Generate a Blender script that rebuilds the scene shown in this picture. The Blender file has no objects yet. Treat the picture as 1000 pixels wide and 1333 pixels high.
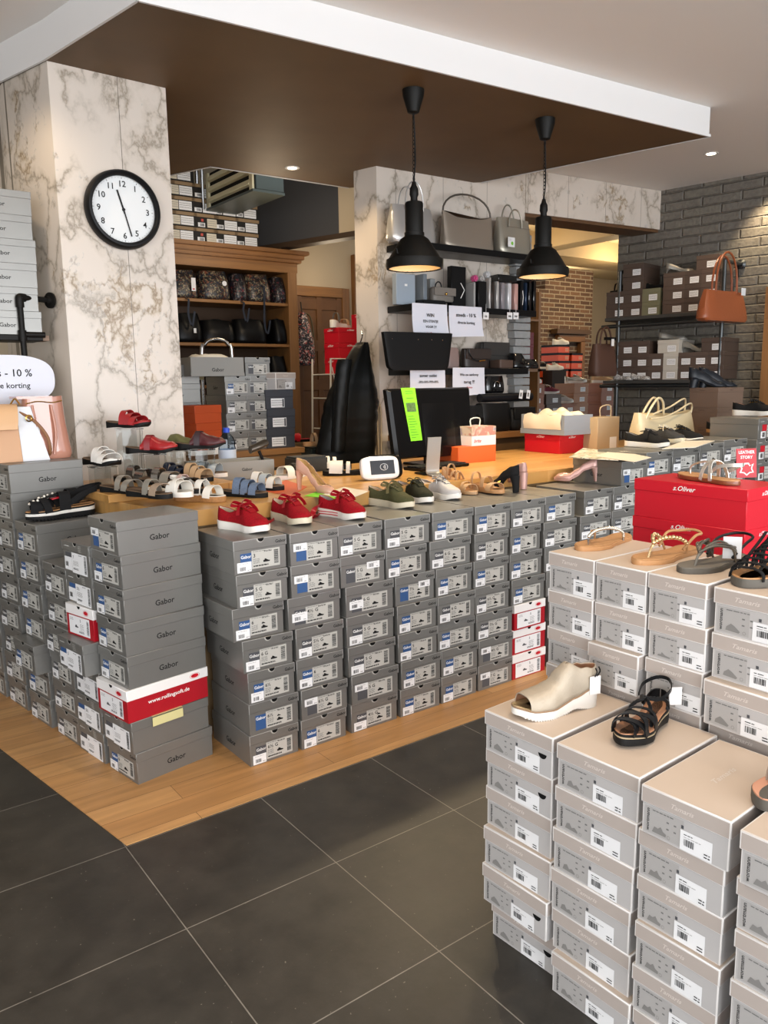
import bpy, bmesh, math, random
from mathutils import Vector, Matrix, noise
from math import sin, cos, pi, radians, sqrt, atan2, hypot
random.seed(7)
scene = bpy.context.scene
COL = scene.collection
V = Vector

# ------------------------------------------------------------------ camera
FPX, PITCH, ROLL, YAW, EYE = 1024.0, radians(9.34), radians(-.83), radians(53.3), 1.42
Fw = V((cos(PITCH) * cos(YAW), cos(PITCH) * sin(YAW), -sin(PITCH)))
R0 = V((sin(YAW), -cos(YAW), 0)); U0 = R0.cross(Fw)
Rt = R0 * cos(ROLL) + U0 * sin(ROLL); Up = -R0 * sin(ROLL) + U0 * cos(ROLL)
EYEP = V((0, 0, EYE))
def ray(x, y): return Fw + Rt * ((x - 500) / FPX) - Up * ((y - 666.5) / FPX)
def onz(x, y, z=0.): d = ray(x, y); return EYEP + d * ((z - EYE) / d.z)
def ony(x, y, Y): d = ray(x, y); return EYEP + d * (Y / d.y)
def onx(x, y, X): d = ray(x, y); return EYEP + d * (X / d.x)
def onpl(x, y, p, q):
    n = V((q[1] - p[1], -(q[0] - p[0]), 0)); d = ray(x, y)
    return EYEP + d * ((V((p[0], p[1], 0)) - EYEP).dot(n) / d.dot(n))
cd = bpy.data.cameras.new('camera'); cam = bpy.data.objects.new('camera', cd); COL.objects.link(cam)
cd.sensor_fit = 'VERTICAL'; cd.sensor_height = 36; cd.lens = FPX / 1333 * 36; cd.clip_start = .05; cd.clip_end = 60
cam.matrix_world = Matrix(((Rt.x, Up.x, -Fw.x, 0), (Rt.y, Up.y, -Fw.y, 0), (Rt.z, Up.z, -Fw.z, EYE), (0, 0, 0, 1)))
scene.camera = cam

# ------------------------------------------------------------------ materials
def lin(c):
    c = c.lstrip('#'); o = []
    for i in (0, 2, 4):
        v = int(c[i:i + 2], 16) / 255
        o.append(v / 12.92 if v <= .04045 else ((v + .055) / 1.055) ** 2.4)
    return (*o, 1)
MATS = {}
def mat(name, col='#808080', rough=.5, metal=0., spec=.5, nz=0., nscale=30, bump=0., bscale=80, emit=0., trans=0., alpha=1., coat=0., ecol=None):
    if name in MATS: return MATS[name]
    m = bpy.data.materials.new(name); m.use_nodes = True; nt = m.node_tree; b = nt.nodes['Principled BSDF']
    c = lin(col)
    b.inputs['Base Color'].default_value = c; b.inputs['Roughness'].default_value = rough; b.inputs['Metallic'].default_value = metal
    b.inputs['Specular IOR Level'].default_value = spec; b.inputs['Transmission Weight'].default_value = trans
    b.inputs['Alpha'].default_value = alpha; b.inputs['Coat Weight'].default_value = coat
    if emit: b.inputs['Emission Color'].default_value = lin(ecol or col); b.inputs['Emission Strength'].default_value = emit
    if nz or bump:
        tc = nt.nodes.new('ShaderNodeTexCoord')
    if nz:
        n = nt.nodes.new('ShaderNodeTexNoise'); n.inputs['Scale'].default_value = nscale; n.inputs['Detail'].default_value = 4
        nt.links.new(tc.outputs['Object'], n.inputs['Vector'])
        mr = nt.nodes.new('ShaderNodeMapRange'); mr.inputs[3].default_value = 1 - nz; mr.inputs[4].default_value = 1 + nz
        mr.inputs[1].default_value = .3; mr.inputs[2].default_value = .7
        nt.links.new(n.outputs['Fac'], mr.inputs[0])
        mx = nt.nodes.new('ShaderNodeVectorMath'); mx.operation = 'SCALE'; mx.inputs[0].default_value = c[:3]
        nt.links.new(mr.outputs[0], mx.inputs['Scale']); nt.links.new(mx.outputs[0], b.inputs['Base Color'])
    if bump:
        n = nt.nodes.new('ShaderNodeTexNoise'); n.inputs['Scale'].default_value = bscale; n.inputs['Detail'].default_value = 3
        nt.links.new(tc.outputs['Object'], n.inputs['Vector'])
        bp = nt.nodes.new('ShaderNodeBump'); bp.inputs['Strength'].default_value = bump; bp.inputs['Distance'].default_value = .004
        nt.links.new(n.outputs['Fac'], bp.inputs['Height']); nt.links.new(bp.outputs[0], b.inputs['Normal'])
    MATS[name] = m; return m
def nodes(name, rough=.5):
    m = bpy.data.materials.new(name); m.use_nodes = True; nt = m.node_tree; b = nt.nodes['Principled BSDF']
    b.inputs['Roughness'].default_value = rough; MATS[name] = m
    def N(t, **k):
        n = nt.nodes.new('ShaderNode' + t)
        for a, v in k.items():
            if a.startswith('i_'): n.inputs[int(a[2:]) if a[2:].isdigit() else a[2:].replace('_', ' ')].default_value = v
            else: setattr(n, a, v)
        return n
    return m, nt, b, N, nt.links.new
def ramp(N, stops, interp='LINEAR'):
    r = N('ValToRGB'); r.color_ramp.interpolation = interp; e = r.color_ramp.elements
    while len(e) < len(stops): e.new(.5)
    for el, (p, c) in zip(e, stops): el.position = p; el.color = lin(c)
    return r

def m_marble():
    m, nt, b, N, L = nodes('marble', .28)
    tc = N('TexCoord'); mp = N('Mapping'); mp.inputs['Rotation'].default_value = (.5, .65, .3); mp.inputs['Scale'].default_value = (1, 1, .75); L(tc.outputs['Object'], mp.inputs[0])
    n1 = N('TexNoise'); n1.inputs['Scale'].default_value = 2.2; n1.inputs['Detail'].default_value = 6; n1.inputs['Roughness'].default_value = .6; L(mp.outputs[0], n1.inputs['Vector'])
    sc = N('VectorMath', operation='SCALE'); sc.inputs['Scale'].default_value = .75; L(n1.outputs['Color'], sc.inputs[0])
    ad = N('VectorMath', operation='ADD'); L(mp.outputs[0], ad.inputs[0]); L(sc.outputs[0], ad.inputs[1])
    vo = N('TexVoronoi', feature='DISTANCE_TO_EDGE'); vo.inputs['Scale'].default_value = 3.0; L(ad.outputs[0], vo.inputs['Vector'])
    r1 = ramp(N, [(0, '#94897b'), (.012, '#aa9f91'), (.05, '#c6bbae'), (.12, '#cfc4b8')]); L(vo.outputs['Distance'], r1.inputs[0])
    vo2 = N('TexVoronoi', feature='DISTANCE_TO_EDGE'); vo2.inputs['Scale'].default_value = 9.0; L(ad.outputs[0], vo2.inputs['Vector'])
    r2 = ramp(N, [(0, '#8a7760'), (.04, '#a79680'), (.14, '#c6b9a8'), (.26, '#cfc4b8')]); L(vo2.outputs['Distance'], r2.inputs[0])
    n2 = N('TexNoise'); n2.inputs['Scale'].default_value = 1.7; n2.inputs['Detail'].default_value = 8; n2.inputs['Roughness'].default_value = .68; L(mp.outputs[0], n2.inputs['Vector'])
    r3 = ramp(N, [(.50, '#000000'), (.62, '#ffffff')]); L(n2.outputs['Fac'], r3.inputs[0])
    n3 = N('TexNoise'); n3.inputs['Scale'].default_value = 2.3; n3.inputs['Detail'].default_value = 4; mo3 = N('Mapping'); mo3.inputs['Location'].default_value = (5, 2, 7); L(mp.outputs[0], mo3.inputs[0]); L(mo3.outputs[0], n3.inputs['Vector'])
    r4 = ramp(N, [(.36, '#000000'), (.48, '#ffffff')]); L(n3.outputs['Fac'], r4.inputs[0])
    ma = N('Mix', data_type='RGBA'); L(r4.outputs[0], ma.inputs[0]); ma.inputs[6].default_value = lin('#cfc4b8'); L(r1.outputs[0], ma.inputs[7])
    mb_ = N('Mix', data_type='RGBA'); L(r3.outputs[0], mb_.inputs[0]); mb_.inputs[6].default_value = (1, 1, 1, 1); L(r2.outputs[0], mb_.inputs[7])
    mx = N('Mix', data_type='RGBA', blend_type='DARKEN'); mx.inputs[0].default_value = 1; L(ma.outputs[2], mx.inputs[6]); L(mb_.outputs[2], mx.inputs[7])
    # panel joints every 0.62 m
    sp = N('SeparateXYZ'); L(tc.outputs['Object'], sp.inputs[0])
    s2 = N('Math', operation='ADD'); L(sp.outputs[0], s2.inputs[0]); s2.inputs[1].default_value = .28
    mo = N('Math', operation='PINGPONG'); L(s2.outputs[0], mo.inputs[0]); mo.inputs[1].default_value = .215
    lt = N('Math', operation='LESS_THAN'); L(mo.outputs[0], lt.inputs[0]); lt.inputs[1].default_value = .0016
    mj = N('Mix', data_type='RGBA'); L(lt.outputs[0], mj.inputs[0]); L(mx.outputs[2], mj.inputs[6]); mj.inputs[7].default_value = lin('#6b6257')
    L(mj.outputs[2], b.inputs['Base Color']); return m
def m_brick(name, c1, c2, mortar, bw, rh, ms, painted=False, bumpd=.008):
    m, nt, b, N, L = nodes(name, .75 if not painted else .6)
    tc = N('TexCoord'); sp = N('SeparateXYZ'); L(tc.outputs['Object'], sp.inputs[0])
    ad = N('Math', operation='ADD'); L(sp.outputs[0], ad.inputs[0]); L(sp.outputs[1], ad.inputs[1])
    nn = N('TexNoise'); nn.inputs['Scale'].default_value = 9; nn.inputs['Detail'].default_value = 3; L(tc.outputs['Object'], nn.inputs['Vector'])
    nm = N('Math', operation='MULTIPLY_ADD'); L(nn.outputs['Fac'], nm.inputs[0]); nm.inputs[1].default_value = .010; L(sp.outputs[2], nm.inputs[2])
    cb = N('CombineXYZ'); L(ad.outputs[0], cb.inputs[0]); L(nm.outputs[0], cb.inputs[1])
    br = N('TexBrick'); br.inputs['Scale'].default_value = 1; br.inputs['Brick Width'].default_value = bw; br.inputs['Row Height'].default_value = rh
    br.inputs['Mortar Size'].default_value = ms; br.inputs['Mortar Smooth'].default_value = .9 if painted else .2
    br.inputs['Color1'].default_value = lin(c1); br.inputs['Color2'].default_value = lin(c2); br.inputs['Mortar'].default_value = lin(mortar); L(cb.outputs[0], br.inputs['Vector'])
    n = N('TexNoise'); n.inputs['Scale'].default_value = 35; n.inputs['Detail'].default_value = 5; L(tc.outputs['Object'], n.inputs['Vector'])
    mr = N('MapRange'); mr.inputs[1].default_value = .3; mr.inputs[2].default_value = .7; mr.inputs[3].default_value = .8; mr.inputs[4].default_value = 1.15; L(n.outputs['Fac'], mr.inputs[0])
    sv = N('VectorMath', operation='SCALE'); L(br.outputs['Color'], sv.inputs[0]); L(mr.outputs[0], sv.inputs['Scale']); L(sv.outputs[0], b.inputs['Base Color'])
    hh = N('Math', operation='MULTIPLY_ADD'); L(n.outputs['Fac'], hh.inputs[0]); hh.inputs[1].default_value = .5; iv = N('Math', operation='SUBTRACT'); iv.inputs[0].default_value = 1; L(br.outputs['Fac'], iv.inputs[1]); L(iv.outputs[0], hh.inputs[2])
    bp = N('Bump'); bp.inputs['Distance'].default_value = bumpd; bp.inputs['Strength'].default_value = .9; L(hh.outputs[0], bp.inputs['Height']); L(bp.outputs[0], b.inputs['Normal'])
    return m
def m_tiles():
    m, nt, b, N, L = nodes('slate_tiles', .42)
    tc = N('TexCoord'); mp = N('Mapping'); mp.inputs['Location'].default_value = (-.690, -1.828, 0); L(tc.outputs['Object'], mp.inputs[0])
    br = N('TexBrick', offset=0., squash=1.); br.inputs['Scale'].default_value = 1; br.inputs['Brick Width'].default_value = .4735; br.inputs['Row Height'].default_value = .4735
    br.inputs['Mortar Size'].default_value = .0016; br.inputs['Mortar Smooth'].default_value = .1
    br.inputs['Color1'].default_value = lin('#35312b'); br.inputs['Color2'].default_value = lin('#302d28'); br.inputs['Mortar'].default_value = lin('#77726a'); L(mp.outputs[0], br.inputs['Vector'])
    n = N('TexNoise'); n.inputs['Scale'].default_value = 7; n.inputs['Detail'].default_value = 8; n.inputs['Roughness'].default_value = .65; L(tc.outputs['Object'], n.inputs['Vector'])
    mr = N('MapRange'); mr.inputs[1].default_value = .3; mr.inputs[2].default_value = .72; mr.inputs[3].default_value = .65; mr.inputs[4].default_value = 1.45; L(n.outputs['Fac'], mr.inputs[0])
    sv = N('VectorMath', operation='SCALE'); L(br.outputs['Color'], sv.inputs[0]); L(mr.outputs[0], sv.inputs['Scale'])
    n2 = N('TexNoise'); n2.inputs['Scale'].default_value = 90; n2.inputs['Detail'].default_value = 2; L(tc.outputs['Object'], n2.inputs['Vector'])
    r = ramp(N, [(.72, '#000000'), (.77, '#ffffff')]); L(n2.outputs['Fac'], r.inputs[0])
    mx = N('Mix', data_type='RGBA'); L(r.outputs[0], mx.inputs[0]); L(sv.outputs[0], mx.inputs[6]); mx.inputs[7].default_value = lin('#787468'); L(mx.outputs[2], b.inputs['Base Color'])
    bp = N('Bump'); bp.inputs['Distance'].default_value = .003; bp.inputs['Strength'].default_value = .35; L(n.outputs['Fac'], bp.inputs['Height']); L(bp.outputs[0], b.inputs['Normal'])
    mr2 = N('MapRange'); mr2.inputs[3].default_value = .32; mr2.inputs[4].default_value = .55; L(n.outputs['Fac'], mr2.inputs[0]); L(mr2.outputs[0], b.inputs['Roughness'])
    return m
def m_wood(name, c1, c2, dirx=True, bw=1.3, rh=.125, joint='#7a5a35', ms=.0012, rough=.45, axis='xy'):
    m, nt, b, N, L = nodes(name, rough)
    tc = N('TexCoord'); sp = N('SeparateXYZ'); L(tc.outputs['Object'], sp.inputs[0])
    i = {'x': 0, 'y': 1, 'z': 2}; cb = N('CombineXYZ'); L(sp.outputs[i[axis[0]]], cb.inputs[0]); L(sp.outputs[i[axis[1]]], cb.inputs[1])
    br = N('TexBrick', offset=.37); br.inputs['Scale'].default_value = 1; br.inputs['Brick Width'].default_value = bw; br.inputs['Row Height'].default_value = rh
    br.inputs['Mortar Size'].default_value = ms; br.inputs['Mortar Smooth'].default_value = .1; br.inputs['Bias'].default_value = 0
    br.inputs['Color1'].default_value = lin(c1); br.inputs['Color2'].default_value = lin(c2); br.inputs['Mortar'].default_value = lin(joint); L(cb.outputs[0], br.inputs['Vector'])
    mp = N('Mapping'); mp.inputs['Scale'].default_value = (2.5, 32, 2.5) if axis[0] == 'x' else ((32, 32, 2) if axis[0] == 'z' else (32, 2.5, 32)); L(tc.outputs['Object'], mp.inputs[0])
    if axis == 'xz': mp.inputs['Scale'].default_value = (2.5, 32, 32)
    n = N('TexNoise'); n.inputs['Scale'].default_value = 1.; n.inputs['Detail'].default_value = 5; n.inputs['Distortion'].default_value = .6; L(mp.outputs[0], n.inputs['Vector'])
    mr = N('MapRange'); mr.inputs[1].default_value = .3; mr.inputs[2].default_value = .7; mr.inputs[3].default_value = .8; mr.inputs[4].default_value = 1.12; L(n.outputs['Fac'], mr.inputs[0])
    sv = N('VectorMath', operation='SCALE'); L(br.outputs['Color'], sv.inputs[0]); L(mr.outputs[0], sv.inputs['Scale']); L(sv.outputs[0], b.inputs['Base Color'])
    return m
def m_spots(name, base, spots, scale, thr=.5, rough=.4, metal=0.):
    """fabric print: coloured blots on a base colour"""
    m, nt, b, N, L = nodes(name, rough); b.inputs['Metallic'].default_value = metal
    tc = N('TexCoord'); prev = None
    for k, c in enumerate(spots):
        mp = N('Mapping'); mp.inputs['Location'].default_value = (k * 3.1, k * 1.7, k); L(tc.outputs['Object'], mp.inputs[0])
        n = N('TexNoise'); n.inputs['Scale'].default_value = scale * (1 + .3 * k); n.inputs['Detail'].default_value = 2; n.inputs['Distortion'].default_value = 1; L(mp.outputs[0], n.inputs['Vector'])
        r = ramp(N, [(thr, '#000000'), (thr + .04, '#ffffff')]); L(n.outputs['Fac'], r.inputs[0])
        mx = N('Mix', data_type='RGBA'); L(r.outputs[0], mx.inputs[0])
        if prev: L(prev, mx.inputs[6])
        else: mx.inputs[6].default_value = lin(base)
        mx.inputs[7].default_value = lin(c); prev = mx.outputs[2]
    L(prev, b.inputs['Base Color']); return m
def glass(name, tint='#ffffff', rough=.02, a=.25):
    m, nt, b, N, L = nodes(name, rough)
    tr = N('BsdfTransparent'); tr.inputs[0].default_value = lin(tint); gl = N('BsdfGlossy'); gl.inputs['Roughness'].default_value = rough
    fr = N('LayerWeight'); fr.inputs['Blend'].default_value = a; mx = N('MixShader'); L(fr.outputs['Fresnel'], mx.inputs[0]); L(tr.outputs[0], mx.inputs[1]); L(gl.outputs[0], mx.inputs[2])
    out = [n for n in nt.nodes if n.type == 'OUTPUT_MATERIAL'][0]; L(mx.outputs[0], out.inputs[0]); return m
MARBLE = m_marble()
GREYBRICK = m_brick('grey_painted_brick', '#6f6a5f', '#66615a', '#67625a', .27, .078, .010, True, .014)
BROWNBRICK = m_brick('brown_brick', '#7a5a40', '#513a2b', '#a5957d', .23, .062, .009, False, .012)
TILES = m_tiles()
OAKFLOOR = m_wood('oak_floor', '#c1935e', '#ad7f4d', bw=1.5, rh=.112)
OAKTOP = m_wood('oak_counter', '#c89a5c', '#b98848', bw=.9, rh=.06, joint='#a97a42', ms=.0004, rough=.32)
PINE = m_wood('pine', '#8c6237', '#805730', bw=3, rh=.2, joint='#6b4826', axis='zx', rough=.5)
PINEX = m_wood('pine_horizontal', '#926637', '#85592f', bw=3, rh=.5, joint='#6b4826', axis='xz', rough=.5)
GREY = mat('silver_grey_card', '#82817d', .36, .5, nz=.03, nscale=8)
GREYD = mat('dark_grey_print', '#4b4c50', .5)
BLUE = mat('blue_print', '#2f5283', .5)
LABELG = mat('pale_grey_print', '#b5b3ac', .55)
STICK = mat('white_sticker', '#e4e4e4', .5)
INK = mat('black_ink', '#191919', .6)
INKG = mat('grey_ink', '#6e6e6c', .6)
INKM = mat('mid_grey_ink', '#8a8884', .6)
WPRINT = mat('white_print', '#ededea', .5)
HOLE_SHADE = mat('painted_hole_shade', '#0c0c0c', .9)  # flat dark decal: paints the shade inside thumb holes, nothing is cut
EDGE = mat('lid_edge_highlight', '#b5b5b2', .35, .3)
WHITE = mat('white_card', '#e6e3e0', .45)
REDC = mat('red_card', '#a3101f', .42, nz=.03)
SRED = mat('bright_red_card', '#c01225', .4)
TAUPE = mat('taupe_card', '#aea39b', .5, nz=.02, nscale=5)
TAUPE_LIT = mat('taupe_lid_top_lit', '#c0af9e', .45)  # lid taupe with the warm downlight on the tops mixed into its colour
TBODY = mat('grey_lilac_card', '#b2afad', .5)
TEDGE = mat('white_card_edge', '#dedad6', .5)
TPRINT = mat('faint_white_print', '#cdc4bc', .5)
BLACKM = mat('matt_black_metal', '#171614', .5, .3)
BLACK = mat('black', '#0c0c0d', .45)
WALLW = mat('white_paint', '#dcdad8', .6, nz=.01, nscale=2)
CEILP = mat('ceiling_paint', '#e8e2dc', .7)
CREAM = mat('cream_wall', '#bfae92', .7, nz=.03, nscale=3)
DGREYW = mat('dark_grey_wall', '#444446', .7)
BRONZE = mat('bronze_brown_paint', '#60492f', .62, .1, nz=.10, nscale=3)

# ------------------------------------------------------------------ mesh builder
_txt = {}
def text_geo(s):
    if s in _txt: return _txt[s]
    cu = bpy.data.curves.new('t', 'FONT'); cu.body = s.lstrip('~'); cu.shear = .35 if s[0] == '~' else 0; cu.size = 1; cu.resolution_u = 2; cu.offset = .012
    o = bpy.data.objects.new('t', cu); COL.objects.link(o)
    bpy.context.view_layer.update()
    me = bpy.data.meshes.new_from_object(o)
    vs = [tuple(v.co) for v in me.vertices]; fs = [tuple(p.vertices) for p in me.polygons]
    bpy.data.objects.remove(o); bpy.data.curves.remove(cu); bpy.data.meshes.remove(me)
    _txt[s] = (vs, fs); return _txt[s]
def face_m(kind, at=(0, 0, 0)):
    """text plane frames: 'f' normal -y, 'r' normal +x, 'l' normal -x, 't' normal +z, 'b' normal +y"""
    cols = {'f': ((1, 0, 0), (0, 0, 1), (0, -1, 0)), 'r': ((0, 1, 0), (0, 0, 1), (1, 0, 0)), 'l': ((0, -1, 0), (0, 0, 1), (-1, 0, 0)),
            't': ((1, 0, 0), (0, 1, 0), (0, 0, 1)), 'b': ((-1, 0, 0), (0, 0, 1), (0, 1, 0))}[kind]
    m = Matrix.Identity(4)
    for j, c in enumerate(cols):
        for i in range(3): m[i][j] = c[i]
    m.translation = V(at); return m
class MB:
    def __init__(s): s.v = []; s.f = []; s.mi = []; s.mats = []
    def m(s, mt):
        if mt not in s.mats: s.mats.append(mt)
        return s.mats.index(mt)
    def add(s, vs, fs, mt, M=None):
        b = len(s.v); k = s.m(mt)
        s.v += [tuple(M @ V(v)) if M else tuple(v) for v in vs]
        for f in fs: s.f.append(tuple(b + i for i in f)); s.mi.append(k)
        return s
    def box(s, x0, x1, y0, y1, z0, z1, mt, M=None, bev=0.):
        if bev <= 0:
            return s.add([(x0, y0, z0), (x1, y0, z0), (x1, y1, z0), (x0, y1, z0), (x0, y0, z1), (x1, y0, z1), (x1, y1, z1), (x0, y1, z1)],
                         [(0, 3, 2, 1), (4, 5, 6, 7), (0, 1, 5, 4), (1, 2, 6, 5), (2, 3, 7, 6), (3, 0, 4, 7)], mt, M)
        bm = bmesh.new(); bmesh.ops.create_cube(bm, size=1)
        for v in bm.verts: v.co = V(((x0 + x1) / 2 + v.co.x * (x1 - x0), (y0 + y1) / 2 + v.co.y * (y1 - y0), (z0 + z1) / 2 + v.co.z * (z1 - z0)))
        bmesh.ops.bevel(bm, geom=bm.edges[:], offset=bev, segments=2 if bev > .004 else 1, affect='EDGES')
        bm.verts.index_update(); vs = [tuple(v.co) for v in bm.verts]; fs = [tuple(v.index for v in f.verts) for f in bm.faces]; bm.free()
        return s.add(vs, fs, mt, M)
    def rect(s, M, x0, y0, x1, y1, mt, z=0.): return s.add([(x0, y0, z), (x1, y0, z), (x1, y1, z), (x0, y1, z)], [(0, 1, 2, 3)], mt, M)
    def poly(s, M, pts, mt, z=0.): return s.add([(p[0], p[1], z) for p in pts], [tuple(range(len(pts)))], mt, M)
    def disc(s, M, cx, cy, r, mt, a0=0, a1=2 * pi, n=20, z=0., ry=None):
        ry = ry or r
        return s.poly(M, [(cx + r * cos(a0 + (a1 - a0) * i / n), cy + ry * sin(a0 + (a1 - a0) * i / n)) for i in range(n + (0 if abs(a1 - a0 - 2 * pi) < 1e-6 else 1))], mt, z)
    def ring(s, M, cx, cy, r0, r1, mt, n=24, z=0., ry=1.):
        vs = []; fs = []
        for i in range(n):
            a = 2 * pi * i / n; vs += [(cx + r0 * cos(a), cy + r0 * ry * sin(a), z), (cx + r1 * cos(a), cy + r1 * ry * sin(a), z)]
            j = (i + 1) % n; fs.append((2 * i, 2 * i + 1, 2 * j + 1, 2 * j))
        return s.add(vs, fs, mt, M)
    def text(s, t, size, mt, M, x=0, y=0, align='l', sx=1., z=.0006):
        vs, fs = text_geo(t)
        if not vs: return s
        w = max(v[0] for v in vs) * size * sx; dx = {'l': 0, 'c': -w / 2, 'r': -w}[align]
        return s.add([(v[0] * size * sx + x + dx, v[1] * size + y, z) for v in vs], fs, mt, M)
    def prism(s, pts, z0, z1, mt, M=None, mtop=None):
        n = len(pts); vs = [(p[0], p[1], z0) for p in pts] + [(p[0], p[1], z1) for p in pts]
        s.add(vs, [tuple(reversed(range(n)))] + [(i, (i + 1) % n, n + (i + 1) % n, n + i) for i in range(n)], mt, M)
        return s.add(vs, [tuple(range(n, 2 * n))], mtop or mt, M)
    def lathe(s, prof, mt, c=(0, 0, 0), n=32, M=None, sy=1.):
        vs = []; fs = []; k = len(prof)
        for i in range(n):
            a = 2 * pi * i / n
            for r, z in prof: vs.append((c[0] + r * cos(a), c[1] + r * sin(a) * sy, c[2] + z))
        for i in range(n):
            j = (i + 1) % n
            for q in range(k - 1): fs.append((i * k + q, j * k + q, j * k + q + 1, i * k + q + 1))
        return s.add(vs, fs, mt, M)
    def tube(s, pts, r, mt, n=8, M=None, smooth=0, caps=True):
        pts = [V(p) for p in pts]
        if smooth: pts = catmull(pts, smooth)
        rs = r if isinstance(r, list) else [r] * len(pts)
        if len(rs) != len(pts): rs = [rs[min(len(rs) - 1, int(i * len(rs) / len(pts)))] for i in range(len(pts))]
        vs = []; fs = []; up = None
        for i, p in enumerate(pts):
            t = (pts[min(i + 1, len(pts) - 1)] - pts[max(i - 1, 0)]).normalized()
            if up is None: up = V((0, 0, 1)) if abs(t.z) < .9 else V((1, 0, 0))
            a = t.cross(up); a = a.normalized() if a.length > 1e-6 else V((1, 0, 0)); up = a.cross(t).normalized()
            for k in range(n): vs.append(p + (a * cos(2 * pi * k / n) + up * sin(2 * pi * k / n)) * rs[i])
        for i in range(len(pts) - 1):
            for k in range(n): fs.append((i * n + k, i * n + (k + 1) % n, (i + 1) * n + (k + 1) % n, (i + 1) * n + k))
        if caps: fs += [tuple(reversed(range(n))), tuple(range((len(pts) - 1) * n, len(pts) * n))]
        return s.add(vs, fs, mt, M)
    def band(s, pts, wd, w, th, mt, M=None, smooth=0):
        pts = [V(p) for p in pts]
        if smooth: pts = catmull(pts, smooth)
        vs = []; fs = []; n = len(pts)
        for i, p in enumerate(pts):
            t = (pts[min(i + 1, n - 1)] - pts[max(i - 1, 0)]).normalized()
            d = V(wd(i / (n - 1)) if callable(wd) else wd); d = (d - t * d.dot(t)).normalized(); nn = d.cross(t).normalized()
            ww = w(i / (n - 1)) if callable(w) else w
            vs += [p - d * ww / 2 - nn * th / 2, p + d * ww / 2 - nn * th / 2, p + d * ww / 2 + nn * th / 2, p - d * ww / 2 + nn * th / 2]
        for i in range(n - 1):
            for k in range(4): fs.append((i * 4 + k, i * 4 + (k + 1) % 4, i * 4 + 4 + (k + 1) % 4, i * 4 + 4 + k))
        fs += [(3, 2, 1, 0), tuple(range(4 * n - 4, 4 * n))]
        return s.add(vs, fs, mt, M)
    def loft(s, rings, mt, M=None, cap0=True, cap1=True, closed=True):
        n = len(rings[0]); vs = [p for r in rings for p in r]; fs = []
        for i in range(len(rings) - 1):
            for k in range(n if closed else n - 1): fs.append((i * n + k, i * n + (k + 1) % n, (i + 1) * n + (k + 1) % n, (i + 1) * n + k))
        if cap0: fs.append(tuple(reversed(range(n))))
        if cap1: fs.append(tuple(range((len(rings) - 1) * n, len(rings) * n)))
        return s.add(vs, fs, mt, M)
    def sphere(s, c, r, mt, n=12, sc=(1, 1, 1), M=None):
        prof = [(r * sin(pi * i / n), -r * cos(pi * i / n)) for i in range(n + 1)]
        vs0 = len(s.v); s.lathe(prof, mt, (0, 0, 0), n * 2)
        for i in range(vs0, len(s.v)):
            v = V(s.v[i]); v = V((v.x * sc[0] + c[0], v.y * sc[1] + c[1], v.z * sc[2] + c[2])); s.v[i] = tuple(M @ v if M else v)
        return s
    def mesh(s, name, ang=38, weld=True):
        me = bpy.data.meshes.new(name); me.from_pydata([tuple(v) for v in s.v], [], s.f)
        for mt in s.mats: me.materials.append(mt)
        me.polygons.foreach_set('material_index', s.mi)
        if weld:
            bm = bmesh.new(); bm.from_mesh(me); bmesh.ops.remove_doubles(bm, verts=bm.verts, dist=.00004)
            bm.to_mesh(me); bm.free()
        me.polygons.foreach_set('use_smooth', [True] * len(me.polygons)); me.set_sharp_from_angle(angle=radians(ang)); me.update(); return me
    def build(s, name, parent=None, label=None, ang=38, weld=True, solid=None):
        o = bpy.data.objects.new(name, s.mesh(name, ang, weld)); COL.objects.link(o); o.parent = parent
        if label: o['label'] = label
        if solid:
            md = o.modifiers.new('thickness', 'SOLIDIFY'); md.thickness = solid[0]; md.offset = solid[1]
            if len(solid) > 2: md.material_offset = solid[2]
        return o
def catmull(p, k):
    q = [p[0] * 2 - p[1]] + list(p) + [p[-1] * 2 - p[-2]]; out = []
    for i in range(1, len(q) - 2):
        for j in range(k):
            t = j / k; a, b, c, d = q[i - 1], q[i], q[i + 1], q[i + 2]
            out.append(.5 * ((2 * b) + (c - a) * t + (2 * a - 5 * b + 4 * c - d) * t * t + (3 * b - a - 3 * c + d) * t ** 3))
    out.append(p[-1]); return out
def interp(tab, t):
    if t <= tab[0][0]: return tab[0][1]
    for (a, va), (b, vb) in zip(tab, tab[1:]):
        if t <= b:
            u = (t - a) / (b - a); u = u * u * (3 - 2 * u) if True else u
            return va + (vb - va) * u
    return tab[-1][1]
def thing(name, label, cat, loc=(0, 0, 0), rz=0., group=None, sc=1.):
    o = bpy.data.objects.new(name, None); COL.objects.link(o); o.empty_display_size = .05
    o.location = loc; o.rotation_euler = (0, 0, rz); o['label'] = label; o['category'] = cat; o.scale = (sc, sc, sc)
    if group: o['group'] = group
    return o
def tag(o, label, cat, group=None, kind=None):
    o['label'] = label; o['category'] = cat
    if group: o['group'] = group
    if kind: o['kind'] = kind
    return o
def struct(name, mb, label=None, weld=False):
    o = mb.build(name, weld=weld); o['kind'] = 'structure'; 
    if label: o['label'] = label
    return o
def copy_tree(o, parent=None):
    c = o.copy(); COL.objects.link(c)
    if parent: c.parent = parent
    for ch in list(o.children): copy_tree(ch, c)
    return c

# ------------------------------------------------------------------ the setting
ZS, ZC = 2.90, 3.07
ID = Matrix.Identity(4)
struct('floor', MB().box(-3.2, 14, -4.2, 12, -.1, 0, TILES))
oakpts = [(.694, 2.306), (5.7, 2.306), (5.7, 3.2), (1.2, 3.2), (1.0, 5.4), (.155, 5.4)]
struct('floor_oak_strip', MB().prism(oakpts, 0, .003, OAKFLOOR))
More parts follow.
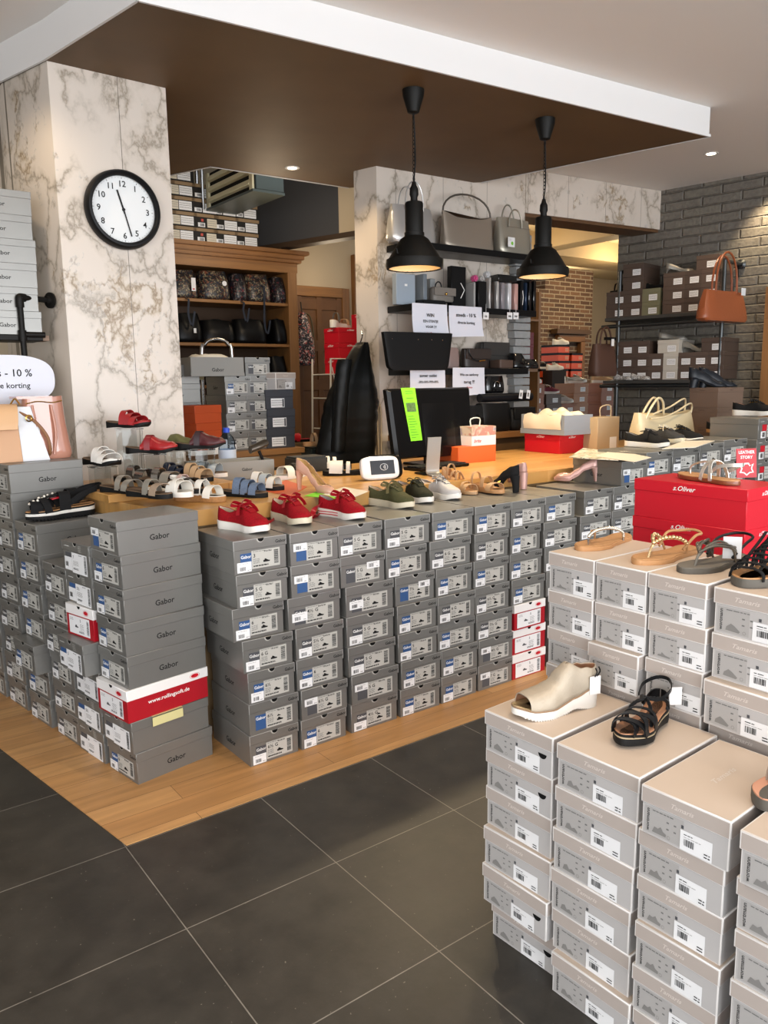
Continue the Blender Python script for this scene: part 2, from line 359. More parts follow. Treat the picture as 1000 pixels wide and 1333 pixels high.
# ceiling with the hole behind the soffit left to the taller back room
struct('ceiling', MB().box(-3.2, 14, -4.2, 4.55, ZC, ZC + .1, CEILP))
struct('ceiling_back_room', MB().box(-3.2, 14, 4.55, 12, 3.75, 3.85, mat('back_ceiling', '#8a7a66', .8)))
struct('wall_left', MB().box(-3.2, -3.1, -4.2, 12, 0, 3.8, WALLW))
struct('wall_back', MB().box(-3.1, 6.0, 7.1, 7.2, 0, 3.75, CREAM))
struct('wall_far', MB().box(5.9, 14, 11.2, 11.3, 0, 3.75, CREAM).box(13.9, 14, 4, 11.2, 0, 3.75, CREAM))
# soffit: white fascia around a bronze underside
sof = [(1.257, 3.24), (4.757, 2.942), (4.35, 4.56), (3.62, 5.24), (2.485, 5.27), (2.20, 6.0), (.55, 6.0), (.997, 4.441), (1.108, 4.03)]
sm = MB(); n = len(sof)
sm.add([(p[0], p[1], ZS) for p in sof], [tuple(reversed(range(n)))], BRONZE)
ctr = V((2.6, 4.2))
lip = [tuple(V(p) + (ctr - V(p)).normalized() * .0 ) for p in sof]
vs = [(p[0], p[1], ZS) for p in sof] + [(p[0], p[1], ZC + .02 if i not in (4, 5) else 3.2) for i, p in enumerate(sof)]
sm.add(vs, [(i, (i + 1) % n, n + (i + 1) % n, n + i) for i in range(n)], WALLW)
struct('ceiling_soffit', sm)
tr = MB()
for a, b in ((0, 1), (8, 0), (7, 8), (6, 7), (1, 2), (3, 4), (4, 5)):
    p, q = V((*sof[a], ZS)), V((*sof[b], ZS)); d = (q - p).normalized(); nn = V((d.y, -d.x, 0))
    tr.add([p + nn * .012 - V((0, 0, .004)), q + nn * .012 - V((0, 0, .004)), q + nn * .012 + V((0, 0, .012)), p + nn * .012 + V((0, 0, .012)), p - V((0, 0, .004)), q - V((0, 0, .004))],
           [(0, 1, 2, 3), (4, 5, 1, 0)], WALLW)
struct('trim_1', tr)
# marble pillars, marble wall, marble beam
def prism_struct(name, pts, z0, z1, m): return struct(name, MB().prism(pts, z0, z1, m))
prism_struct('pillar_1', [(1.115, 4.036), (1.687, 4.054), (1.687, 4.9), (1.02, 4.9), (1.004, 4.445)], 0, ZS - .0005, MARBLE)
prism_struct('wall_center', [(3.375, 4.83), (3.427, 4.63), (4.70, 4.58), (4.86, 4.58), (4.86, 4.83)], 0, ZC - .001, MARBLE)
prism_struct('trim_2', [(4.86, 4.57), (6.42, 4.41), (6.46, 4.66), (4.86, 4.83)], 2.74, ZC - .002, MARBLE)
struct('trim_3', MB().prism([(4.86, 4.585), (6.42, 4.425), (6.46, 4.66), (4.86, 4.83)], 2.715, 2.7395, mat('beam_board', '#5d4026', .5)))
wr = [(6.352, 4.80), (6.352 + .0, 4.80)]
prism_struct('wall_right', [(6.352, 4.80), (7.75, -3.2), (7.95, -3.2), (6.552, 4.85)], 0, ZC, GREYBRICK)
# grey block edge of the marble wall at the shelf end
bk = MB()
for k in range(26):
    w = .012 + .010 * ((k * 7) % 3)
    bk.box(4.70 - w, 4.86, 4.50, 4.5795, .95 + k * .062, .95 + k * .062 + .056, mat('grey_blocks', '#8b8d8d', .7, nz=.08), bev=.004)
struct('trim_4', bk)
# oak post of the door frame on the right wall
struct('trim_5', MB().prism([(6.42, 3.40), (6.57, 3.38), (6.585, 3.27), (6.44, 3.27)], 0, 2.14, PINE))
# bulkhead in the back room : dark grey left, cream right, brown bottom board
p, q = V((4.10, 5.45, 0)), V((3.62, 7.1, 0)); d = q - p; split = p + d * .28
bh = MB()
def wallseg(mb, a, b, z0, z1, m, th=.12):
    d = (b - a).normalized(); nn = V((-d.y, d.x, 0)) * -th
    mb.prism([(a.x, a.y), (b.x, b.y), (b.x + nn.x * -1, b.y + nn.y * -1), (a.x - nn.x, a.y - nn.y)][::-1], z0, z1, m)
nrm = V((d.y, -d.x, 0)).normalized() * .12
for a, b, m in ((p, split, CREAM), (split, q, DGREYW)):
    bh.prism([(a.x, a.y), (a.x + nrm.x, a.y + nrm.y), (b.x + nrm.x, b.y + nrm.y), (b.x, b.y)], 2.70, 3.75, m)
struct('wall_bulkhead', bh)
struct('trim_6', MB().prism([(p.x - .01, p.y), (p.x + nrm.x, p.y + nrm.y), (q.x + nrm.x, q.y + nrm.y), (q.x - .01, q.y)], 2.655, 2.6995, mat('dark_wood_beam', '#3d2c1c', .6)))
# pine door with frame in the back wall
def panel_door(name, x0, x1, y, z1, fm=PINE, dm=None):
    dm = dm or mat('dark_pine', '#6b4725', .5, nz=.15, nscale=6)
    f = MB().box(x0 - .09, x0, y - .04, y, 0, z1 + .1, fm, bev=.004).box(x1, x1 + .09, y - .04, y, 0, z1 + .1, fm, bev=.004).box(x0, x1, y - .04, y, z1, z1 + .1, PINEX, bev=.004)
    d = struct(name, f)
    l = MB().box(x0, x1, y - .012, y - .002, 0, z1, dm)
    for (a, b) in ((0, .12), (.44, .56), (.88, 1)):
        l.box(x0 + (x1 - x0) * a, x0 + (x1 - x0) * b, y - .026, y - .012, 0, z1, dm, bev=.003)
    for zz in (.02, .75, 1.35, 1.75, z1 - .13): l.box(x0, x1, y - .025, y - .012, zz, zz + .11, dm, bev=.003)
    l.build('door_leaf', d); return d
panel_door('door_1', 4.20, 4.76, 7.1, 2.30)
# dark window with pine frame to the right of it
wf = MB().box(4.90, 4.98, 7.04, 7.1, 1.0, 2.75, PINE, bev=.004).box(5.5, 5.58, 7.04, 7.1, 1.0, 2.75, PINE, bev=.004).box(4.98, 5.5, 7.04, 7.1, 2.67, 2.75, PINEX).box(4.98, 5.5, 7.04, 7.1, 1.0, 1.06, PINEX).box(4.98, 5.5, 7.05, 7.1, 2.45, 2.50, PINEX)
w1 = struct('window_1', wf); MB().box(4.98, 5.5, 7.08, 7.09, 1.06, 2.67, mat('dark_glass', '#14130f', .08)).build('window_pane', w1)  # pane is one opaque, near-black colour

# far room through the opening on the right : chimney breast, bulkheads, doors
chx, chy = 8.95, 8.0
prism_struct('chimney_breast', [(8.93, 8.0), (10.0, 8.0), (10.0, 8.6), (8.95, 8.6)], 0, 3.05, BROWNBRICK)
prism_struct('chimney_side', [(8.62, 8.0), (8.9295, 8.0), (8.9295, 8.5), (8.68, 8.5)], 0, 2.72, BROWNBRICK)
struct('ceiling_far_room', MB().box(4.87, 13.8, 4.86, 11.2, 3.32, 3.42, mat('cream_ceiling', '#c8b898', .7)))
struct('trim_7', MB().box(6.4, 13.5, 7.3, 7.9, 3.06, 3.32, mat('cream_beam', '#bda782', .7)).box(8.0, 8.3, 4.9, 7.3, 3.1, 3.32, mat('cream_beam', '#c8ad7e', .7)))
dd = struct('door_2', MB().box(10.35, 10.5, 9.9, 10.0, 0, 2.85, PINE, bev=.005).box(11.6, 11.75, 9.9, 10.0, 0, 2.85, PINE, bev=.005).box(10.5, 11.6, 9.9, 10.0, 2.72, 2.85, PINEX, bev=.005))
MB().box(10.5, 11.6, 9.95, 9.98, 0, 2.72, mat('ochre_door', '#a8854a', .55)).build('door_leaf', dd)
struct('wall_far_door', MB().box(10.0, 10.35, 9.95, 10.05, 0, 3.32, CREAM).box(11.75, 13.9, 9.95, 10.05, 0, 3.32, CREAM).box(10.35, 11.75, 9.96, 10.05, 2.85, 3.32, CREAM))
# oak fireplace style mirror frame on the chimney
t = thing('mirror_frame', 'pine framed niche with a dark panel as its opening on the brown brick chimney', 'frame', (9.45, 7.96, 0))
MB().box(-.30, -.20, -.05, .03, .6, 2.0, PINE, bev=.006).box(.20, .30, -.05, .03, .3, 2.0, PINE, bev=.006).box(-.30, .30, -.05, .03, 1.98, 2.08, PINEX, bev=.006).build('surround', t)
MB().box(-.40, .36, -.10, .03, 2.09, 2.16, mat('dark_oak_shelf', '#5a3f22', .5), bev=.008).build('mantel_shelf', t)
MB().box(-.14, .16, -.01, .02, 1.0, 1.72, mat('painted_niche_shade', '#1b130c', .8)).build('opening', t)  # solid dark panel, its colour stands for the shade inside the niche
MB().box(-.17, .19, -.03, -.01, 1.72, 1.80, PINEX, bev=.004).box(-.2, -.14, -.03, -.01, 1.0, 1.8, PINE, bev=.004).box(.16, .2, -.03, -.01, 1.0, 1.8, PINE, bev=.004).build('inner_frame', t)

# ------------------------------------------------------------------ counter and furniture
ZT = .935
cnt = thing('sales_counter', 'long oak topped sales counter behind the stacked grey shoe boxes', 'counter', (0, 0, 0))
MB().prism([(1.16, 2.885), (5.7, 2.885), (5.7, 3.95), (1.75, 3.95), (1.75, 4.03), (1.045, 4.03), (1.02, 3.6)], .872, ZT, OAKTOP).build('worktop', cnt)
MB().prism([(1.19, 2.90), (5.68, 2.90), (5.68, 3.85), (1.75, 3.85), (1.14, 4.0), (1.1, 3.6)], 0, .8718, mat('counter_body', '#7d6545', .55)).build('counter_body', cnt)
# display block carrying the sandals at the left end of the counter
hb = tag(MB().box(0, .62, 0, .6, 0, .035, OAKTOP, Matrix.Translation((1.03, 3.32, ZT)) @ Matrix.Rotation(radians(4), 4, 'Z'), bev=.002).build('display_board'), 'oak board under the sandals in front of the clock pillar', 'board')

# pine cabinet with bags in the back room
CY = 6.6
cab = thing('pine_cabinet', 'tall pine shelving cabinet with moulded cornice, filled with bags', 'cabinet', (0, 0, 0))
cm = MB().box(3.84, 3.94, CY, CY + .45, 0, 2.45, PINE, bev=.004).box(2.1, 2.16, CY, CY + .45, 0, 2.45, PINE).box(2.1, 3.94, CY + .44, CY + .46, 0, 2.45, mat('cabinet_back', '#4a3522', .7))
cm.build('carcass', cab)
co = MB()
for k, (z0, z1, e) in enumerate([(2.44, 2.53, .0), (2.53, 2.56, .03), (2.56, 2.60, .05), (2.60, 2.635, .085)]):
    co.box(2.05, 3.95 + e, CY - e, CY + .45, z0, z1, PINEX, bev=.006)
co.build('cornice', cab)
for z in (2.165, 1.79, 1.42, 1.02, .6): MB().box(2.16, 3.84, CY + .01, CY + .44, z - .028, z, PINEX, bev=.003).build('shelf', cab)

# low pine table with the grey stacks behind the clock pillar
t = thing('pine_table', 'pine side table under the grey shoe boxes behind the clock pillar', 'table', (0, 0, 0))
MB().box(1.95, 2.84, 4.72, 5.3, .945, .985, PINEX, bev=.004).build('table_top', t)
for x, y in ((2.0, 4.76), (2.72, 4.76), (2.0, 5.24), (2.72, 5.24)): MB().box(x, x + .06, y, y + .06, 0, .9448, PINE).build('leg', t)
MB().box(1.97, 2.82, 4.74, 4.77, .86, .9449, PINEX).build('apron', t)

# black wall shelves on the marble wall
SH = {}
for nm, zt, x1 in (('top', 2.372, 4.80), ('middle', 1.955, 4.80), ('bottom', 1.515, 4.72)):
    SH[nm] = zt
    tag(MB().box(3.50, x1 - .05, 4.34, 4.62, zt - .045, zt, mat('black_shelf', '#0e0e0f', .35), bev=.002).build('wall_shelf'), {'top': 'topmost black floating shelf on the marble wall, holding metallic handbags', 'middle': 'middle black floating shelf on the marble wall, holding clutches and wallets', 'bottom': 'lowest black floating shelf on the marble wall, behind the monitor'}[nm], 'shelf', 'black shelves on the marble wall')
# back counter below them
t = thing('back_counter', 'low wooden back counter with black bags, under the marble wall', 'counter', (0, 0, 0))
MB().box(3.45, 4.80, 4.16, 4.57, 1.0, 1.045, PINEX, bev=.003).build('worktop', t)
MB().box(3.47, 4.78, 4.20, 4.56, 0, .9999, mat('back_counter_front', '#5f4426', .55, nz=.15, nscale=5)).build('cabinet_body', t)

# ------------------------------------------------------------------ shoe boxes
# local frame: the labelled end faces -y, x across (+x = right of the label), depth along +y, z from 0
def half_disc(mb, M, cx, cy, r, m, up=False):
    mb.disc(M, cx, cy, r, m, pi if not up else 0, 2 * pi if not up else pi, 12, z=.0008)
def barcode(mb, M, x0, y0, x1, y1, vertical=False, n=12, seed=1):
    rr = random.Random(seed); L = (y1 - y0) if vertical else (x1 - x0); p = 0.
    while p < L:
        w = rr.choice((.0008, .0014, .0022)); 
        if p + w > L: break
        if vertical: mb.rect(M, x0, y0 + p, x1, y0 + p + w, INK, .0012)
        else: mb.rect(M, x0 + p, y0, x0 + p + w, y1, INK, .0012)
        p += w + rr.choice((.0009, .0016))
def lines(mb, M, x0, x1, ys, m=INKG, h=.0018, seed=0, z=.0012):
    rr = random.Random(seed)
    for y in ys:
        x = x0
        while x < x1 - .003:
            w = rr.uniform(.005, .014); mb.rect(M, x, y, min(x1, x + w), y + h, m, z); x += w + .002
_bm = {}
def shape(key, fn, name):
    if key not in _bm: _bm[key] = fn().mesh(name, weld=False)
    return _bm[key]
def body_mb(W, D, H, m, side=None, extra=None):
    mb = MB().box(-W / 2 + .002, W / 2 - .002, .002, D - .002, 0, H - .004, m, bev=.0012)
    if side:
        txt, size, tm, y = side
        mb.text(txt, size, tm, face_m('r', (W / 2 - .002, D / 2, 0)), 0, y, 'c'); mb.text(txt, size, tm, face_m('l', (-W / 2 + .002, D / 2, 0)), 0, y, 'c')
    if extra: extra(mb)
    return mb
def sketch(mb, M, x, y, s=1., m=INK):
    mb.poly(M, [(x, y), (x + .020 * s, y), (x + .022 * s, y + .003 * s), (x + .015 * s, y + .005 * s), (x + .009 * s, y + .009 * s), (x + .005 * s, y + .010 * s), (x + .003 * s, y + .005 * s), (x, y + .006 * s)], m, .0014)
GW, GD, GH, GL = .213, .322, .1243, .037
def gabor_lid():
    def f():
        W = GW; mb = MB().box(-W / 2, W / 2, 0, GD, GH - GL, GH, GREY, bev=.0015); M = face_m('f', (0, 0, 0))
        half_disc(mb, M, .0, GH - .001, .0155, LABELG); half_disc(mb, face_m('f', (0, -.0004, 0)), .002, GH - .001, .0125, HOLE_SHADE)
        mb.text('Gabor', .017, INK, M, .060, GH - .026)
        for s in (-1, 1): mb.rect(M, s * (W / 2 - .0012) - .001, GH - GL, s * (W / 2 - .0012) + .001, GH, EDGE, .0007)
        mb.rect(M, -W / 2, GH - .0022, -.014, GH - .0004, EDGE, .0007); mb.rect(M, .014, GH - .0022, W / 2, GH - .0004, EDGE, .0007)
        mb.text('COLLECTION', .011, INKM, face_m('t', (0, GD / 2, GH)), 0, 0, 'c')
        return mb
    return shape('glid', f, 'lid')
def gabor_label(c, size, st, seed):
    def f():
        mb = MB(); M = face_m('f', (0, .002, 0)); cm = {'B': BLUE, 'K': GREYD}[c]
        mb.rect(M, -.080, .016, -.036, .074, cm, .0006); mb.text('Gabor', .0165, WPRINT, M, -.058, .056, 'c', z=.0012, sx=.95)
        mb.rect(M, -.036, .013, .078, .080, LABELG, .0006)
        mb.text(size, .019, INK, M, -.030, .055, z=.0012); lines(mb, M, -.030, .02, (.075,), seed=seed); lines(mb, M, -.030, -.004, (.047, .042, .037, .032), seed=seed + 1)
        lines(mb, M, -.030, .03, (.020, .0225), INK, .0022, seed + 2); lines(mb, M, .014, .045, (.074, .071), INK, .0016, seed + 3)
        barcode(mb, M, .054, .022, .072, .074, True, seed=seed); sketch(mb, M, .010, .033, 1.25)
        if seed % 3 == 0: sketch(mb, M, .012, .050, .7)
        sp = {'low': (-.094, .006, -.038, .043), 'top': (-.092, .054, -.034, .083), 'right': (.018, .060, .080, .088), 'mid': (-.090, .028, -.030, .062), 'none': None}[st]
        if sp:
            x0, y0, x1, y1 = sp; mb.rect(M, x0, y0, x1, y1, STICK, .0017); M2 = face_m('f', (0, .0012, 0))
            barcode(mb, M2, x0 + .010, y0 + .006, x0 + .034, y0 + .020, seed=seed + 7); lines(mb, M2, x0 + .008, x1 - .012, (y1 - .007,), INKM, .0012, seed)
            lines(mb, M2, x1 - .016, x1 - .003, (y0 + .005,), INKG, .002, seed)
        return mb
    return shape(('glab', c, size, st, seed % 5), f, 'end_label')
def hatch_lid():
    def f():
        W = GW; mb = MB().box(-W / 2, W / 2, 0, GD, GH - GL, GH, GREY, bev=.0015); M = face_m('f', (0, 0, 0))
        half_disc(mb, M, .0, GH - .001, .0155, LABELG); half_disc(mb, face_m('f', (0, -.0004, 0)), .002, GH - .001, .0125, HOLE_SHADE)
        mb.rect(M, -.085, GH - .020, -.045, GH - .0185, WPRINT, .0007)
        for k in range(7):
            for q in range(4): mb.rect(M, .025 + k * .0035 + q * .001, GH - .012 - q * .007, .027 + k * .0035 + q * .001, GH - .0085 - q * .007, LABELG, .0007)
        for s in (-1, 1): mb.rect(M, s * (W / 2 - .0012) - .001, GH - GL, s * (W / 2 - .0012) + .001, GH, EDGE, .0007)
        return mb
    return shape('hlid', f, 'lid')
def wide_label(seed):
    def f():
        mb = MB(); M = face_m('f', (0, .002, 0)); mb.rect(M, -.094, .010, -.035, .062, STICK, .0009); mb.rect(M, -.085, .055, -.035, .080, GREYD if seed % 2 else BLUE, .0006)
        mb.rect(M, -.035, .004, .085, .083, STICK, .0006); M2 = face_m('f', (0, .0016, 0))
        mb.text(('5', '6', '5½', '7')[seed % 4], .017, INK, M2, -.026, .060); lines(mb, M2, -.024, .02, (.050, .045, .040, .035), INKM, .0015, seed); lines(mb, M2, -.024, .015, (.018, .022), INK, .0022, seed)
        barcode(mb, M2, .064, .012, .080, .078, True, seed=seed); barcode(mb, M2, -.085, .024, -.062, .042, seed=seed + 3); lines(mb, M2, .022, .048, (.076,), INK, .0018, seed)
        return mb
    return shape(('wlab', seed % 4), f, 'end_label')
def roll_lid():
    def f():
        W = GW; mb = MB().box(-W / 2, W / 2, 0, GD, GH - .040, GH, WHITE, bev=.0015)
        for kind, at, u in (('f', (0, 0, 0), .055), ('r', (W / 2, GD / 2, 0), .105), ('l', (-W / 2, GD / 2, 0), -.105)):
            M = face_m(kind, at); mb.disc(M, u, GH - .020, .020, WPRINT, n=20, z=.0006, ry=.011); mb.ring(M, u, GH - .020, .019, .0205, SRED, z=.0009, ry=.55)
            mb.disc(M, u, GH - .020, .016, SRED, n=20, z=.0011, ry=.008); mb.disc(M, u - .006, GH - .018, .005, REDC, n=12, z=.0014, ry=.004)
        M = face_m('f', (0, 0, 0)); half_disc(mb, M, 0, GH - .001, .011, HOLE_SHADE); return mb
    return shape('rlid', f, 'lid')
def roll_label(seed):
    def f():
        mb = MB(); M = face_m('f', (0, .002, 0)); mb.rect(M, -.086, .008, .074, .080, STICK, .0006); sketch(mb, M, -.040, .035, 1.2, GREYD)
        mb.text('5', .016, INK, M, .0, .060, z=.0012); lines(mb, M, .0, .03, (.05, .045, .04, .034, .028), INKG, .0015, seed); lines(mb, M, -.01, .03, (.017, .021), INK, .0022, seed); barcode(mb, M, .052, .016, .068, .074, True, seed=seed)
        lines(mb, M, -.078, -.05, (.066, .070, .062), INKM, .0014, seed); return mb
    return shape(('rlab', seed % 3), f, 'end_label')
TW, TD, TH, TL = .216, .305, .103, .036
def tam_lid(W):
    def f():
        mb = MB().box(-W / 2, W / 2, 0, TD, TH - TL, TH, TEDGE, bev=.0012); e = .0035
        M = face_m('f', (0, 0, 0)); mb.rect(M, -W / 2 + e, TH - TL + e * .6, W / 2 - e, TH - e, TAUPE, .0004); mb.text('~Tamaris', .0140, TPRINT, M, -.005, TH - .024, 'c', sx=1.25)
        for k, s in (('r', 1), ('l', -1)):
            M = face_m(k, (s * W / 2, TD / 2, 0)); mb.rect(M, -TD / 2 + e, TH - TL + e * .6, TD / 2 - e, TH - e, TAUPE, .0004)
        M = face_m('b', (0, TD, 0)); mb.rect(M, -W / 2 + e, TH - TL + e * .6, W / 2 - e, TH - e, TAUPE, .0004)
        M = Matrix.Translation((0, TD / 2, TH)) @ Matrix.Rotation(pi / 2, 4, 'Z'); mb.rect(Matrix.Translation((0, 0, TH)), -W / 2 + e, e, W / 2 - e, TD - e, TAUPE_LIT, .0004)
        mb.text('~Tamaris', .022, TPRINT, M, 0, -.004, 'c', sx=1.25, z=.0009); return mb
    return shape(('tlid', W), f, 'lid')
def tam_body(W, hole):
    def f():
        mb = MB().box(-W / 2 + .003, W / 2 - .003, .003, TD - .003, 0, TH - .004, TEDGE, bev=.0012)
        M = face_m('f', (0, .003, 0)); mb.rect(M, -W / 2 + .006, .002, W / 2 - .006, TH - TL, TBODY, .0003)
        for k, s in (('r', 1), ('l', -1)): mb.rect(face_m(k, (s * (W / 2 - .003), TD / 2, 0)), -TD / 2 + .006, .002, TD / 2 - .006, TH - TL, TBODY, .0003)
        if hole: half_disc(mb, M, W / 2 - .032, .054, .0125, HOLE_SHADE)
        return mb
    return shape(('tbody', W, hole), f, 'box_body')
def tam_label(W, sk, seed):
    def f():
        mb = MB(); M = face_m('f', (0, .003, 0)); x0 = -W / 2 + .010
        mb.rect(M, x0, .006, x0 + W * .45, .062, mat('label_grey', '#a5a29f', .55), .0006)
        Mv = M @ Matrix.Translation((x0 + .012, .010, .0)) @ Matrix.Rotation(pi / 2, 4, 'Z'); mb.text('wortmann', .0115, INK, Mv, 0, 0, sx=1.0, z=.0012)
        lines(mb, M, x0 + .020, x0 + .072, (.056,), INKG, .0022, seed)
        for i in (0, 1):
            for j in (0, 1): mb.rect(M, x0 + .056 + i * .018, .028 + j * .014, x0 + .062 + i * .018, .031 + j * .014, INKG, .0012)
        mb.rect(M, x0 + .092, .046, x0 + .098, .053, GREYD, .0012)
        g = mat('sketch_grey', '#7f7d7a', .55); X = x0 + .020
        P = {0: [(0, .012), (.030, .010), (.033, .014), (.020, .024), (.012, .028), (.002, .020)], 1: [(0, .012), (.034, .011), (.034, .015), (.026, .022), (.018, .018), (.012, .027), (.004, .024)],
             2: [(0, .011), (.035, .011), (.036, .017), (.028, .020), (.022, .028), (.015, .022), (.006, .024)], 3: [(0, .011), (.034, .010), (.036, .013), (.020, .016), (.012, .022), (.010, .016), (.002, .015)]}[sk]
        mb.poly(M, [(X + a, b) for a, b in P], g, .0012); mb.ring(M, X + .042, .013, .003, .004, INKM, 10, .0012)
        s0 = x0 + W * (.42 if W > .18 else .50); s1 = min(s0 + .076, W / 2 - .004); mb.rect(M, s0, .003, s1, .044, STICK, .0016); M2 = face_m('f', (0, .0016, 0))
        barcode(mb, M2, s0 + .010, .014, s0 + .036, .028, seed=seed); lines(mb, M2, s0 + .009, s0 + .030, (.036,), INK, .0016, seed); lines(mb, M2, s1 - .018, s1 - .004, (.008, .014), INK, .0022, seed); lines(mb, M2, s0 + .009, s0 + .05, (.031,), INKM, .001, seed)
        return mb
    return shape(('tlab', W, sk, seed % 3), f, 'end_label')
def plain_lid(key, W, D, H, L, m, txt=None, tm=WPRINT, ts=.018, side=True):
    def f():
        mb = MB().box(-W / 2, W / 2, 0, D, H - L, H, m, bev=.0015)
        if txt:
            mb.text(txt, ts, tm, face_m('f'), 0, H - L / 2 - ts * .33, 'c')
            if side:
                mb.text(txt, ts * 1.15, tm, face_m('l', (-W / 2, D / 2, 0)), -.01, H - L / 2 - ts * .33, 'c'); mb.text(txt, ts * 1.15, tm, face_m('r', (W / 2, D / 2, 0)), -.01, H - L / 2 - ts * .33, 'c')
        return mb
    return shape(('plid', key), f, 'lid')
def plain_body(key, W, D, H, m): return shape(('pbody', key), lambda: body_mb(W, D, H, m), 'box_body')
def plain_label(key, W, spec):
    """spec: list of (x0,y0,x1,y1,material,kind)"""
    def f():
        mb = MB(); M = face_m('f', (0, .002, 0)); k = 0
        for x0, y0, x1, y1, m, kd in spec:
            k += 1; mb.rect(M, x0, y0, x1, y1, m, .0006 * k)
            M2 = face_m('f', (0, .002 - .0006 * k, 0))
            if kd == 't': lines(mb, M2, x0 + .005, x1 - .005, [y0 + (y1 - y0) * q for q in (.25, .5, .72)], INKG, .0035, k, .0006)
            if kd == 'b': barcode(mb, face_m('f', (0, .0026 - .0006 * k, 0)), x0 + (x1 - x0) * .3, y0 + .006, x1 - .006, y1 - .006, seed=k)
            if kd == 'o': mb.disc(M, (x0 + x1) / 2, (y0 + y1) / 2, (y1 - y0) / 2, m, z=.0006 * k + .0002)
        return mb
    return shape(('plab', key), f, 'end_label')
ORD = ['first', 'second', 'third', 'fourth', 'fifth', 'sixth', 'seventh', 'eighth', 'ninth', 'tenth', 'eleventh', 'twelfth']
def put(meshes, loc, rz, label, group, scale=(1, 1, 1), name='shoe_box', cat='shoe box'):
    r = thing(name, label, cat, loc, rz, group); r.scale = scale
    for nm, me in meshes:
        if me is None: continue
        o = bpy.data.objects.new(nm, me); COL.objects.link(o); o.parent = r
    return r
GAB_SIDE = ('Gabor', .030, INK, .040)
def gabor(c, size, st, seed): return [('box_body', shape('gbody', lambda: body_mb(GW, GD, GH, GREY, GAB_SIDE), 'box_body')), ('lid', gabor_lid()), ('end_label', gabor_label(c, size, st, seed))]
def wide(seed): return [('box_body', shape('gbody2', lambda: body_mb(GW, GD, GH, GREY), 'box_body')), ('lid', hatch_lid()), ('end_label', wide_label(seed))]
def roll(seed): return [('box_body', shape('rbody', lambda: body_mb(GW, GD, GH, REDC, ('www.rollingsoft.de', .0215, WPRINT, .052)), 'box_body')), ('lid', roll_lid()), ('end_label', roll_label(seed))]
def tam(W, sk, seed, hole=False): return [('box_body', tam_body(W, hole)), ('lid', tam_lid(W)), ('end_label', tam_label(W, sk, seed))]

# --- the long row along the counter (label ends face -y, plane y = 2.515)
YR = 2.515
rows = [  # (name of the stack, level height, pixel edges per level top->bottom, types top->bottom)
 ('under the leftmost red sneaker', [(304.4, 374.3, 722), (307, 374, 763), (303, 371, 806), (315.2, 381, 847), (322.7, 383, 888), (324.4, 389.6, 931), (325.5, 390, 972)], 'B3l K5_G:l B6l K6_G:l B6½l B6½n K6½_G:l'),
 ('under the middle red sneaker', [(376.2, 439.5, 705), (377.6, 441.4, 745), (372.1, 445.6, 786), (384.6, 447.6, 824), (386, 447, 862), (391.5, 452.5, 904), (392, 451.7, 941)], 'B7½t B5t K4½_G:m K5½_G:l B6l K6½_G:t B6l'),
 ('under the red sneaker with striped sole', [(440.6, 498.4, 692), (442.8, 501, 731), (447.5, 514.5, 772), (448.4, 515, 812), (449.8, 516, 852), (454, 520.5, 892), (454.5, 521, 930)], 'K5_G:l K5_G:r K6_G:m K5_G:l K5_G:l K5_G:t K4½_G:l'),
 ('under the olive sneaker', [(500.2, 561.8, 677), (502.4, 555.6, 716), (515, 566.4, 754), (516.4, 568.5, 789), (517.8, 568.5, 825), (521.8, 573.9, 864), (521.3, 572.6, 902)], 'K5_G:l B5l B7½r B5l B5l B6l B6l'),
 ('under the white-soled grey sneaker', [(563.2, 618.2, 671), (557, 617, 705), (567.7, 615, 743), (569, 617.7, 775), (571, 619, 810), (575, 622.2, 848), (574.5, 621.2, 883)], 'B5l K6_G:l B7½l K6_G:l B5½l B5½l B5½l'),
 ('under the beige strappy heels', [(619, 665, 659), (617.7, 662.2, 695), (617.2, 662.2, 731), (619, 663.6, 765), (620.4, 667, 799), (623, 667, 834), (623, 667, 867)], 'B5½l K5_G:l B6½l K6½_G:l K7½_G:l K4½_G:t K7_G:t'),
 ('under the black block-heel pump', [(665.8, 709.5, 652), (664.4, 704, 687), (664.4, 706.8, 721), (666.3, 709.5, 751), (669, 709.5, 785), (667.6, 711, 817), (667.6, 710, 849)], 'K7½_G:l B7½l B7½l B3½l RRR RRR RRR'),
 ('beside the black pump, lid bare', [(711.2, 751, 648), (706, 751.5, 678), (710, 752, 714), (712, 754, 745), (714, 756, 778), (716, 757, 810), (716, 757, 842)], 'B6½l K6_G:l K6_G:l B5l K6_G:l B5l B6l'),
 ('under the pink glitter pump', [(762, 798.5, 640), (753, 797, 671), (755, 798, 705), (757, 799, 735), (757, 800, 768), (757, 800, 800), (757, 800, 830)], 'K5_G:l K5_G:l K6_G:l B5l K6_G:l B5l B6l'),
 ('under the first wide box with magazines', [(798.5, 834, 634), (797, 833, 664), (799, 835, 694), (800, 836, 726), (800, 836, 757), (800, 836, 787), (800, 836, 815)], 'K6_G:l K6_G:l K5_G:l B5l K6_G:l B5l B6l'),
]
_si = 0
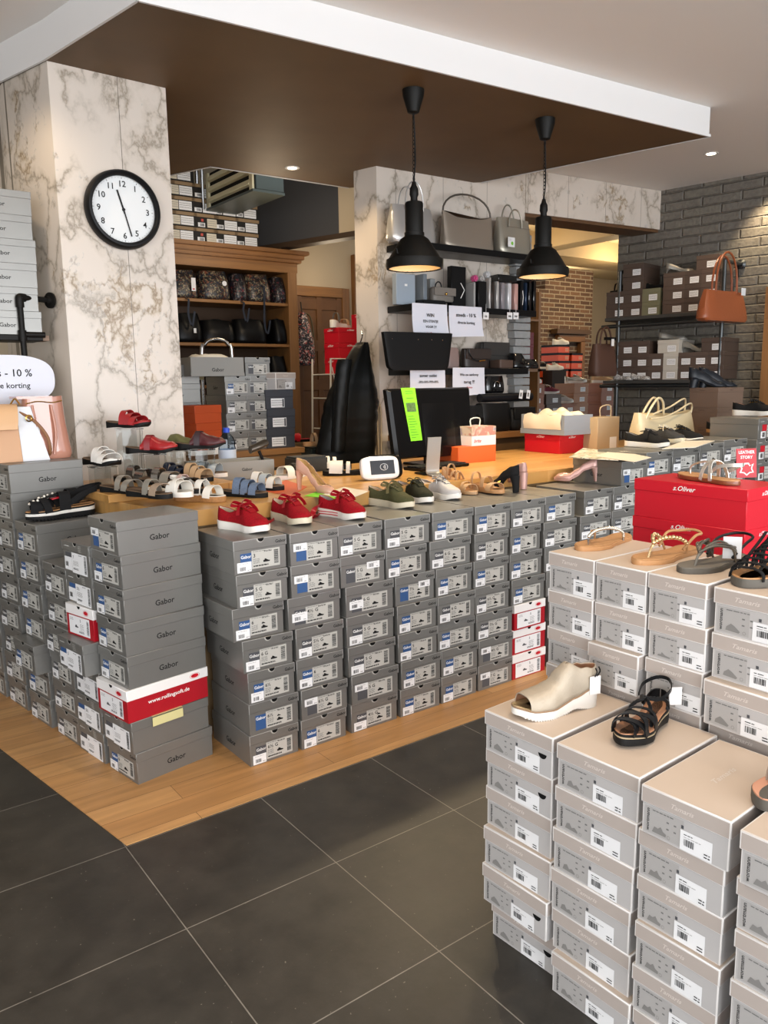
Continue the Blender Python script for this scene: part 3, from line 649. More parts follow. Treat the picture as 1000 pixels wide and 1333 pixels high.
for ci, (anchor, px, types) in enumerate(rows):
    types = types.split(); n = len(px)
    for lv in range(n):
        l, r, y = px[lv]; ty = types[lv]; z = (n - 1 - lv) * GH
        xl, xr = ony(l, y, YR).x, ony(r, y, YR).x; cx = (xl + xr) / 2; sx = min(1.12, max(.93, (xr - xl) / GW)); _si += 1
        jy = random.Random(ci * 31 + lv).uniform(-.006, .006); rz = radians(random.Random(ci * 17 + lv).uniform(-.8, .8))
        pos = ORD[n - 1 - lv] + ' from floor'
        if ty[0] == 'R':
            put(roll(lv), (cx, YR + jy, z), rz, f'red shoe box with white lid, {pos}, in stack {anchor}', 'grey and red shoe boxes in the row along the counter', (sx, 1, 1))
        else:
            body = ty[1:]; st = {'l': 'low', 't': 'top', 'r': 'right', 'm': 'mid', 'n': 'none'}[body[-1]]; size = body[:-1].rstrip(':').replace('_', ' ')
            put(gabor(ty[0], size, st, _si), (cx, YR + jy, z), rz, f'grey shoe box, {"blue" if ty[0] == "B" else "dark"} tag, {pos}, stack {anchor}', 'grey and red shoe boxes in the row along the counter', (sx, 1, 1))
# eighth level begins : five wide stacks to the right, tops at about 1.03
zt8 = 7 * GH
cx = (ony(806.4, 620, YR).x + ony(842, 618, YR).x) / 2
put(gabor('B', '5', 'top', 3), (cx, YR - .005, zt8), 0, 'grey shoe box with long blank side beside pink pump, magazines on its lid', 'grey shoe boxes raised right of the pink pump', (1, 1, 1.02))
for ci, (l, r, y, tz, nm) in enumerate([(842.5, 876, 592, 1.03, 'under the black velcro sneaker'), (876.5, 911, 586, 1.035, 'under the white-laced sneaker'), (912, 943, 579, 1.045, 'under the black perforated shoe'), (943.5, 974, 572, 1.055, 'under the black oxford')]):
    xl, xr = ony(l, y, YR).x, ony(r, y, YR).x; W = (xr - xl) / GW; cx = (xl + xr) / 2
    for k in range(8):
        h = tz / 8
        put(gabor('BKKK'[ci] if k > 4 else 'BK'[k % 2], '6 G', 'low' if k % 3 else 'top', k + ci), (cx, YR + .004 * (k % 2), k * h), 0, f'wide grey shoe box, {ORD[k]} from floor, in the stack {nm}', 'grey shoe boxes raised right of the pink pump', (W * .985, 1, h / GH))
def cam_label():
    return plain_label('camp', GW, [(-.06, .05, -.01, .088, SRED, ''), (-.075, .008, -.02, .048, STICK, 'b'), (-.01, .012, .085, .085, LABELG, 't')])
xl = ony(983, 560, YR).x
for k in range(9):
    h = 1.17 / 9
    put([('box_body', shape('gbody2', lambda: body_mb(GW, GD, GH, GREY), 'box_body')), ('lid', hatch_lid()), ('end_label', cam_label())], (xl + .115, YR - .02 + .004 * (k % 2), k * h), 0, f'grey shoe box with red tag at right edge, {ORD[k]} from floor', 'grey boxes with red tags at the right edge', (1.06, 1, h / GH))

# --- left wing (label ends face left, stacks recede to the left)
WA, WB = V((.851, 2.648, 0)), V((.653, 3.87, 0)); wd = (WB - WA).normalized(); wn = V((wd.y, -wd.x, 0))
WRZ = atan2(wn.y, wn.x) - pi / 2     # local +y (depth) -> wn
wing = [  # anchor, centre-along at base, drift per level, level height, types bottom->top, protrusions
 ('front corner stack', .108, .0022, .1205, 'G:Bl W R G:Bl G:Bl G:Bl G:Bl G:Bt', {2: -.022, 1: -.004}),
 ('second stack of left wing', .345, -.001, .1215, 'W W W W R2 W W', {3: -.055, 2: -.004, 4: -.012, 6: -.01}),
 ('third stack of left wing', .562, -.002, .1225, 'G:Kl G:Kl G:Kl G:Kl G:Kl G:Kl', {3: -.015}),
 ('fourth stack of left wing', .815, -.002, .1245, 'G:Kl G:Bl G:Bl G:Bl G:Bl G:Bl G:Bl', {2: -.05, 3: .0}),
 ('fifth stack of left wing', 1.075, -.005, .1225, 'G:Kl G:Kl G:Kl G:Kl G:Kl G:Kl G:Kl G:Kl G:Kl', {}),
 ('leftmost stack of left wing', 1.31, -.002, .1225, 'G:Kl G:Kl G:Kl G:Kl G:Kl G:Kl G:Kl', {}),
]
for ci, (nm, al, dr, h, types, pro) in enumerate(wing):
    for lv, ty in enumerate(types.split()):
        rr = random.Random(ci * 13 + lv); u = al + dr * lv; off = pro.get(lv, 0) + rr.uniform(-.004, .004) + .0
        P = WA + wd * u + wn * off; rz = WRZ + radians(rr.uniform(-1, 1) + (4 if ty == 'R2' else 0)); pos = ORD[lv] + ' from floor'
        grp = 'shoe boxes of the left wing'
        if ty == 'W': put(wide(lv + ci), (P.x, P.y, lv * h), rz, f'silver-grey shoe box with white label, {pos}, {nm}', grp, (1, 1, h / GH))
        elif ty[0] == 'R': put(roll(lv), (P.x, P.y, lv * h), rz, 'red shoe box with white lid and web address in the front corner stack' if ty == 'R' else 'small red shoe box with white lid in second stack of left wing', grp, ((1.03, 1.05, h / GH) if ty == 'R' else (.90, .92, h / GH)))
        else:
            c, s = ty[2], ty[3]; put(gabor(c, {'B': '5½', 'K': '6 G'}[c] if ci else '6', 'low' if s == 'l' else 'top', lv + ci * 2), (P.x, P.y, lv * h), rz, f'grey shoe box with {"blue" if c == "B" else "dark"} tag, {pos}, {nm}', grp, (1, 1, h / GH))
# strip of yellow tape on the plain box
P = WA + wd * (.108) + wn * 0
tp = MB(); M = Matrix.Translation((P.x, P.y, .1205)) @ Matrix.Rotation(WRZ, 4, 'Z')
tp.box(GW / 2 + .0022, GW / 2 + .0035, .075, .20, .083, .116, mat('yellow_tape', '#cfc78f', .5), M).box(GW / 2 - .03, GW / 2 + .0035, .075, .20, .1207, .1213, mat('yellow_tape', '', .5), M)
tag(tp.build('tape_strip'), 'strip of pale yellow tape on the second box of front corner stack', 'tape')

# --- light stacks in the right foreground
tcol = [('under the beige peep-toe bootie', 1.115, 1.334, 6, 0, True), ('under the black strappy sandal', .889, 1.108, 6, 1, False), ('with an empty lid', .690, .882, 6, 2, False), ('under the peach slipper at the right edge', .458, .668, 6, 2, False)]
offs = {0: [(.02, -.01), (-.005, .002), (.0, .0), (.01, .006), (.006, .003), (0, 0)], 1: [(-.008, -.008), (.004, .004), (.0, .006), (0, .002), (.0, -.002), (0, -.004)], 2: [(.0, 0), (0, .004), (-.004, 0), (.003, .004), (0, .004), (-.008, -.006)], 3: [(.0, .004), (-.002, .0), (.0, .006), (.0, .004), (.002, .008), (-.014, -.002)]}
for ci, (nm, y0, y1, n, sk, hole) in enumerate(tcol):
    for lv in range(n):
        dx, dy = offs[ci][lv]; h = .103
        if ci == 3: h = .1035
        put(tam(TW, sk, lv + ci, hole and lv in (0, 1, 4, 5)), (1.298 + dx, (y0 + y1) / 2 + dy, lv * h), -pi / 2 + radians(2 + random.Random(ci * 7 + lv).uniform(-1.2, 1.2)), f'taupe shoe box, {ORD[lv]} from floor, front stack {nm}', 'taupe shoe boxes of the front stacks', ((y1 - y0 - .006) / TW, 1, h / TH))
bcol = [('under the silver-beaded toe-post', 1.268, 1.424, 3), ('under the gold-beaded toe-post', 1.108, 1.264, 3), ('under the pewter toe-post', .948, 1.104, 3), ('under the black gladiator', .770, .938, 0)]
for ci, (nm, y0, y1, sk) in enumerate(bcol):
    for lv in range(9):
        h = .1064 if ci < 3 else .1062; dx, dy = random.Random(ci * 5 + lv).uniform(-.004, .004), random.Random(ci * 9 + lv).uniform(-.004, .004)
        if lv == 6 and ci in (1, 3): dx -= .018
        put(tam(.160, sk, lv), (1.622 + dx, (y0 + y1) / 2 + dy, lv * h), -pi / 2 + radians(random.Random(lv * 3 + ci).uniform(-1, 1)), f'taupe shoe box, {ORD[lv]} from floor, back stack {nm}', 'taupe shoe boxes of the back stacks', ((y1 - y0) / .160 * .985, 1, h / TH))
# --- red boxes behind them (long side towards the camera)
rl = onz(840, 621, 1.10); rr_ = onz(973, 638, 1.10); ang = atan2(rr_.y - rl.y, rr_.x - rl.x); RL = (rr_ - rl).length
RW = .22
def oliver(i, L=.34, W=.22, H=.12):
    key = f'oliver{L}'
    return [('box_body', plain_body(key, W, L, H - .002, SRED)), ('lid', plain_lid(key, W, L, H, .036, SRED, '~s.Oliver', WPRINT, .018))]
# left local side ('l', normal -x) must face the camera's left : depth axis +y from near right corner to far left
for k in range(9):
    put(oliver(k), (rr_.x + .115, rr_.y + .002 * (k % 2), k * 1.10 / 9), ang + pi / 2 - 2 * pi * 0 if False else 0, f'bright red shoe box, {ORD[k]} from floor, behind the light stacks', 'bright red shoe boxes behind the taupe stacks', (1, RL / .34, 1.10 / 9 / .12))
# --- stack with the ankle boot (brown boxes)
BRN = mat('brown_card', '#6b584b', .55); BRND = mat('dark_brown_card', '#4a3c34', .55)
def brown(key, W, D, H, m=BRN, tm=mat('faded_brown_print', '#4d3f36', .6), lab=True, lx=.03): return [('box_body', plain_body(key, W, D, H, m)), ('lid', plain_lid(key, W, D, H, .035, m, 'Gabor' if not lab else None, tm, .016)), ('end_label', plain_label(key + str(lx), W, [(lx - .035, H * .15, lx + .035, H * .55, STICK, 't')]) if lab else None)]
bp_ = ony(935.5, 508, 3.0); 
for k in range(3):
    put(brown('bootbox', .33, .22, .155, BRN, lab=False), (bp_.x + .33 / 2, 3.0, ZT + .0 + k * .139), 0, f'brown boot box, {ORD[k]} from the counter, under the dark ankle boot', 'brown boot boxes on the counter', (1, 1, .139 / .155))

# ------------------------------------------------------------------ footwear
# local frame: heel at x=0, toe at x=L, z up, sole on z=0
SUEDE = dict(bump=.5, bscale=400)
def hwf(t, W, point=0., slim=0.):
    b = interp([(0, .33), (.12, .36), (.35, .33), (.5, .37), (.68, .5), (.8, .485), (1, .40)], t) * W
    if t < .13: b *= sqrt(max(0, 1 - ((.13 - t) / .13) ** 2))
    if t > .76: b *= max(0, 1 - ((t - .76) / .24) ** (2.1 - point)) ** (.5 + .35 * point)
    return b
def ctr_y(t, side): return side * .009 * (sin(pi * min(1, t * 1.1)) - .4 * t)
def ts(n=26):
    return [(1 - cos(pi * i / n)) / 2 for i in range(n + 1)]
def fz(f, t): return f(t) if callable(f) else (interp(f, t) if isinstance(f, list) else f)
def sole(mb, L, W, zb, zt, mt, side=1, inset=0., t0=0., t1=1., point=0., foot=0., mtop=None, mbot=None):
    """foot > 0 dishes the top like a footbed"""
    rings = []
    for t in ts(28):
        t = t0 + (t1 - t0) * t; h = max(.0005, hwf(t, W, point) - inset); c = ctr_y(t, side); x = t * L; b = fz(zb, t); u = fz(zt, t)
        if t1 < 1 or t0 > 0: h = max(h, .001)
        rings.append([(x, c - h * .96, b), (x, c - h, b + (u - b) * .3), (x, c - h, u - .001), (x, c - h * .9, u), (x, c - h * .45, u - foot), (x, c + h * .45, u - foot), (x, c + h * .9, u), (x, c + h, u - .001), (x, c + h, b + (u - b) * .3), (x, c + h * .96, b)])
    n = 10; vs = [p for r in rings for p in r]; base = len(rings); F = [[], [], []]
    for i in range(base - 1):
        for k in range(n):
            q = (i * n + k, i * n + (k + 1) % n, (i + 1) * n + (k + 1) % n, (i + 1) * n + k)
            F[1 if k in (3, 4, 5) else (2 if k == 9 else 0)].append(q)
    capf = [tuple(reversed(range(n))), tuple(range((base - 1) * n, base * n))]
    b0 = len(mb.v); mb.add(vs, F[0] + capf, mt); 
    for j, m2 in ((1, mtop or mt), (2, mbot or mt)):
        k = mb.m(m2)
        for f in F[j]: mb.f.append(tuple(b0 + i for i in f)); mb.mi.append(k)
    return mb
def upper(L, W, z0, ht, phi, mt, lining=None, side=1, out=.0015, t0=.0, t1=1., pw=.75, point=0., K=8, n=34, inset=0.):
    """ht(t): arch height above z0(t); phi(t): 0..1 fraction closed from each side (1 = closed over the top)"""
    mb = MB(); tt = [t0 + (t1 - t0) * t for t in ts(n)]
    for sgn in (-1, 1):
        rings = []
        for t in tt:
            h = hwf(t, W, point) - inset + out; c = ctr_y(t, side); zz = fz(z0, t); H = fz(ht, t); P = fz(phi, t) * pi / 2; r = []
            for k in range(K + 1):
                a = P * k / K; y = h * (abs(cos(a)) ** pw); z = H * sin(a) ** .85 if a > 0 else 0
                r.append((t * L, c + sgn * y, zz + z))
            if P > pi / 2 - 1e-4: r[-1] = (t * L, c, zz + H)
            rings.append(r if sgn > 0 else r)
        vs = [p for r in rings for p in r]; m = K + 1; fs = []
        for i in range(len(rings) - 1):
            for k in range(K):
                q = (i * m + k, (i + 1) * m + k, (i + 1) * m + k + 1, i * m + k + 1); fs.append(q if sgn < 0 else tuple(reversed(q)))
        mb.add(vs, fs, mt)
    if lining and lining not in mb.mats: mb.mats.append(lining)
    return mb
LACE_HOLE = mat('eyelet_metal', '#c9a24a', .3, 1.)
def bow(mb, c, mt, s=1., r=.0022, ribbon=False):
    x, y, z = c
    for sg in (-1, 1):
        lp = [(x, y, z), (x - .012 * s, y + sg * .022 * s, z + .010 * s), (x - .004 * s, y + sg * .040 * s, z + .003 * s), (x + .010 * s, y + sg * .026 * s, z - .001), (x + .002, y + sg * .004, z)]
        tl = [(x, y, z), (x + .012 * s, y + sg * .020 * s, z + .003 * s), (x + .020 * s, y + sg * .036 * s, z - .012 * s), (x + .024 * s, y + sg * .042 * s, z - .026 * s)]
        if ribbon: mb.band(lp, (.6, .1, .6), .011 * s, .0012, mt, smooth=5); mb.band(tl, (.7, .2, .4), .012 * s, .0012, mt, smooth=5)
        else: mb.tube(lp, r, mt, 6, smooth=4); mb.tube(tl, r, mt, 6, smooth=4)
    mb.sphere((x, y, z), .005 * s if ribbon else .0035, mt, 5)
def sneaker(name, label, group, mu, msole, mlin, mlace, side=1, L=.262, W=.098, sh=.034, ribbon=False, stripe=None, velcro=False, eyel=LACE_HOLE, msole2=None, runner=False, ml2=None):
    r = thing(name, label, 'shoe', group=group)
    zb = [(0, .004 if runner else .0), (.15, 0), (.7, 0), (1, .012)]; zt = [(0, sh), (.5, sh * .85), (.75, sh * .8), (1, sh * .85 + .006)]
    m = MB(); sole(m, L, W, zb, zt, msole, side, mbot=msole2 or msole)
    if stripe:
        for q in (.32, .62):
            sp = MB()
            for sg in (-1, 1):
                pts = [(t * L, ctr_y(t, side) + sg * (hwf(t, W) + .0003), sh * q) for t in [0.02 + .5 * i / 14 for i in range(15)]]
                m.band(pts, (0, 0, 1), .0036, .0012, stripe)
    m.build('sole', r)
    zt2 = lambda t: interp(zt, t) - .003
    ht = [(0, .056), (.10, .054), (.28, .047), (.42, .060), (.55, .064), (.72, .046), (.85, .032), (.95, .022), (1, .008)]
    ph = [(0, .78), (.06, .70), (.25, .58), (.38, .62), (.52, .76), (.62, .92), (.66, 1), (1, 1)]
    u = upper(L, W, zt2, ht, ph, mu, mlin, side, out=-.004); u.build('upper', r, solid=(.003, -1, 1))
    ins = MB(); sole(ins, L, W, sh, sh + .004, mlin, side, inset=.008, t1=.7); ins.build('insole', r)
    # tongue
    c = lambda t: ctr_y(t, side); H = lambda t: interp(zt, t) + interp(ht, t)
    tg = MB(); pts = [(L * t, c(t), H(t) - .001 + (.006 if t < .45 else 0)) for t in (.70, .62, .52, .44, .36)]; tg.band(pts, (0, 1, 0), lambda q: .030 + .016 * q, .004, ml2 or mu, smooth=4); tg.build('tongue', r)
    la = MB()
    if not velcro:
        N = 5
        for i in range(N):
            t = .42 + .045 * i; w = .020 - .0012 * i; x = L * t; z = H(t) - .004
            la.tube([(x, c(t) - w, z - .003), (x + .002, c(t) - w * .5, z + .004), (x + .004, c(t), z + .006), (x + .002, c(t) + w * .5, z + .004), (x, c(t) + w, z - .003)], .0026, mlace, 6, smooth=3) if not ribbon else la.band([(x, c(t) - w, z - .003), (x + .002, c(t) - w * .5, z + .004), (x + .004, c(t), z + .006), (x + .002, c(t) + w * .5, z + .004), (x, c(t) + w, z - .003)], (1, 0, .4), .009, .0014, mlace, smooth=3)
            if i < N - 1:
                t2 = t + .045; la.tube([(x, c(t) - w, z - .002), (L * t2, c(t2) + w, H(t2) - .005)], .002, mlace, 5)
        bow(la, (L * .45, c(.45), H(.45) + .008), mlace, 1.25 if ribbon else .95, ribbon=ribbon)
        la.build('laces', r)
        ey = MB()
        for i in range(N):
            t = .42 + .045 * i; w = .022 - .0012 * i
            for sg in (-1, 1): ey.lathe([(.0015, .001), (.0042, .0012), (.0042, 0)], eyel, n=10, M=Matrix.Translation((L * t, c(t) + sg * w, H(t) - .007)) @ Matrix.Rotation(-sg * .75, 4, 'X'))
        ey.build('eyelets', r)
    else:
        t = .50; pts = [(L * t, c(t) + (hwf(t, W) + .001) * cos(a) , interp(zt, t) + .004 + (interp(ht, t) + .004) * sin(a) ** .8) for a in [pi * (.06 + .88 * i / 12) for i in range(13)]]
        la.band(pts, (1, 0, .1), .032, .003, mlace); la.build('velcro_strap', r)
        tp = MB(); tp.tube([(L * .52, -.012, H(.5) + .004), (L * .56, -.004, H(.54) + .004), (L * .53, .004, H(.5) + .006)], .0022, mat('silver', '#c9c9c9', .25, 1.), 6); tp.build('buckle', r)
    return r
def arch(L, W, side, z0, ta, tb, h, ex=.001, a0=.0, a1=1., n=14, pw=.75):
    """points of a strap from the +y edge at ta over to the -y edge at tb"""
    out = []
    for i in range(n + 1):
        q = a0 + (a1 - a0) * i / n; a = pi * q; t = ta + (tb - ta) * q; hh = hwf(t, W) + ex; y = cos(a); y = (abs(y) ** pw) * (1 if y > 0 else -1)
        out.append((t * L, ctr_y(t, side) + hh * y, fz(z0, t) - .003 + h * sin(a) ** .85 if 0 < a < pi - 1e-6 else fz(z0, t) - .006))
    return out
CORK = mat('cork', '#a57747', .7, nz=.15, nscale=120)
TANI = mat('tan_insole', '#b98a5c', .55, nz=.06, nscale=20)
def sandal(name, label, group, straps, msole, mfoot, side=1, L=.245, W=.092, zb=0., zt=.018, foot=.003, layers=None, buckles=None, ankle=None, cat='sandal', teeth=None, tagp=None):
    """straps: (ta, tb, height, width, material, twist)"""
    r = thing(name, label, cat, group=group)
    m = MB()
    if layers:
        lz = fz
        for (f0, f1, lm) in layers: sole(m, L, W, (lambda t, f0=f0: fz(zb, t) + (fz(zt, t) - fz(zb, t)) * f0), (lambda t, f1=f1: fz(zb, t) + (fz(zt, t) - fz(zb, t)) * f1), lm, side, inset=0)
    else: sole(m, L, W, zb, zt, msole, side)
    if teeth:
        for i in range(20):
            t = .04 + .9 * i / 20; hw = hwf(t, W)
            m.box(t * L, t * L + .006, ctr_y(t, side) - hw * .98, ctr_y(t, side) + hw * .98, fz(zb, t) - .0045, fz(zb, t) + .001, teeth)
    m.build('sole', r)
    fb = MB(); sole(fb, L, W, (lambda t: fz(zt, t) - .001), (lambda t: fz(zt, t) + .003), mfoot, side, inset=.002, foot=foot); fb.build('footbed', r)
    for st in straps:
        ta, tb, h, w, sm = st[:5]; tw = st[5] if len(st) > 5 else 0.
        sb = MB(); pts = arch(L, W, side, zt, ta, tb, h); sb.band(pts, (1, tw, 0), w, .0026, sm); 
        if len(st) > 6 and st[6]:
            k = len(pts) // 3; p = V(pts[k]); sb.box(-.008, .008, -.0012, .0012, -.010, .010, st[6], Matrix.Translation(p + V((0, .003, .003))) @ Matrix.Rotation(-.9, 4, 'X'), bev=.001)
        sb.build('strap', r)
    if ankle:
        h0, am, tf = ankle; pts = []
        for i in range(15):
            a = pi * (i / 14); pts.append((L * (tf - (tf - .01) * sin(a)), .036 * cos(a) * (1 if side > 0 else 1), fz(zt, .2) + h0 + .012 * sin(a)))
        MB().band(pts, (0, 0, 1), .008, .0022, am).build('ankle_strap', r)
    return r
def pump(name, label, group, mt, mlin, mheel=None, L=.24, W=.080, hh=.075, hw=.012, hl=.013, point=.6, block=False, platform=0., side=1):
    r = thing(name, label, 'shoe', group=group); mheel = mheel or mt
    zf = lambda t: interp([(0, hh), (.12, hh * .985), (.30, hh * .80), (.5, hh * .34), (.66, .004), (1, .004)], t) + platform
    m = MB(); sole(m, L, W, lambda t: zf(t) - .004 - (platform if t > .55 else platform * max(0, (t - .3) / .25)) * (1 if platform else 0), zf, mt, side, point=point); m.build('sole', r)
    ht = [(0, .060), (.15, .056), (.4, .046), (.62, .036), (.74, .034), (.88, .028), (1, .006)]
    ph = [(0, .70), (.1, .62), (.4, .52), (.62, .58), (.72, .82), (.76, 1), (1, 1)]
    upper(L, W, lambda t: zf(t) - .002, ht, ph, mt, mlin, side, out=0., point=point, inset=.001).build('upper', r, solid=(.002, -1, 1))
    MB_ = MB(); sole(MB_, L, W, lambda t: zf(t), lambda t: zf(t) + .002, mlin, side, inset=.004, point=point, t1=.8); MB_.build('insole', r)
    hm = MB(); H = hh + platform - .003; rings = []
    for i in range(9):
        q = i / 8; z = H * q; s = (1 - .0) ; e = q ** 2.2
        lx0 = -.000 + (.006 * (1 - q) if not block else .002 * (1 - q)); lx1 = lx0 + hl + (.040 - hl) * e if not block else .030 + .022 * e; ww = hw + (.026 - hw) * e if not block else .020 + .008 * e
        rings.append([(lx0 + (lx1 - lx0) * (.5 - .5 * cos(a)), ww * sin(a) * (1 if True else 1), z - (0 if q < 1 else 0)) for a in [2 * pi * k / 16 for k in range(16)]])
    hm.loft(rings, mheel); hm.build('heel', r)
    return r
def mule(name, label, group, mt, msole, mfoot, L=.25, W=.096, slots=3, side=1, m2=None, closed=False):
    r = thing(name, label, 'shoe', group=group)
    zb = [(0, .0), (.3, .004), (.5, .001), (.8, .004), (1, .022)]; zt = [(0, .032), (.3, .024), (.7, .022), (1, .034)]
    m = MB(); sole(m, L, W, zb, zt, msole, side); m.build('sole', r)
    MB_ = MB(); sole(MB_, L, W, lambda t: interp(zt, t) - .001, lambda t: interp(zt, t) + .003, mfoot, side, inset=.003, foot=.003); MB_.build('footbed', r)
    if closed:
        ht = [(.30, .030), (.40, .060), (.5, .064), (.7, .046), (.88, .030), (1, .010)]
        upper(L, W, lambda t: interp(zt, t) - .004, ht, [(.3, .5), (.36, .8), (.42, 1), (1, 1)], mt, mfoot, side, out=.001, t0=.30).build('upper', r, solid=(.003, -1, 1))
        if m2: MB().band(arch(L, W, side, zt, .50, .44, .066, .004), (1, 0, 0), .028, .003, m2).build('strap', r)
    else:
        for i in range(slots):
            t = .44 + .135 * i; h = (.064, .052, .038)[min(i, 2)]
            MB().band(arch(L, W, side, zt, t + .045, t - .02, h, .003), (1, .25, .1), .030, .003, mt).build('strap', r)
        u = upper(L, W, lambda t: interp(zt, t) - .004, [(.38, .018), (.9, .018), (1, .008)], [(0, .5), (.9, .5), (1, .6)], mt, mfoot, side, out=.002, t0=.36, t1=1., pw=.75); u.build('side_band', r, solid=(.003, -1, 1))
    return r
def lay(r, heel, toe, z, sc=1., tilt=0.):
    """rest the shoe with heel and toe at two points of the plane z"""
    h, t = (onz(*heel, z), onz(*toe, z)) if len(heel) == 2 else (V(heel), V(toe))
    L = max((v.co.x for ch in r.children for v in ch.data.vertices), default=.25) * sc; r.scale = (sc, sc, sc); mid = (h + t) / 2; a = atan2(t.y - h.y, t.x - h.x)
    r.rotation_euler = (tilt, 0, a); r.location = (mid.x - cos(a) * L / 2, mid.y - sin(a) * L / 2, z)
    return r
def lay_at(r, px, z, deg, tilt=0.):
    L = .25; mid = onz(*px, z) if len(px) == 2 else V(px); a = radians(deg); r.rotation_euler = (tilt, 0, a); r.location = (mid.x - cos(a) * L / 2, mid.y - sin(a) * L / 2, z); return r
RSU = mat('red_suede', '#8e0a17', .85, spec=.2, nz=.18, nscale=160, **SUEDE)
OLIVE = mat('olive_suede', '#4a4a30', .85, spec=.2, nz=.12, nscale=160, **SUEDE)
DOLIVE = mat('dark_olive_suede', '#2d2e20', .85, spec=.2, nz=.12, nscale=160, **SUEDE)
LTGREY = mat('pale_grey_leather', '#b9b6b4', .55, nz=.05, nscale=60)
WSOLE = mat('white_rubber', '#e2ded6', .5); CSOLE = mat('cream_rubber', '#cfc6ae', .55); BSOLE = mat('black_rubber', '#131313', .6)
LIN = mat('cream_lining', '#c9b9a2', .7); LING = mat('grey_lining', '#a9a49e', .7)
RED_RIB = mat('red_satin_ribbon', '#960c1b', .35); OLIVERIB = mat('olive_satin_ribbon', '#6a6240', .35)
NAVY = mat('navy_leather', '#20283a', .5); BLKS = mat('black_suede', '#161617', .8, spec=.2, **SUEDE); BLKL = mat('black_leather', '#141415', .35)
WLEA = mat('white_leather', '#e0dcd2', .45); SILV = mat('silver_leather', '#b9b4a8', .3, .7); GOLDM = mat('gold_metal', '#d2a65a', .25, 1.)
BEIGE = mat('beige_leather', '#b7946e', .55, nz=.05, nscale=40); NUDE = mat('nude_patent', '#c99c86', .12, coat=.8); PINKG = mat('pink_glitter', '#c29a90', .35, .35, nz=.25, nscale=900)
STEEL = mat('chrome', '#c2c2c2', .18, 1.)
SNAKE = m_spots('snake_print', '#c2bfbb', ['#3f3f42', '#8a8784'], 90, .52, .5)
G1 = 'sneakers and shoes displayed on the grey box row'
ZR = 7 * GH
lay_at(sneaker('red_sneaker', 'red suede sneaker with white sole, leftmost, nearest the corner stack', G1, RSU, WSOLE, LIN, RED_RIB, ribbon=True), (316, 690), ZR, -72)
lay_at(sneaker('red_sneaker', 'red suede sneaker with cream sole, middle of the three red ones', G1, RSU, CSOLE, LIN, RED_RIB, ribbon=True), (378, 679), ZR, -88)
lay_at(sneaker('red_sneaker', 'red sneaker with red stripes along its white sole and satin laces', G1, RSU, WSOLE, LING, RED_RIB, ribbon=True, stripe=SRED), (444, 673), ZR, -78)
# trailing ribbon of the middle pair
tag(MB().band([onz(344, 680, ZR + .004), onz(352, 679, ZR + .004), onz(359, 674, ZR + .006), onz(366, 668, ZR + .02)], (0, .3, 1), .012, .0015, RED_RIB, smooth=5).build('shoe_ribbon'), 'short red satin ribbon end lying between the first two red sneakers', 'ribbon')
tag(MB().band([onz(415, 671, ZR + .006), onz(408, 672, ZR + .01), onz(409, 664, ZR + .03), onz(419, 655, ZR + .055)], (1, .2, .3), .022, .0015, RED_RIB, smooth=5).build('shoe_ribbon'), 'wide red satin ribbon trailing between the middle and striped red sneakers', 'ribbon')
lay_at(sneaker('olive_sneaker', 'olive suede sneaker with cream platform sole and satin laces', G1, OLIVE, CSOLE, LIN, OLIVERIB, ribbon=True, eyel=STEEL), (508, 659), ZR, -77)
lay_at(sneaker('dark_olive_sneaker', 'dark olive sneaker with white sole between olive and pale grey ones', G1, DOLIVE, WSOLE, LING, mat('dark_lace', '#23241c', .6)), (539, 652), ZR, -92)
lay_at(sneaker('pale_grey_sneaker', 'pale grey sneaker with snake print tongue and white sole', G1, LTGREY, WSOLE, LING, SNAKE, ml2=SNAKE, eyel=STEEL), (571, 648), ZR, -82)
def heeled(name, label, g, mt, mf, L=.235, hh=.062, block=True, straps=None, mh=None):
    r = pump(name, label, g, mt, mf, mheel=mh, L=L, W=.084, hh=hh, block=block, point=.1, platform=.012)
    for ch in list(r.children):
        if ch.name.startswith('upper'): bpy.data.objects.remove(ch)
    zf = lambda t: interp([(0, hh), (.12, hh * .985), (.30, hh * .80), (.5, hh * .34), (.66, .004), (1, .004)], t) + .012
    for (ta, tb, h, w, m2) in straps: MB().band(arch(L, .084, 1, zf, ta, tb, h, .001), (1, 0, 0), w, .0026, m2).build('strap', r)
    upper(L, .084, zf, [(0, .055), (.12, .05), (.24, .02)], [(0, .6), (.2, .5), (.26, .3)], mt, mf, 1, out=0., t0=0., t1=.25).build('heel_counter', r, solid=(.002, -1, 1)); return r
lay_at(heeled('strappy_heel', 'beige strappy block-heel sandal with snake edged sole', G1, BEIGE, TANI, straps=[(.80, .74, .034, .030, BEIGE), (.62, .70, .044, .014, BEIGE), (.34, .5, .060, .012, BEIGE), (.5, .3, .062, .012, BEIGE), (.22, .22, .075, .012, BEIGE)]), (600, 641), ZR + .003, -86)
lay_at(sandal('wedge_sandal', 'tan sandal with gold buckle beside the black block-heel pump', G1, [(.78, .70, .034, .030, BEIGE, 0, GOLDM), (.52, .48, .052, .022, BEIGE), (.20, .20, .060, .014, BEIGE)], TANI, TANI, zb=[(0, 0), (1, .006)], zt=[(0, .045), (.4, .036), (.7, .022), (1, .022)], L=.235), (634, 641), ZR + .003, -86)
lay(pump('black_pump', 'black suede block-heel pump pointing left', G1, BLKS, LIN, block=True, hh=.085, W=.078), (674, 641), (626, 636), ZR + .003)
lay(pump('glitter_pump', 'pink glitter pump half hidden behind the black one', G1, PINKG, LIN, block=True, hh=.085), (690, 639), (652, 628), ZR + .003)
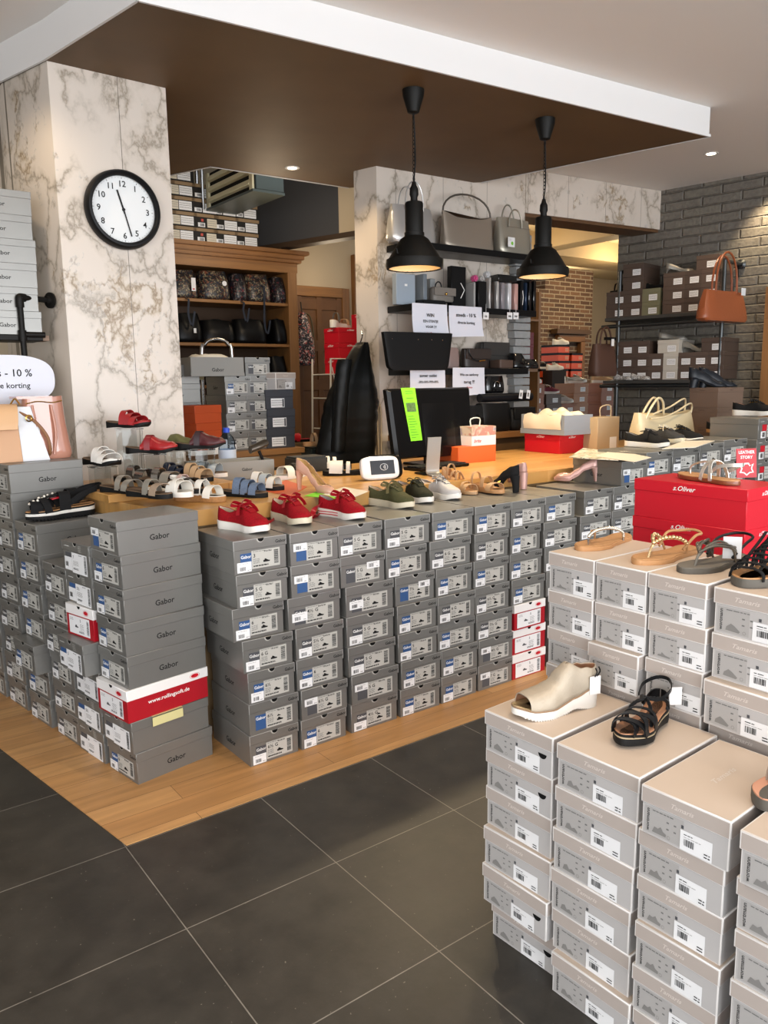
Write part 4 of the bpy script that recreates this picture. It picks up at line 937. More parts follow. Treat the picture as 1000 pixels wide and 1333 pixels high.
lay(pump('glitter_pump', 'pink glitter block-heel pump alone with its toe to the left', G1, PINKG, LIN, block=True, hh=.07, point=.1, platform=.008), (774, 626), (727, 625), ZR + .012)
G2 = 'dark shoes on the raised grey boxes'
lay_at(sneaker('black_sneaker', 'black velcro sneaker with white and black running sole', G2, BLKS, WSOLE, LING, BLKS, velcro=True, msole2=BSOLE, runner=True, L=.27), (840, 582), 1.031, -80)
lay_at(sneaker('navy_sneaker', 'dark sneaker with cream laces behind the velcro one', G2, mat('charcoal_suede', '#2b2c2e', .8, **SUEDE), CSOLE, LING, CSOLE, L=.27), (863, 576), 1.036, -88)
lay_at(sneaker('black_lace_shoe', 'black perforated lace-up shoe on a white magazine', G2, BLKS, WSOLE, LIN, BLACK, sh=.014, L=.27), (884, 572), 1.052, -76)
lay_at(sneaker('black_oxford', 'black oxford with tan and white striped sole', G2, BLKS, mat('tan_sole', '#a87a4c', .6), mat('pink_lining', '#c79d84', .6), BLACK, sh=.022, msole2=WSOLE, L=.285), (945, 563), 1.058, -72)
lay_at(sneaker('black_platform_sneaker', 'black sneaker with thick white platform sole at right edge', G2, BLKS, WSOLE, mat('pink_lining', '', .6), BLKL, sh=.038, L=.28), (979, 541), 1.172, -80)
# ankle boot on the brown boxes
bt = thing('ankle_boot', 'dark blue-black leather block-heel shoe on the brown boxes', 'shoe')
NAVL = mat('blue_black_leather', '#1a1e24', .28)
zf = lambda t: interp([(0, .062), (.14, .060), (.3, .048), (.5, .022), (.66, .006), (1, .008)], t)
m = MB(); sole(m, .27, .086, lambda t: zf(t) - .005, zf, BSOLE); m.build('sole', bt)
upper(.27, .086, lambda t: zf(t) - .002, [(0, .085), (.12, .085), (.3, .075), (.45, .078), (.6, .062), (.8, .038), (1, .010)], [(0, .85), (.12, .82), (.3, .80), (.4, .9), (.46, 1), (1, 1)], NAVL, BLACK, out=0).build('upper', bt, solid=(.003, -1, 1))
hm = MB(); rings = []
for i in range(5):
    q = i / 4; rings.append([(.030 - (.026 + .006 * q) * cos(a) + .012 * q, (.026 + .004 * q) * sin(a), .058 * q) for a in [2 * pi * k / 14 for k in range(14)]])
hm.loft(rings, NAVL); hm.build('heel', bt)
lay_at(bt, tuple(V((bp_.x + .12, 3.09, ZT + .418))), ZT + .418, -38); b2 = copy_tree(bt); b2['label'] = 'second dark blue-black shoe, just behind the first on the brown boxes'; bt['group'] = b2['group'] = 'pair of dark block-heel shoes'
b2.location = V(bt.location) + V((-.075, .03, 0))
# silver flat sandal on the red box
CLEAR = mat('silver_strap', '#cfcac0', .25, .6)
r = sandal('silver_flat_sandal', 'flat tan sandal with silver cross straps on top of red boxes', None, [(.30, .42, .060, .013, CLEAR), (.45, .26, .058, .013, CLEAR)], mat('brown_edge', '#7a4a30', .25), TANI, zt=.012, foot=.001, L=.262, W=.084)
MB().tube([(.245 - .035, 0, .012), (.205, 0, .040), (.15, .004, .058), (.105, .01, .062)], .003, CLEAR, 8, smooth=5).build('toe_strap', r)
MB().band([(.085, .03, .03), (.04, .034, .055), (-.012, .0, .062), (.03, -.034, .055), (.085, -.032, .03)], (0, 0, 1), .011, .002, CLEAR, smooth=5).build('heel_strap', r)
lay(r, (974, 634), (874, 618), 1.102)
# hang tag beside it
TRED = mat('tag_red', '#a80d1e', .5)
tg = tag(MB().box(-.028, .028, -.001, .001, 0, .075, TRED).rect(face_m('f', (0, -.0012, 0)), 0, .001, .001, .002, TRED).text('LEATHER', .011, WPRINT, face_m('f', (0, -.001, 0)), 0, .062, 'c').text('STORY', .011, WPRINT, face_m('f', (0, -.001, 0)), 0, .049, 'c').poly(face_m('f', (0, -.0012, 0)), [(-.020, .036), (-.010, .031), (-.006, .038), (.006, .038), (.010, .031), (.020, .036), (.015, .024), (.020, .013), (.009, .012), (0, .005), (-.009, .012), (-.020, .013), (-.015, .024)], WPRINT).poly(face_m('f', (0, -.0016, 0)), [(p[0] * .78, p[1] * .78 + .005) for p in [(-.020, .036), (-.010, .031), (-.006, .038), (.006, .038), (.010, .031), (.020, .036), (.015, .024), (.020, .013), (.009, .012), (0, .005), (-.009, .012), (-.020, .013), (-.015, .024)]], TRED).build('hang_tag'), 'red leather tag with white hide emblem beside the silver flat sandal', 'tag')
P = onz(972, 622, 1.10); tg.location = (P.x, P.y, 1.1005); tg.rotation_euler = (-.12, 0, radians(-28)); tg.scale = (1.25, 1.25, 1.25)
# toe-post sandals on the back light stacks
G3 = 'sandals on the taupe stacks'
ZB = .9576
SUTAN = mat('tan_suede', '#b3875a', .8, nz=.08, nscale=60, **SUEDE); BEAD = mat('silver_bead', '#d2cdbf', .18, .9); GBEAD = mat('gold_bead', '#d9b98c', .18, .9); PEWT = mat('pewter_leather', '#6d675d', .32, .75, nz=.2, nscale=300)
def toepost(label, mbead, ms, mf, hth, beads=True, gap=False):
    r = sandal('toe_post_sandal', label, G3, [], ms, mf, zt=.013, foot=.001, L=.255, W=.088)
    z = .013; L = .255
    tm = MB().tube([(L * .84, .004, z), (L * .80, .004, z + .022), (L * .75, .004, z + .034)], .0032, mf if not beads else mbead, 8, smooth=4)
    for sg in (-1, 1): 
        pts = catmull([V((L * .75, .004, z + .034)), V((L * .64, sg * .016, z + .044)), V((L * .50, sg * .030, z + .042)), V((L * .36, sg * .036, z + .025)), V((L * .30, sg * .032, z - .004))], 7)
        tm.tube(pts, .0032, mbead if not beads else mf, 6)
        if beads:
            for i in range(0, len(pts) - 5, 2): tm.sphere(pts[i] + V((0, 0, .003)), .0052 + .0012 * (i % 4 == 0), mbead, 5)
    tm.build('thong_strap', r)
    bs = MB().tube([(L * .40, .034, z + .010), (L * .22, .040, z + .040), (L * .02, .030, z + hth), (-.008, 0, z + hth + .004), (L * .02, -.030, z + hth), (L * .22, -.040, z + .040), (L * .40, -.034, z + .010)], .0036, mf if beads else BLKL, 6, smooth=6); 
    bs.build('heel_strap', r); return r
def toepost2(label, ms, mbead, mf):
    r = sandal('toe_post_sandal', label, G3, [], ms, mf, zt=.012, foot=.001, L=.255, W=.086); L = .255; z = .013
    a = MB(); pts = catmull([V((L * .86, .003, z)), V((L * .84, .003, z + .024)), V((L * .70, .010, z + .036)), V((L * .52, .024, z + .036)), V((L * .36, .036, z + .020)), V((L * .33, .036, z - .004))], 7); a.tube(pts, .003, STEEL, 6)
    for i in range(6, len(pts) - 3, 1):
        a.sphere(pts[i] + V((0, 0, .002)), .0048, mbead, 5)
    pts = catmull([V((L * .80, .003, z + .030)), V((L * .66, -.014, z + .032)), V((L * .50, -.030, z + .018)), V((L * .46, -.036, z - .004))], 6); a.band(pts, (1, 0, 0), .008, .002, mf); a.build('thong_strap', r); return r
lay(toepost2('tan flat toe-post sandal with silver beaded strap, leftmost taupe back stack', TANI, BEAD, SUTAN), (818, 699), (752, 719), ZB)
lay(toepost('tan toe-post sandal with round gold beads and heel strap', GBEAD, TANI, SUTAN, .040), (903, 716), (826, 737), ZB)
r = toepost('pewter toe-post sandal with looped metallic cords and black heel strap', PEWT, mat('grey_sole', '#55514a', .7), mat('grey_suede', '#6a655c', .85, **SUEDE), .050, beads=False)
for k in range(3):
    for sg in (-1, 1): MB().tube([(.255 * .78, .004, .038 + k * .004), (.255 * .66, sg * (.010 + .006 * k), .060), (.255 * .50, sg * (.016 + .009 * k), .066 - .006 * k), (.255 * (.40 - .04 * k), sg * .034, .045), (.255 * (.36 - .04 * k), sg * .038, .012)], .0032, PEWT, 6, smooth=5).build('cord', r)
lay(r, (968, 727), (886, 748), ZB)
hangtag = MB().box(-.018, .018, -.0008, .0008, -.05, 0, STICK)
tg = tag(hangtag.build('hang_tag'), 'white paper tag tucked into the pewter toe-post sandal', 'tag'); P = onz(953, 722, ZB + .03); tg.location = (P.x, P.y, ZB + .075); tg.rotation_euler = (0, 0, radians(-50)); tg.scale = (1.2, 1, 1.1)
r = sandal('gladiator_sandal', 'black closed gladiator sandal with many thin bands at the right edge', G3, [(.90 - .075 * k, .88 - .075 * k, .024 + .0075 * k, .0125, BLKS) for k in range(9)], mat('grey_sole', '', .7), TANI, zt=.020, L=.262, W=.098)
for sg in (-.022, 0, .022): MB().band([(.262 * t, sg, .0165 + .022 + .0075 * (t0)) for t, t0 in ((.88, 0), (.73, 2), (.58, 4), (.43, 6), (.30, 8))], (0, 1, 0), .007, .002, BLKS, smooth=4).build('cross_band', r)
lay(r, (1030, 735), (958, 770), ZB)

# --- foreground: beige peep-toe bootie
ZF = .6185
BM = mat('champagne_suede', '#aa9e8c', .55, .15, nz=.08, nscale=14, bump=.25, bscale=250); LEA = mat('tan_leather_lining', '#a8795a', .55)
b = thing('peep_toe_bootie', 'beige shimmering peep-toe bootie with white platform wedge sole', 'shoe', group='shoes on the taupe front stacks')
L, W = .262, .096
zb = [(0, .0), (.12, .0), (.36, .010), (.52, .002), (.8, .002), (1, .014)]; zt = [(0, .056), (.15, .053), (.35, .038), (.6, .024), (.85, .024), (1, .032)]
m = MB(); sole(m, L, W, zb, zt, mat('white_rubber', '', .5), mbot=WSOLE)
for i in range(34):
    t = .03 + .92 * i / 34; hw = hwf(t, W); m.box(t * L, t * L + .0034, -hw * .98 + ctr_y(t, 1), hw * .98 + ctr_y(t, 1), interp(zb, t) - .0022, interp(zb, t) + .001, WSOLE)
m.build('wedge_sole', b)
m = MB(); sole(m, L, W, lambda t: interp(zt, t) - .001, lambda t: interp(zt, t) + .004, mat('brown_welt', '#93775c', .5), inset=-.0008); m.build('welt', b)
zz = lambda t: interp(zt, t) + .002
m = MB(); sole(m, L, W, lambda t: zz(t) + .001, lambda t: zz(t) + .004, mat('gold_insole', '#b09a72', .4, .2), inset=.004, foot=.002); m.build('insole', b)
mbu = MB(); K = 12; tt = [.0 + .885 * q for q in ts(40)]
ht = [(0, .052), (.10, .056), (.24, .070), (.38, .090), (.48, .080), (.58, .058), (.68, .046), (.78, .040), (.885, .034)]
ph = [(0, .74), (.08, .68), (.22, .68), (.32, .84), (.40, 1), (1, 1)]
mbu = upper(L, W, zz, ht, ph, BM, LEA, 1, out=-.001, t1=.885, K=12, n=44, pw=.62); mbu.build('upper', b, solid=(.003, -1, 1))
m = MB(); m.tube([(.012, .030, .108), (.016, .040, .100), (.030, .043, .088)], .002, BLACK, 6, smooth=4).tube([(.024, .032, .106), (.030, .044, .100), (.036, .043, .088)], .002, BLACK, 6, smooth=4); m.build('tag_cord', b)
MB().box(-.016, .016, -.0006, .0006, -.05, 0, WHITE, Matrix.Translation((.034, .043, .090)) @ Matrix.Rotation(radians(-8), 4, 'Z')).build('price_tag', b)
lay(b, (772, 912), (670, 936), ZF, .93)
# --- foreground: black strappy platform sandal
PLE = mat('soft_black_leather', '#0c0d0f', .35, bump=.1, bscale=200)
zt = [(0, .052), (.2, .046), (.45, .036), (.7, .034), (1, .040)]; zb = [(0, 0), (.25, .010), (.42, .012), (.55, .002), (1, .008)]
s = sandal('strappy_platform_sandal', 'black leather strappy platform sandal with tan footbed and white tag', 'shoes on the taupe front stacks', [(.93, .80, .034, .024, PLE), (.80, .93, .036, .022, PLE), (.84, .56, .045, .018, PLE), (.58, .84, .045, .020, PLE), (.52, .66, .050, .012, PLE)], BSOLE, LEA, zb=zb, zt=zt, layers=[(0, .62, BSOLE), (.62, .76, mat('jute_band', '#a89678', .8)), (.76, 1, BSOLE)], L=.256, W=.096)
for pts in ([(.155, .037, .035), (.135, .026, .075), (.110, .004, .092), (.075, -.018, .082), (.050, -.036, .070), (.035, -.036, .045)], [(.150, -.040, .035), (.130, -.028, .075), (.110, -.002, .092), (.080, .020, .088), (.050, .036, .076), (.035, .036, .046)]):
    MB().tube(pts, [.0045 + .0012 * (i % 2) for i in range(31)], PLE, 8, smooth=6).build('braided_strap', s)
MB().band([(.085, -.030, .090), (.03, -.040, .102), (-.010, -.022, .112), (-.022, 0, .114), (-.010, .022, .112), (.03, .040, .102), (.085, .030, .090), (.11, .0, .094)], (0, 0, 1), .010, .0026, PLE, smooth=6).build('ankle_strap', s)
upper(.256, .096, lambda t: interp(zt, t), [(0, .05), (.15, .034), (.22, .004)], [(0, .45), (.22, .4)], PLE, BLACK, 1, t0=0, t1=.20).build('heel_counter', s, solid=(.002, -1))
MB().box(-.018, .018, -.0006, .0006, -.052, 0, WHITE, Matrix.Translation((.006, .045, .104)) @ Matrix.Rotation(radians(-47), 4, 'Z')).build('price_tag', s)
lay(s, (857, 935), (812, 973), ZF, .83)
r = sandal('slide_slipper', 'peach footbed slipper with wide grey strap cut by the right edge', 'shoes on the taupe front stacks', [(.62, .55, .055, .075, mat('dusty_strap', '#8d7b6c', .6))], mat('grey_sole', '', .7), mat('peach_footbed', '#c58f74', .6), zt=.022, foot=.004, L=.25, W=.094)
lay(r, (1064, 1004), (1000, 1052), ZF + .002)
# --- left: black sandal with white sole
bz = dict(zb=.004, zt=[(0, .046), (.4, .042), (.7, .036), (1, .034)], layers=[(0, .45, BSOLE), (.45, .82, WSOLE), (.82, 1, BSOLE)], teeth=BSOLE, L=.285, W=.096)
G4 = 'black sandals on the left wing'
bs = sandal('black_strap_sandal', 'black suede velcro sandal with white striped sole and pearls, left wing', G4, [(.88, .80, .046, .050, BLKS), (.72, .84, .054, .030, BLKS), (.48, .44, .070, .046, BLKS)], BSOLE, TANI, **bz)
MB().band([(.15, .0, .098), (.19, -.006, .09), (.225, -.004, .082)], (0, 1, 0), .022, .003, BLKS, smooth=4).build('centre_strap', bs)
MB().band([(.115, .038, .060), (.06, .040, .095), (.0, .022, .108), (-.012, 0, .110), (.0, -.022, .108), (.06, -.040, .095), (.115, -.038, .060)], (0, 0, 1), .022, .003, BLKS, smooth=5).build('ankle_strap', bs)
pm = MB()
for x, y, z in ((.262, -.018, .066), (.250, .0, .078), (.245, -.02, .076), (.236, .012, .082), (.225, -.012, .088), (.20, -.02, .092)): pm.sphere((x, y, z), .0062, mat('pearl', '#e4ddcf', .2, .3), 6)
pm.build('pearls', bs); MB().box(.13, .165, -.018, .012, .104, .109, SRED, Matrix.Rotation(.15, 4, 'Y')).build('red_tab', bs)
lay(bs, (122, 668), (36, 678), 7 * .1245 + .0045)
b3 = copy_tree(bs); b3['label'] = 'second black sandal with red tab lying behind the first, left wing'; b3.location = V(bs.location) + V((.05, .10, .0)); b3.rotation_euler = (0, 0, bs.rotation_euler[2] + radians(8))
# --- mules on clear stands in front of the pillar
ACR = glass('clear_acrylic', '#f0f2f2')
def stand(x, y, z0, z1, label):
    t = thing('acrylic_stand', label, 'display stand', (x, y, z0), 0, 'clear acrylic shoe stands')
    MB().box(-.055, .055, -.045, .045, z1 - z0 - .006, z1 - z0, ACR).build('plate', t)
    MB().box(-.05, .05, -.045, -.041, 0, z1 - z0 - .0061, ACR).build('upright', t); MB().box(-.05, .05, .041, .045, 0, z1 - z0 - .0061, ACR).build('upright', t)
G5 = 'mules on clear stands by the clock pillar'
MR = mat('red_patent', '#9c1f22', .3, nz=.1, nscale=40); MG = mat('olive_leather', '#5f5f36', .5, nz=.12, nscale=40); MM = mat('maroon_leather', '#4f2327', .4, nz=.12, nscale=40)
for nm, px, Y, deg, kw, lab, sl in (
    ('white_mule', (133, 606), 3.62, -72, dict(mt=mat('white_patent', '#dedad2', .3), slots=3), 'white three-band mule on the lowest clear stand', 'lowest clear stand, under the white mule'),
    ('red_mule', (168, 557), 3.80, -56, dict(mt=MR, slots=3), 'red three-band mule on the topmost clear stand', 'topmost clear stand, under the red banded mule'),
    ('red_clog', (198, 590), 3.66, -38, dict(mt=MR, closed=True, m2=mat('red_strap', '#7d1820', .4)), 'red closed clog with dark strap on a clear stand', 'clear stand under the red closed clog'),
    ('olive_clog', (230, 586), 3.80, -48, dict(mt=MG, closed=True), 'olive green clog between the red clog and maroon clog', 'clear stand under the olive clog'),
    ('maroon_clog', (262, 584), 3.66, -38, dict(mt=MM, closed=True, m2=mat('dark_plum', '#2e1a20', .5)), 'maroon clog with plum strap, rightmost of the clear stands', 'clear stand under the maroon clog')):
    P = ony(*px, Y); r = mule(nm, lab, G5, msole=BSOLE, mfoot=mat('brown_footbed', '#6d5640', .7), **kw); lay_at(r, tuple(P), P.z, deg)
    stand(P.x, P.y, ZT + .035 if Y < 3.9 else ZT, P.z - .001, sl)
# --- slides lying on the counter board
ZD = ZT + .036
G6 = 'slides and sandals on the left end of the counter'
def slide(px, deg, label, straps, ms=BSOLE, mf=mat('brown_footbed', '', .7), z=ZD, zt=[(0, .026), (.5, .018), (1, .020)], L=.24, tilt=0., name='slide_sandal', y=None):
    return lay_at(sandal(name, label, G6, straps, ms, mf, zt=zt, L=L, W=.09), px, z, deg, tilt)
ff = (.72, .66, .050, .036)
slide((160, 641), -64, 'black-soled slide with two metallic silver bands, front left of board', [(.78, .72, .042, .034, SILV), (.56, .50, .058, .030, SILV)])
slide((196, 647), -64, 'black-soled slide with taupe and silver bands beside the silver one', [(.78, .72, .042, .034, mat('taupe_leather', '#9a8570', .6)), (.56, .50, .058, .030, SILV)])
slide((178, 627), -56, 'metallic mirror-silver slide behind the front pair', [(.74, .68, .046, .046, mat('mirror_silver', '#a8a29a', .2, .9)), (.46, .42, .062, .036, mat('mirror_silver', '', .2, .9))])
slide((211, 631), -58, 'silver-banded slide to the right of the mirror-silver slide', [(.74, .68, .046, .046, SILV), (.46, .42, .062, .036, mat('mirror_silver', '', .2, .9))])
slide((222, 645), -61, 'white bow slide in the middle of the board', [(.74, .68, .048, .060, WLEA), (.64, .74, .056, .016, WLEA)], ms=WSOLE, mf=WLEA)
slide((238, 640), -66, 'slim black and pale pink slide leaning among the white ones', [(.78, .66, .046, .030, BLKL), (.52, .50, .058, .022, mat('pale_pink', '#c8aaa0', .5))])
slide((224, 624), -61, 'navy three-band mule at the back of the board', [(.80, .76, .040, .032, NAVY), (.64, .60, .054, .032, NAVY), (.47, .43, .066, .032, NAVY)], ms=BSOLE)
slide((252, 625), -61, 'beige three-band mule beside the navy one', [(.80, .76, .040, .032, mat('sand_leather', '#c7a57e', .5)), (.64, .60, .054, .032, mat('sand_leather', '', .5)), (.47, .43, .066, .032, mat('sand_leather', '', .5))], ms=BSOLE)
r = slide((262, 652), -51, 'white cork-wedge sandal with perforated strap and buckles', [(.80, .70, .046, .034, WLEA), (.58, .50, .062, .030, WLEA, 0, STEEL)], ms=CORK, mf=WLEA, z=ZT + .001, zt=[(0, .050), (.4, .036), (.7, .024), (1, .024)])
MB().band([(.10, .034, .05), (.05, .038, .085), (.0, .02, .10), (-.012, 0, .102), (.0, -.02, .10), (.05, -.038, .085), (.10, -.034, .05)], (0, 0, 1), .012, .0024, WLEA, smooth=5).build('heel_strap', r)
slide((268, 620), -46, 'pale silver slide with buckle behind the white wedge sandal', [(.76, .70, .050, .040, mat('ice_leather', '#b9c2c6', .35, .3)), (.50, .46, .060, .03, mat('ice_leather', '', .35, .3), 0, STEEL)], ms=WSOLE)
slide((303, 621), -50, 'black suede slide in front of the open grey box', [(.78, .70, .044, .040, BLKS), (.54, .50, .060, .040, BLKS), (.3, .3, .05, .02, NAVY)], z=ZT + .001)
slide((318, 646), -54, 'blue denim three-band mule at the counter edge', [(.80, .76, .044, .034, mat('denim', '#5f6f86', .7, nz=.15, nscale=200)), (.62, .58, .058, .034, mat('denim', '', .7)), (.45, .40, .066, .034, mat('denim', '', .7))], z=ZT + .001)
slide((341, 637), -54, 'white and grey velcro mule beside the denim one', [(.80, .76, .044, .034, WLEA), (.62, .58, .058, .034, mat('light_grey_leather', '#a9b0b3', .5)), (.45, .40, .066, .034, WLEA)], z=ZT + .001)
slide((378, 622), -160, 'white bow mule beside the nude patent pump', [(.72, .66, .050, .055, WLEA), (.5, .44, .06, .03, mat('black_leather', '', .35))], ms=WSOLE, mf=WLEA, z=ZT + .001)
lay_at(pump('nude_pump', 'nude patent stiletto pump standing on the counter', G6, NUDE, mat('gold_lining', '#c2a06a', .5), hh=.095, W=.076), (413, 640), ZT + .001, -76)
slide((430, 611), 160, 'white cut-out slide lying on the counter behind the pump', [(.72, .66, .060, .070, WLEA), (.45, .40, .055, .02, WLEA)], ms=BSOLE, mf=BLACK, z=ZT + .001)
slide((448, 618), 150, 'white cut-out slide nearest the card terminal', [(.72, .66, .060, .070, WLEA), (.45, .40, .055, .02, WLEA)], ms=BSOLE, mf=BLACK, z=ZT + .001)

# ------------------------------------------------------------------ wall clock
K_ = ony(158, 274, 4.036)
t = thing('wall_clock', 'round wall clock with black rim and white face on the marble pillar', 'clock', (1.418, 4.0365, 2.278), radians(1.8))
CM = Matrix.Rotation(pi / 2, 4, 'X')
MB().lathe([(.176, 0), (.186, -.0), (.188, .012), (.184, .040), (.176, .050), (.166, .052), (.160, .046), (.156, .034)], BLACK, n=64, M=CM).build('rim', t)
MB().lathe([(0, .020), (.160, .020)], mat('clock_face', '#dfe1e0', .5), n=64, M=CM).build('dial', t)
nm = MB()
for k in range(1, 13):
    a = pi / 2 - k * pi / 6; nm.text(str(k), .040, INK, face_m('f', (0, -.0215, 0)), .122 * cos(a), .122 * sin(a) - .014, 'c')
for k in range(60):
    a = pi / 2 - k * pi / 30; l0 = .148 if k % 5 else .144; M = face_m('f', (0, -.0212, 0)) @ Matrix.Rotation(a, 4, 'Z'); nm.rect(M, l0, -.0005 if k % 5 else -.0011, .152, .0005 if k % 5 else .0011, INK)
nm.build('numerals', t)
def hand(ang, ln, w, nme, z):
    M = face_m('f', (0, -z, 0)) @ Matrix.Rotation(pi / 2 - radians(ang), 4, 'Z'); MB().box(-.020, ln, -w / 2, w / 2, 0, .0014, BLACK, M).build(nme, t)
hand(343.5, .094, .008, 'hour_hand', .0235); hand(165, .128, .006, 'minute_hand', .026)
MB().lathe([(0, .030), (.007, .030), (.007, .022)], BLACK, n=16, M=CM).build('hub', t)
MB().lathe([(0, .048), (.157, .046)], glass('clock_glass', '#ffffff', .02, .12), n=48, M=CM).build('glass_cover', t)

# ------------------------------------------------------------------ pendant lamps
def pendant(loc, label, drop):
    t = thing('pendant_lamp', label, 'pendant lamp', loc, 0, 'black industrial pendant lamps')
    MB().lathe([(0, 0), (.057, 0), (.054, -.03), (.030, -.108), (.018, -.114), (0, -.114)], BLACKM, n=28).build('canopy', t)
    zr = -drop                           # rim level
    MB().tube([(0, 0, -.11), (.004, 0, -.16), (.012, .004, -.24), (.006, -.004, -.36), (-.004, 0, zr + .42)], .004, BLACK, 6, smooth=6).build('cable', t)
    ch = MB(); z = -.112; i = 0
    while z > zr + .43:
        M = Matrix.Translation((0, 0, z)) @ Matrix.Rotation(pi / 2 * (i % 2), 4, 'Z') @ Matrix.Rotation(pi / 2, 4, 'X')
        ch.tube([(.007 * cos(a), .012 * sin(a), 0) for a in [2 * pi * k / 8 for k in range(9)]], .0018, STEEL if False else BLACKM, 5, M=M); z -= .020; i += 1
    ch.build('chain', t)
    MB().lathe([(0, zr + .44), (.010, zr + .438), (.014, zr + .42), (.022, zr + .405), (.024, zr + .375), (.018, zr + .36), (.020, zr + .335)], BLACKM, n=20).build('cord_grip', t)
    MB().lathe([(.0, zr + .338), (.044, zr + .337), (.048, zr + .33), (.048, zr + .185), (.053, zr + .183), (.053, zr + .165), (.075, zr + .150), (.112, zr + .095), (.140, zr + .050), (.142, zr + .046)], BLACKM, n=40).build('shade', t)
    MB().lathe([(.142, zr + .048), (.152, zr + .046), (.154, zr + .020), (.150, zr + .0), (.138, zr - .001), (.138, zr + .020)], BLACKM, n=40).build('rim_ring', t)
    MB().lathe([(.138, zr + .004), (.128, zr + .045), (.095, zr + .095), (.060, zr + .140), (0, zr + .150)], mat('lamp_reflector', '#e8d9b8', .35), n=32).build('reflector', t)
    cl = MB()
    for a in (0.3, pi + .3): 
        M = Matrix.Rotation(a, 4, 'Z'); cl = MB().tube([(.135, 0, zr + .065), (.158, 0, zr + .062), (.165, 0, zr + .085)], .004, BLACKM, 6, M=M); cl.build('clamp', t)
    MB().sphere((0, 0, zr + .085), .042, mat('bulb_glow', '#ffe2b0', .4, emit=9, ecol='#ffc980'), 10).build('bulb', t)
P1 = onz(538, 117, ZS); P2 = onz(710, 155, ZS)
pendant((P1.x, P1.y, ZS - .001), 'left black industrial pendant lamp hanging in front of the silver handbags', .885)
pendant((P2.x, P2.y, ZS - .001), 'right black industrial pendant lamp hanging over the counter by the opening', .875)
PEND = [(P1.x, P1.y, ZS - .885 + .03), (P2.x, P2.y, ZS - .875 + .03)]

# ------------------------------------------------------------------ handbags
def bag(name, label, group, loc, rz, w, h, d, mt, top=.92, dt=.35, bulge=.06, handles=(), cat='handbag', p=4., sag=0., flap=None, zip_=True):
    t = thing(name, label, cat, loc, rz, group); N = 28; rings = []
    for i in range(15):
        q = i / 14; a = w / 2 * (1 + (top - 1) * q + bulge * sin(pi * q)); b = d / 2 * ((1 + (dt - 1) * q ** 1.3) + bulge * 2 * sin(pi * q)); e = min(1, (.25 + q * 10)) ; e = 1 - .10 * (1 - min(1, q * 8)) ** 2
        r = []
        for k in range(N):
            c, s_ = cos(2 * pi * k / N), sin(2 * pi * k / N); x = a * e * abs(c) ** (2 / p) * (1 if c > 0 else -1); y = b * e * abs(s_) ** (2 / p) * (1 if s_ > 0 else -1)
            z = h * q - sag * q ** 3 * (1 - (x / (w / 2)) ** 2); r.append((x, y, z + noise.noise(V((x * 9, y * 9, q * 3 + w * 7))) * .010 * q))
        rings.append(r)
    MB().loft(rings, mt).build('bag_body', t)
    for hd in handles:
        x0, x1, yy, z0, hh, rad, hm = hd[:7]
        pts = [(x0 + (x1 - x0) * (.5 - .5 * cos(pi * k / 12)), yy, z0 + hh * sin(pi * k / 12) ** .8) for k in range(13)]
        MB().tube(pts, rad, hm, 8).build('handle', t)
    if flap:
        fm, fh = flap; MB().box(-w * top / 2 - .002, w * top / 2 + .002, -d / 2 * .75 - .004, d / 2 * .2, h - .004, h + .004, fm, bev=.003).box(-w * top / 2 - .002, w * top / 2 + .002, -d / 2 - .010, -d / 2 - .003, h - fh, h + .002, fm, bev=.003).build('flap', t)
    return t
GS = 'metallic handbags on the top wall shelf'
SILB = mat('silver_bag', '#c9c7c4', .3, .6, bump=.2, bscale=40); PEWB = mat('pewter_bag', '#a39789', .38, .55); PEWS = mat('studded_bag', '#a8a294', .33, .6)
YS = 4.47
def onshelf(px, sh, y=YS): P = ony(px, 400, y); return (P.x, y, SH[sh])
b = bag('silver_handbag', 'shiny silver handbag behind the left pendant lamp, top shelf', GS, onshelf(536, 'top'), 0, .40, .25, .13, SILB, top=.86, bulge=.03, handles=[(-.08, .08, -.04, .22, .19, .005, SILB), (-.08, .08, .04, .22, .17, .005, SILB)])
MB().box(-.02, .02, -.001, .001, -.09, 0, mat('kraft_tag', '#c9b391', .6), Matrix.Translation((-.075, -.085, .11))).build('price_tag', b)
b = bag('pewter_handbag', 'pewter satin shoulder bag with one long strap, middle of top shelf', GS, onshelf(608, 'top'), 0, .50, .26, .12, PEWB, top=.98, dt=.25, bulge=-.02, sag=.035, handles=[(-.24, .24, -.0, .235, .16, .007, mat('pewter_strap', '#5c554d', .45, .4))])
b = bag('studded_handbag', 'champagne handbag with rows of tiny studs and two ring handles', GS, onshelf(666, 'top', 4.455), 0, .35, .27, .13, PEWS, top=.94, bulge=.02, handles=[(-.085, .055, -.045, .20, .13, .006, PEWS), (-.085, .055, .035, .20, .18, .006, PEWS)])
sd = MB()
for k in range(16): sd.sphere((-.12 + .016 * k, -.070, .195), .003, STEEL, 4)
for k in range(14): sd.sphere((.128, -.064, .02 + .014 * k), .003, STEEL, 4)
sd.build('studs', b)
tm_ = MB().box(-.036, .036, -.001, .001, -.07, 0, STICK, Matrix.Translation((-.10, -.088, .115)))
tm_.disc(face_m('f', (-.092, -.0895, .072)), 0, 0, .013, mat('green_dot', '#78c23c', .5)); lines(tm_, face_m('f', (-.10, -.0892, .09)), -.025, .0, (.0, .01), INKG, .002, 3); tm_.build('price_tag', b)
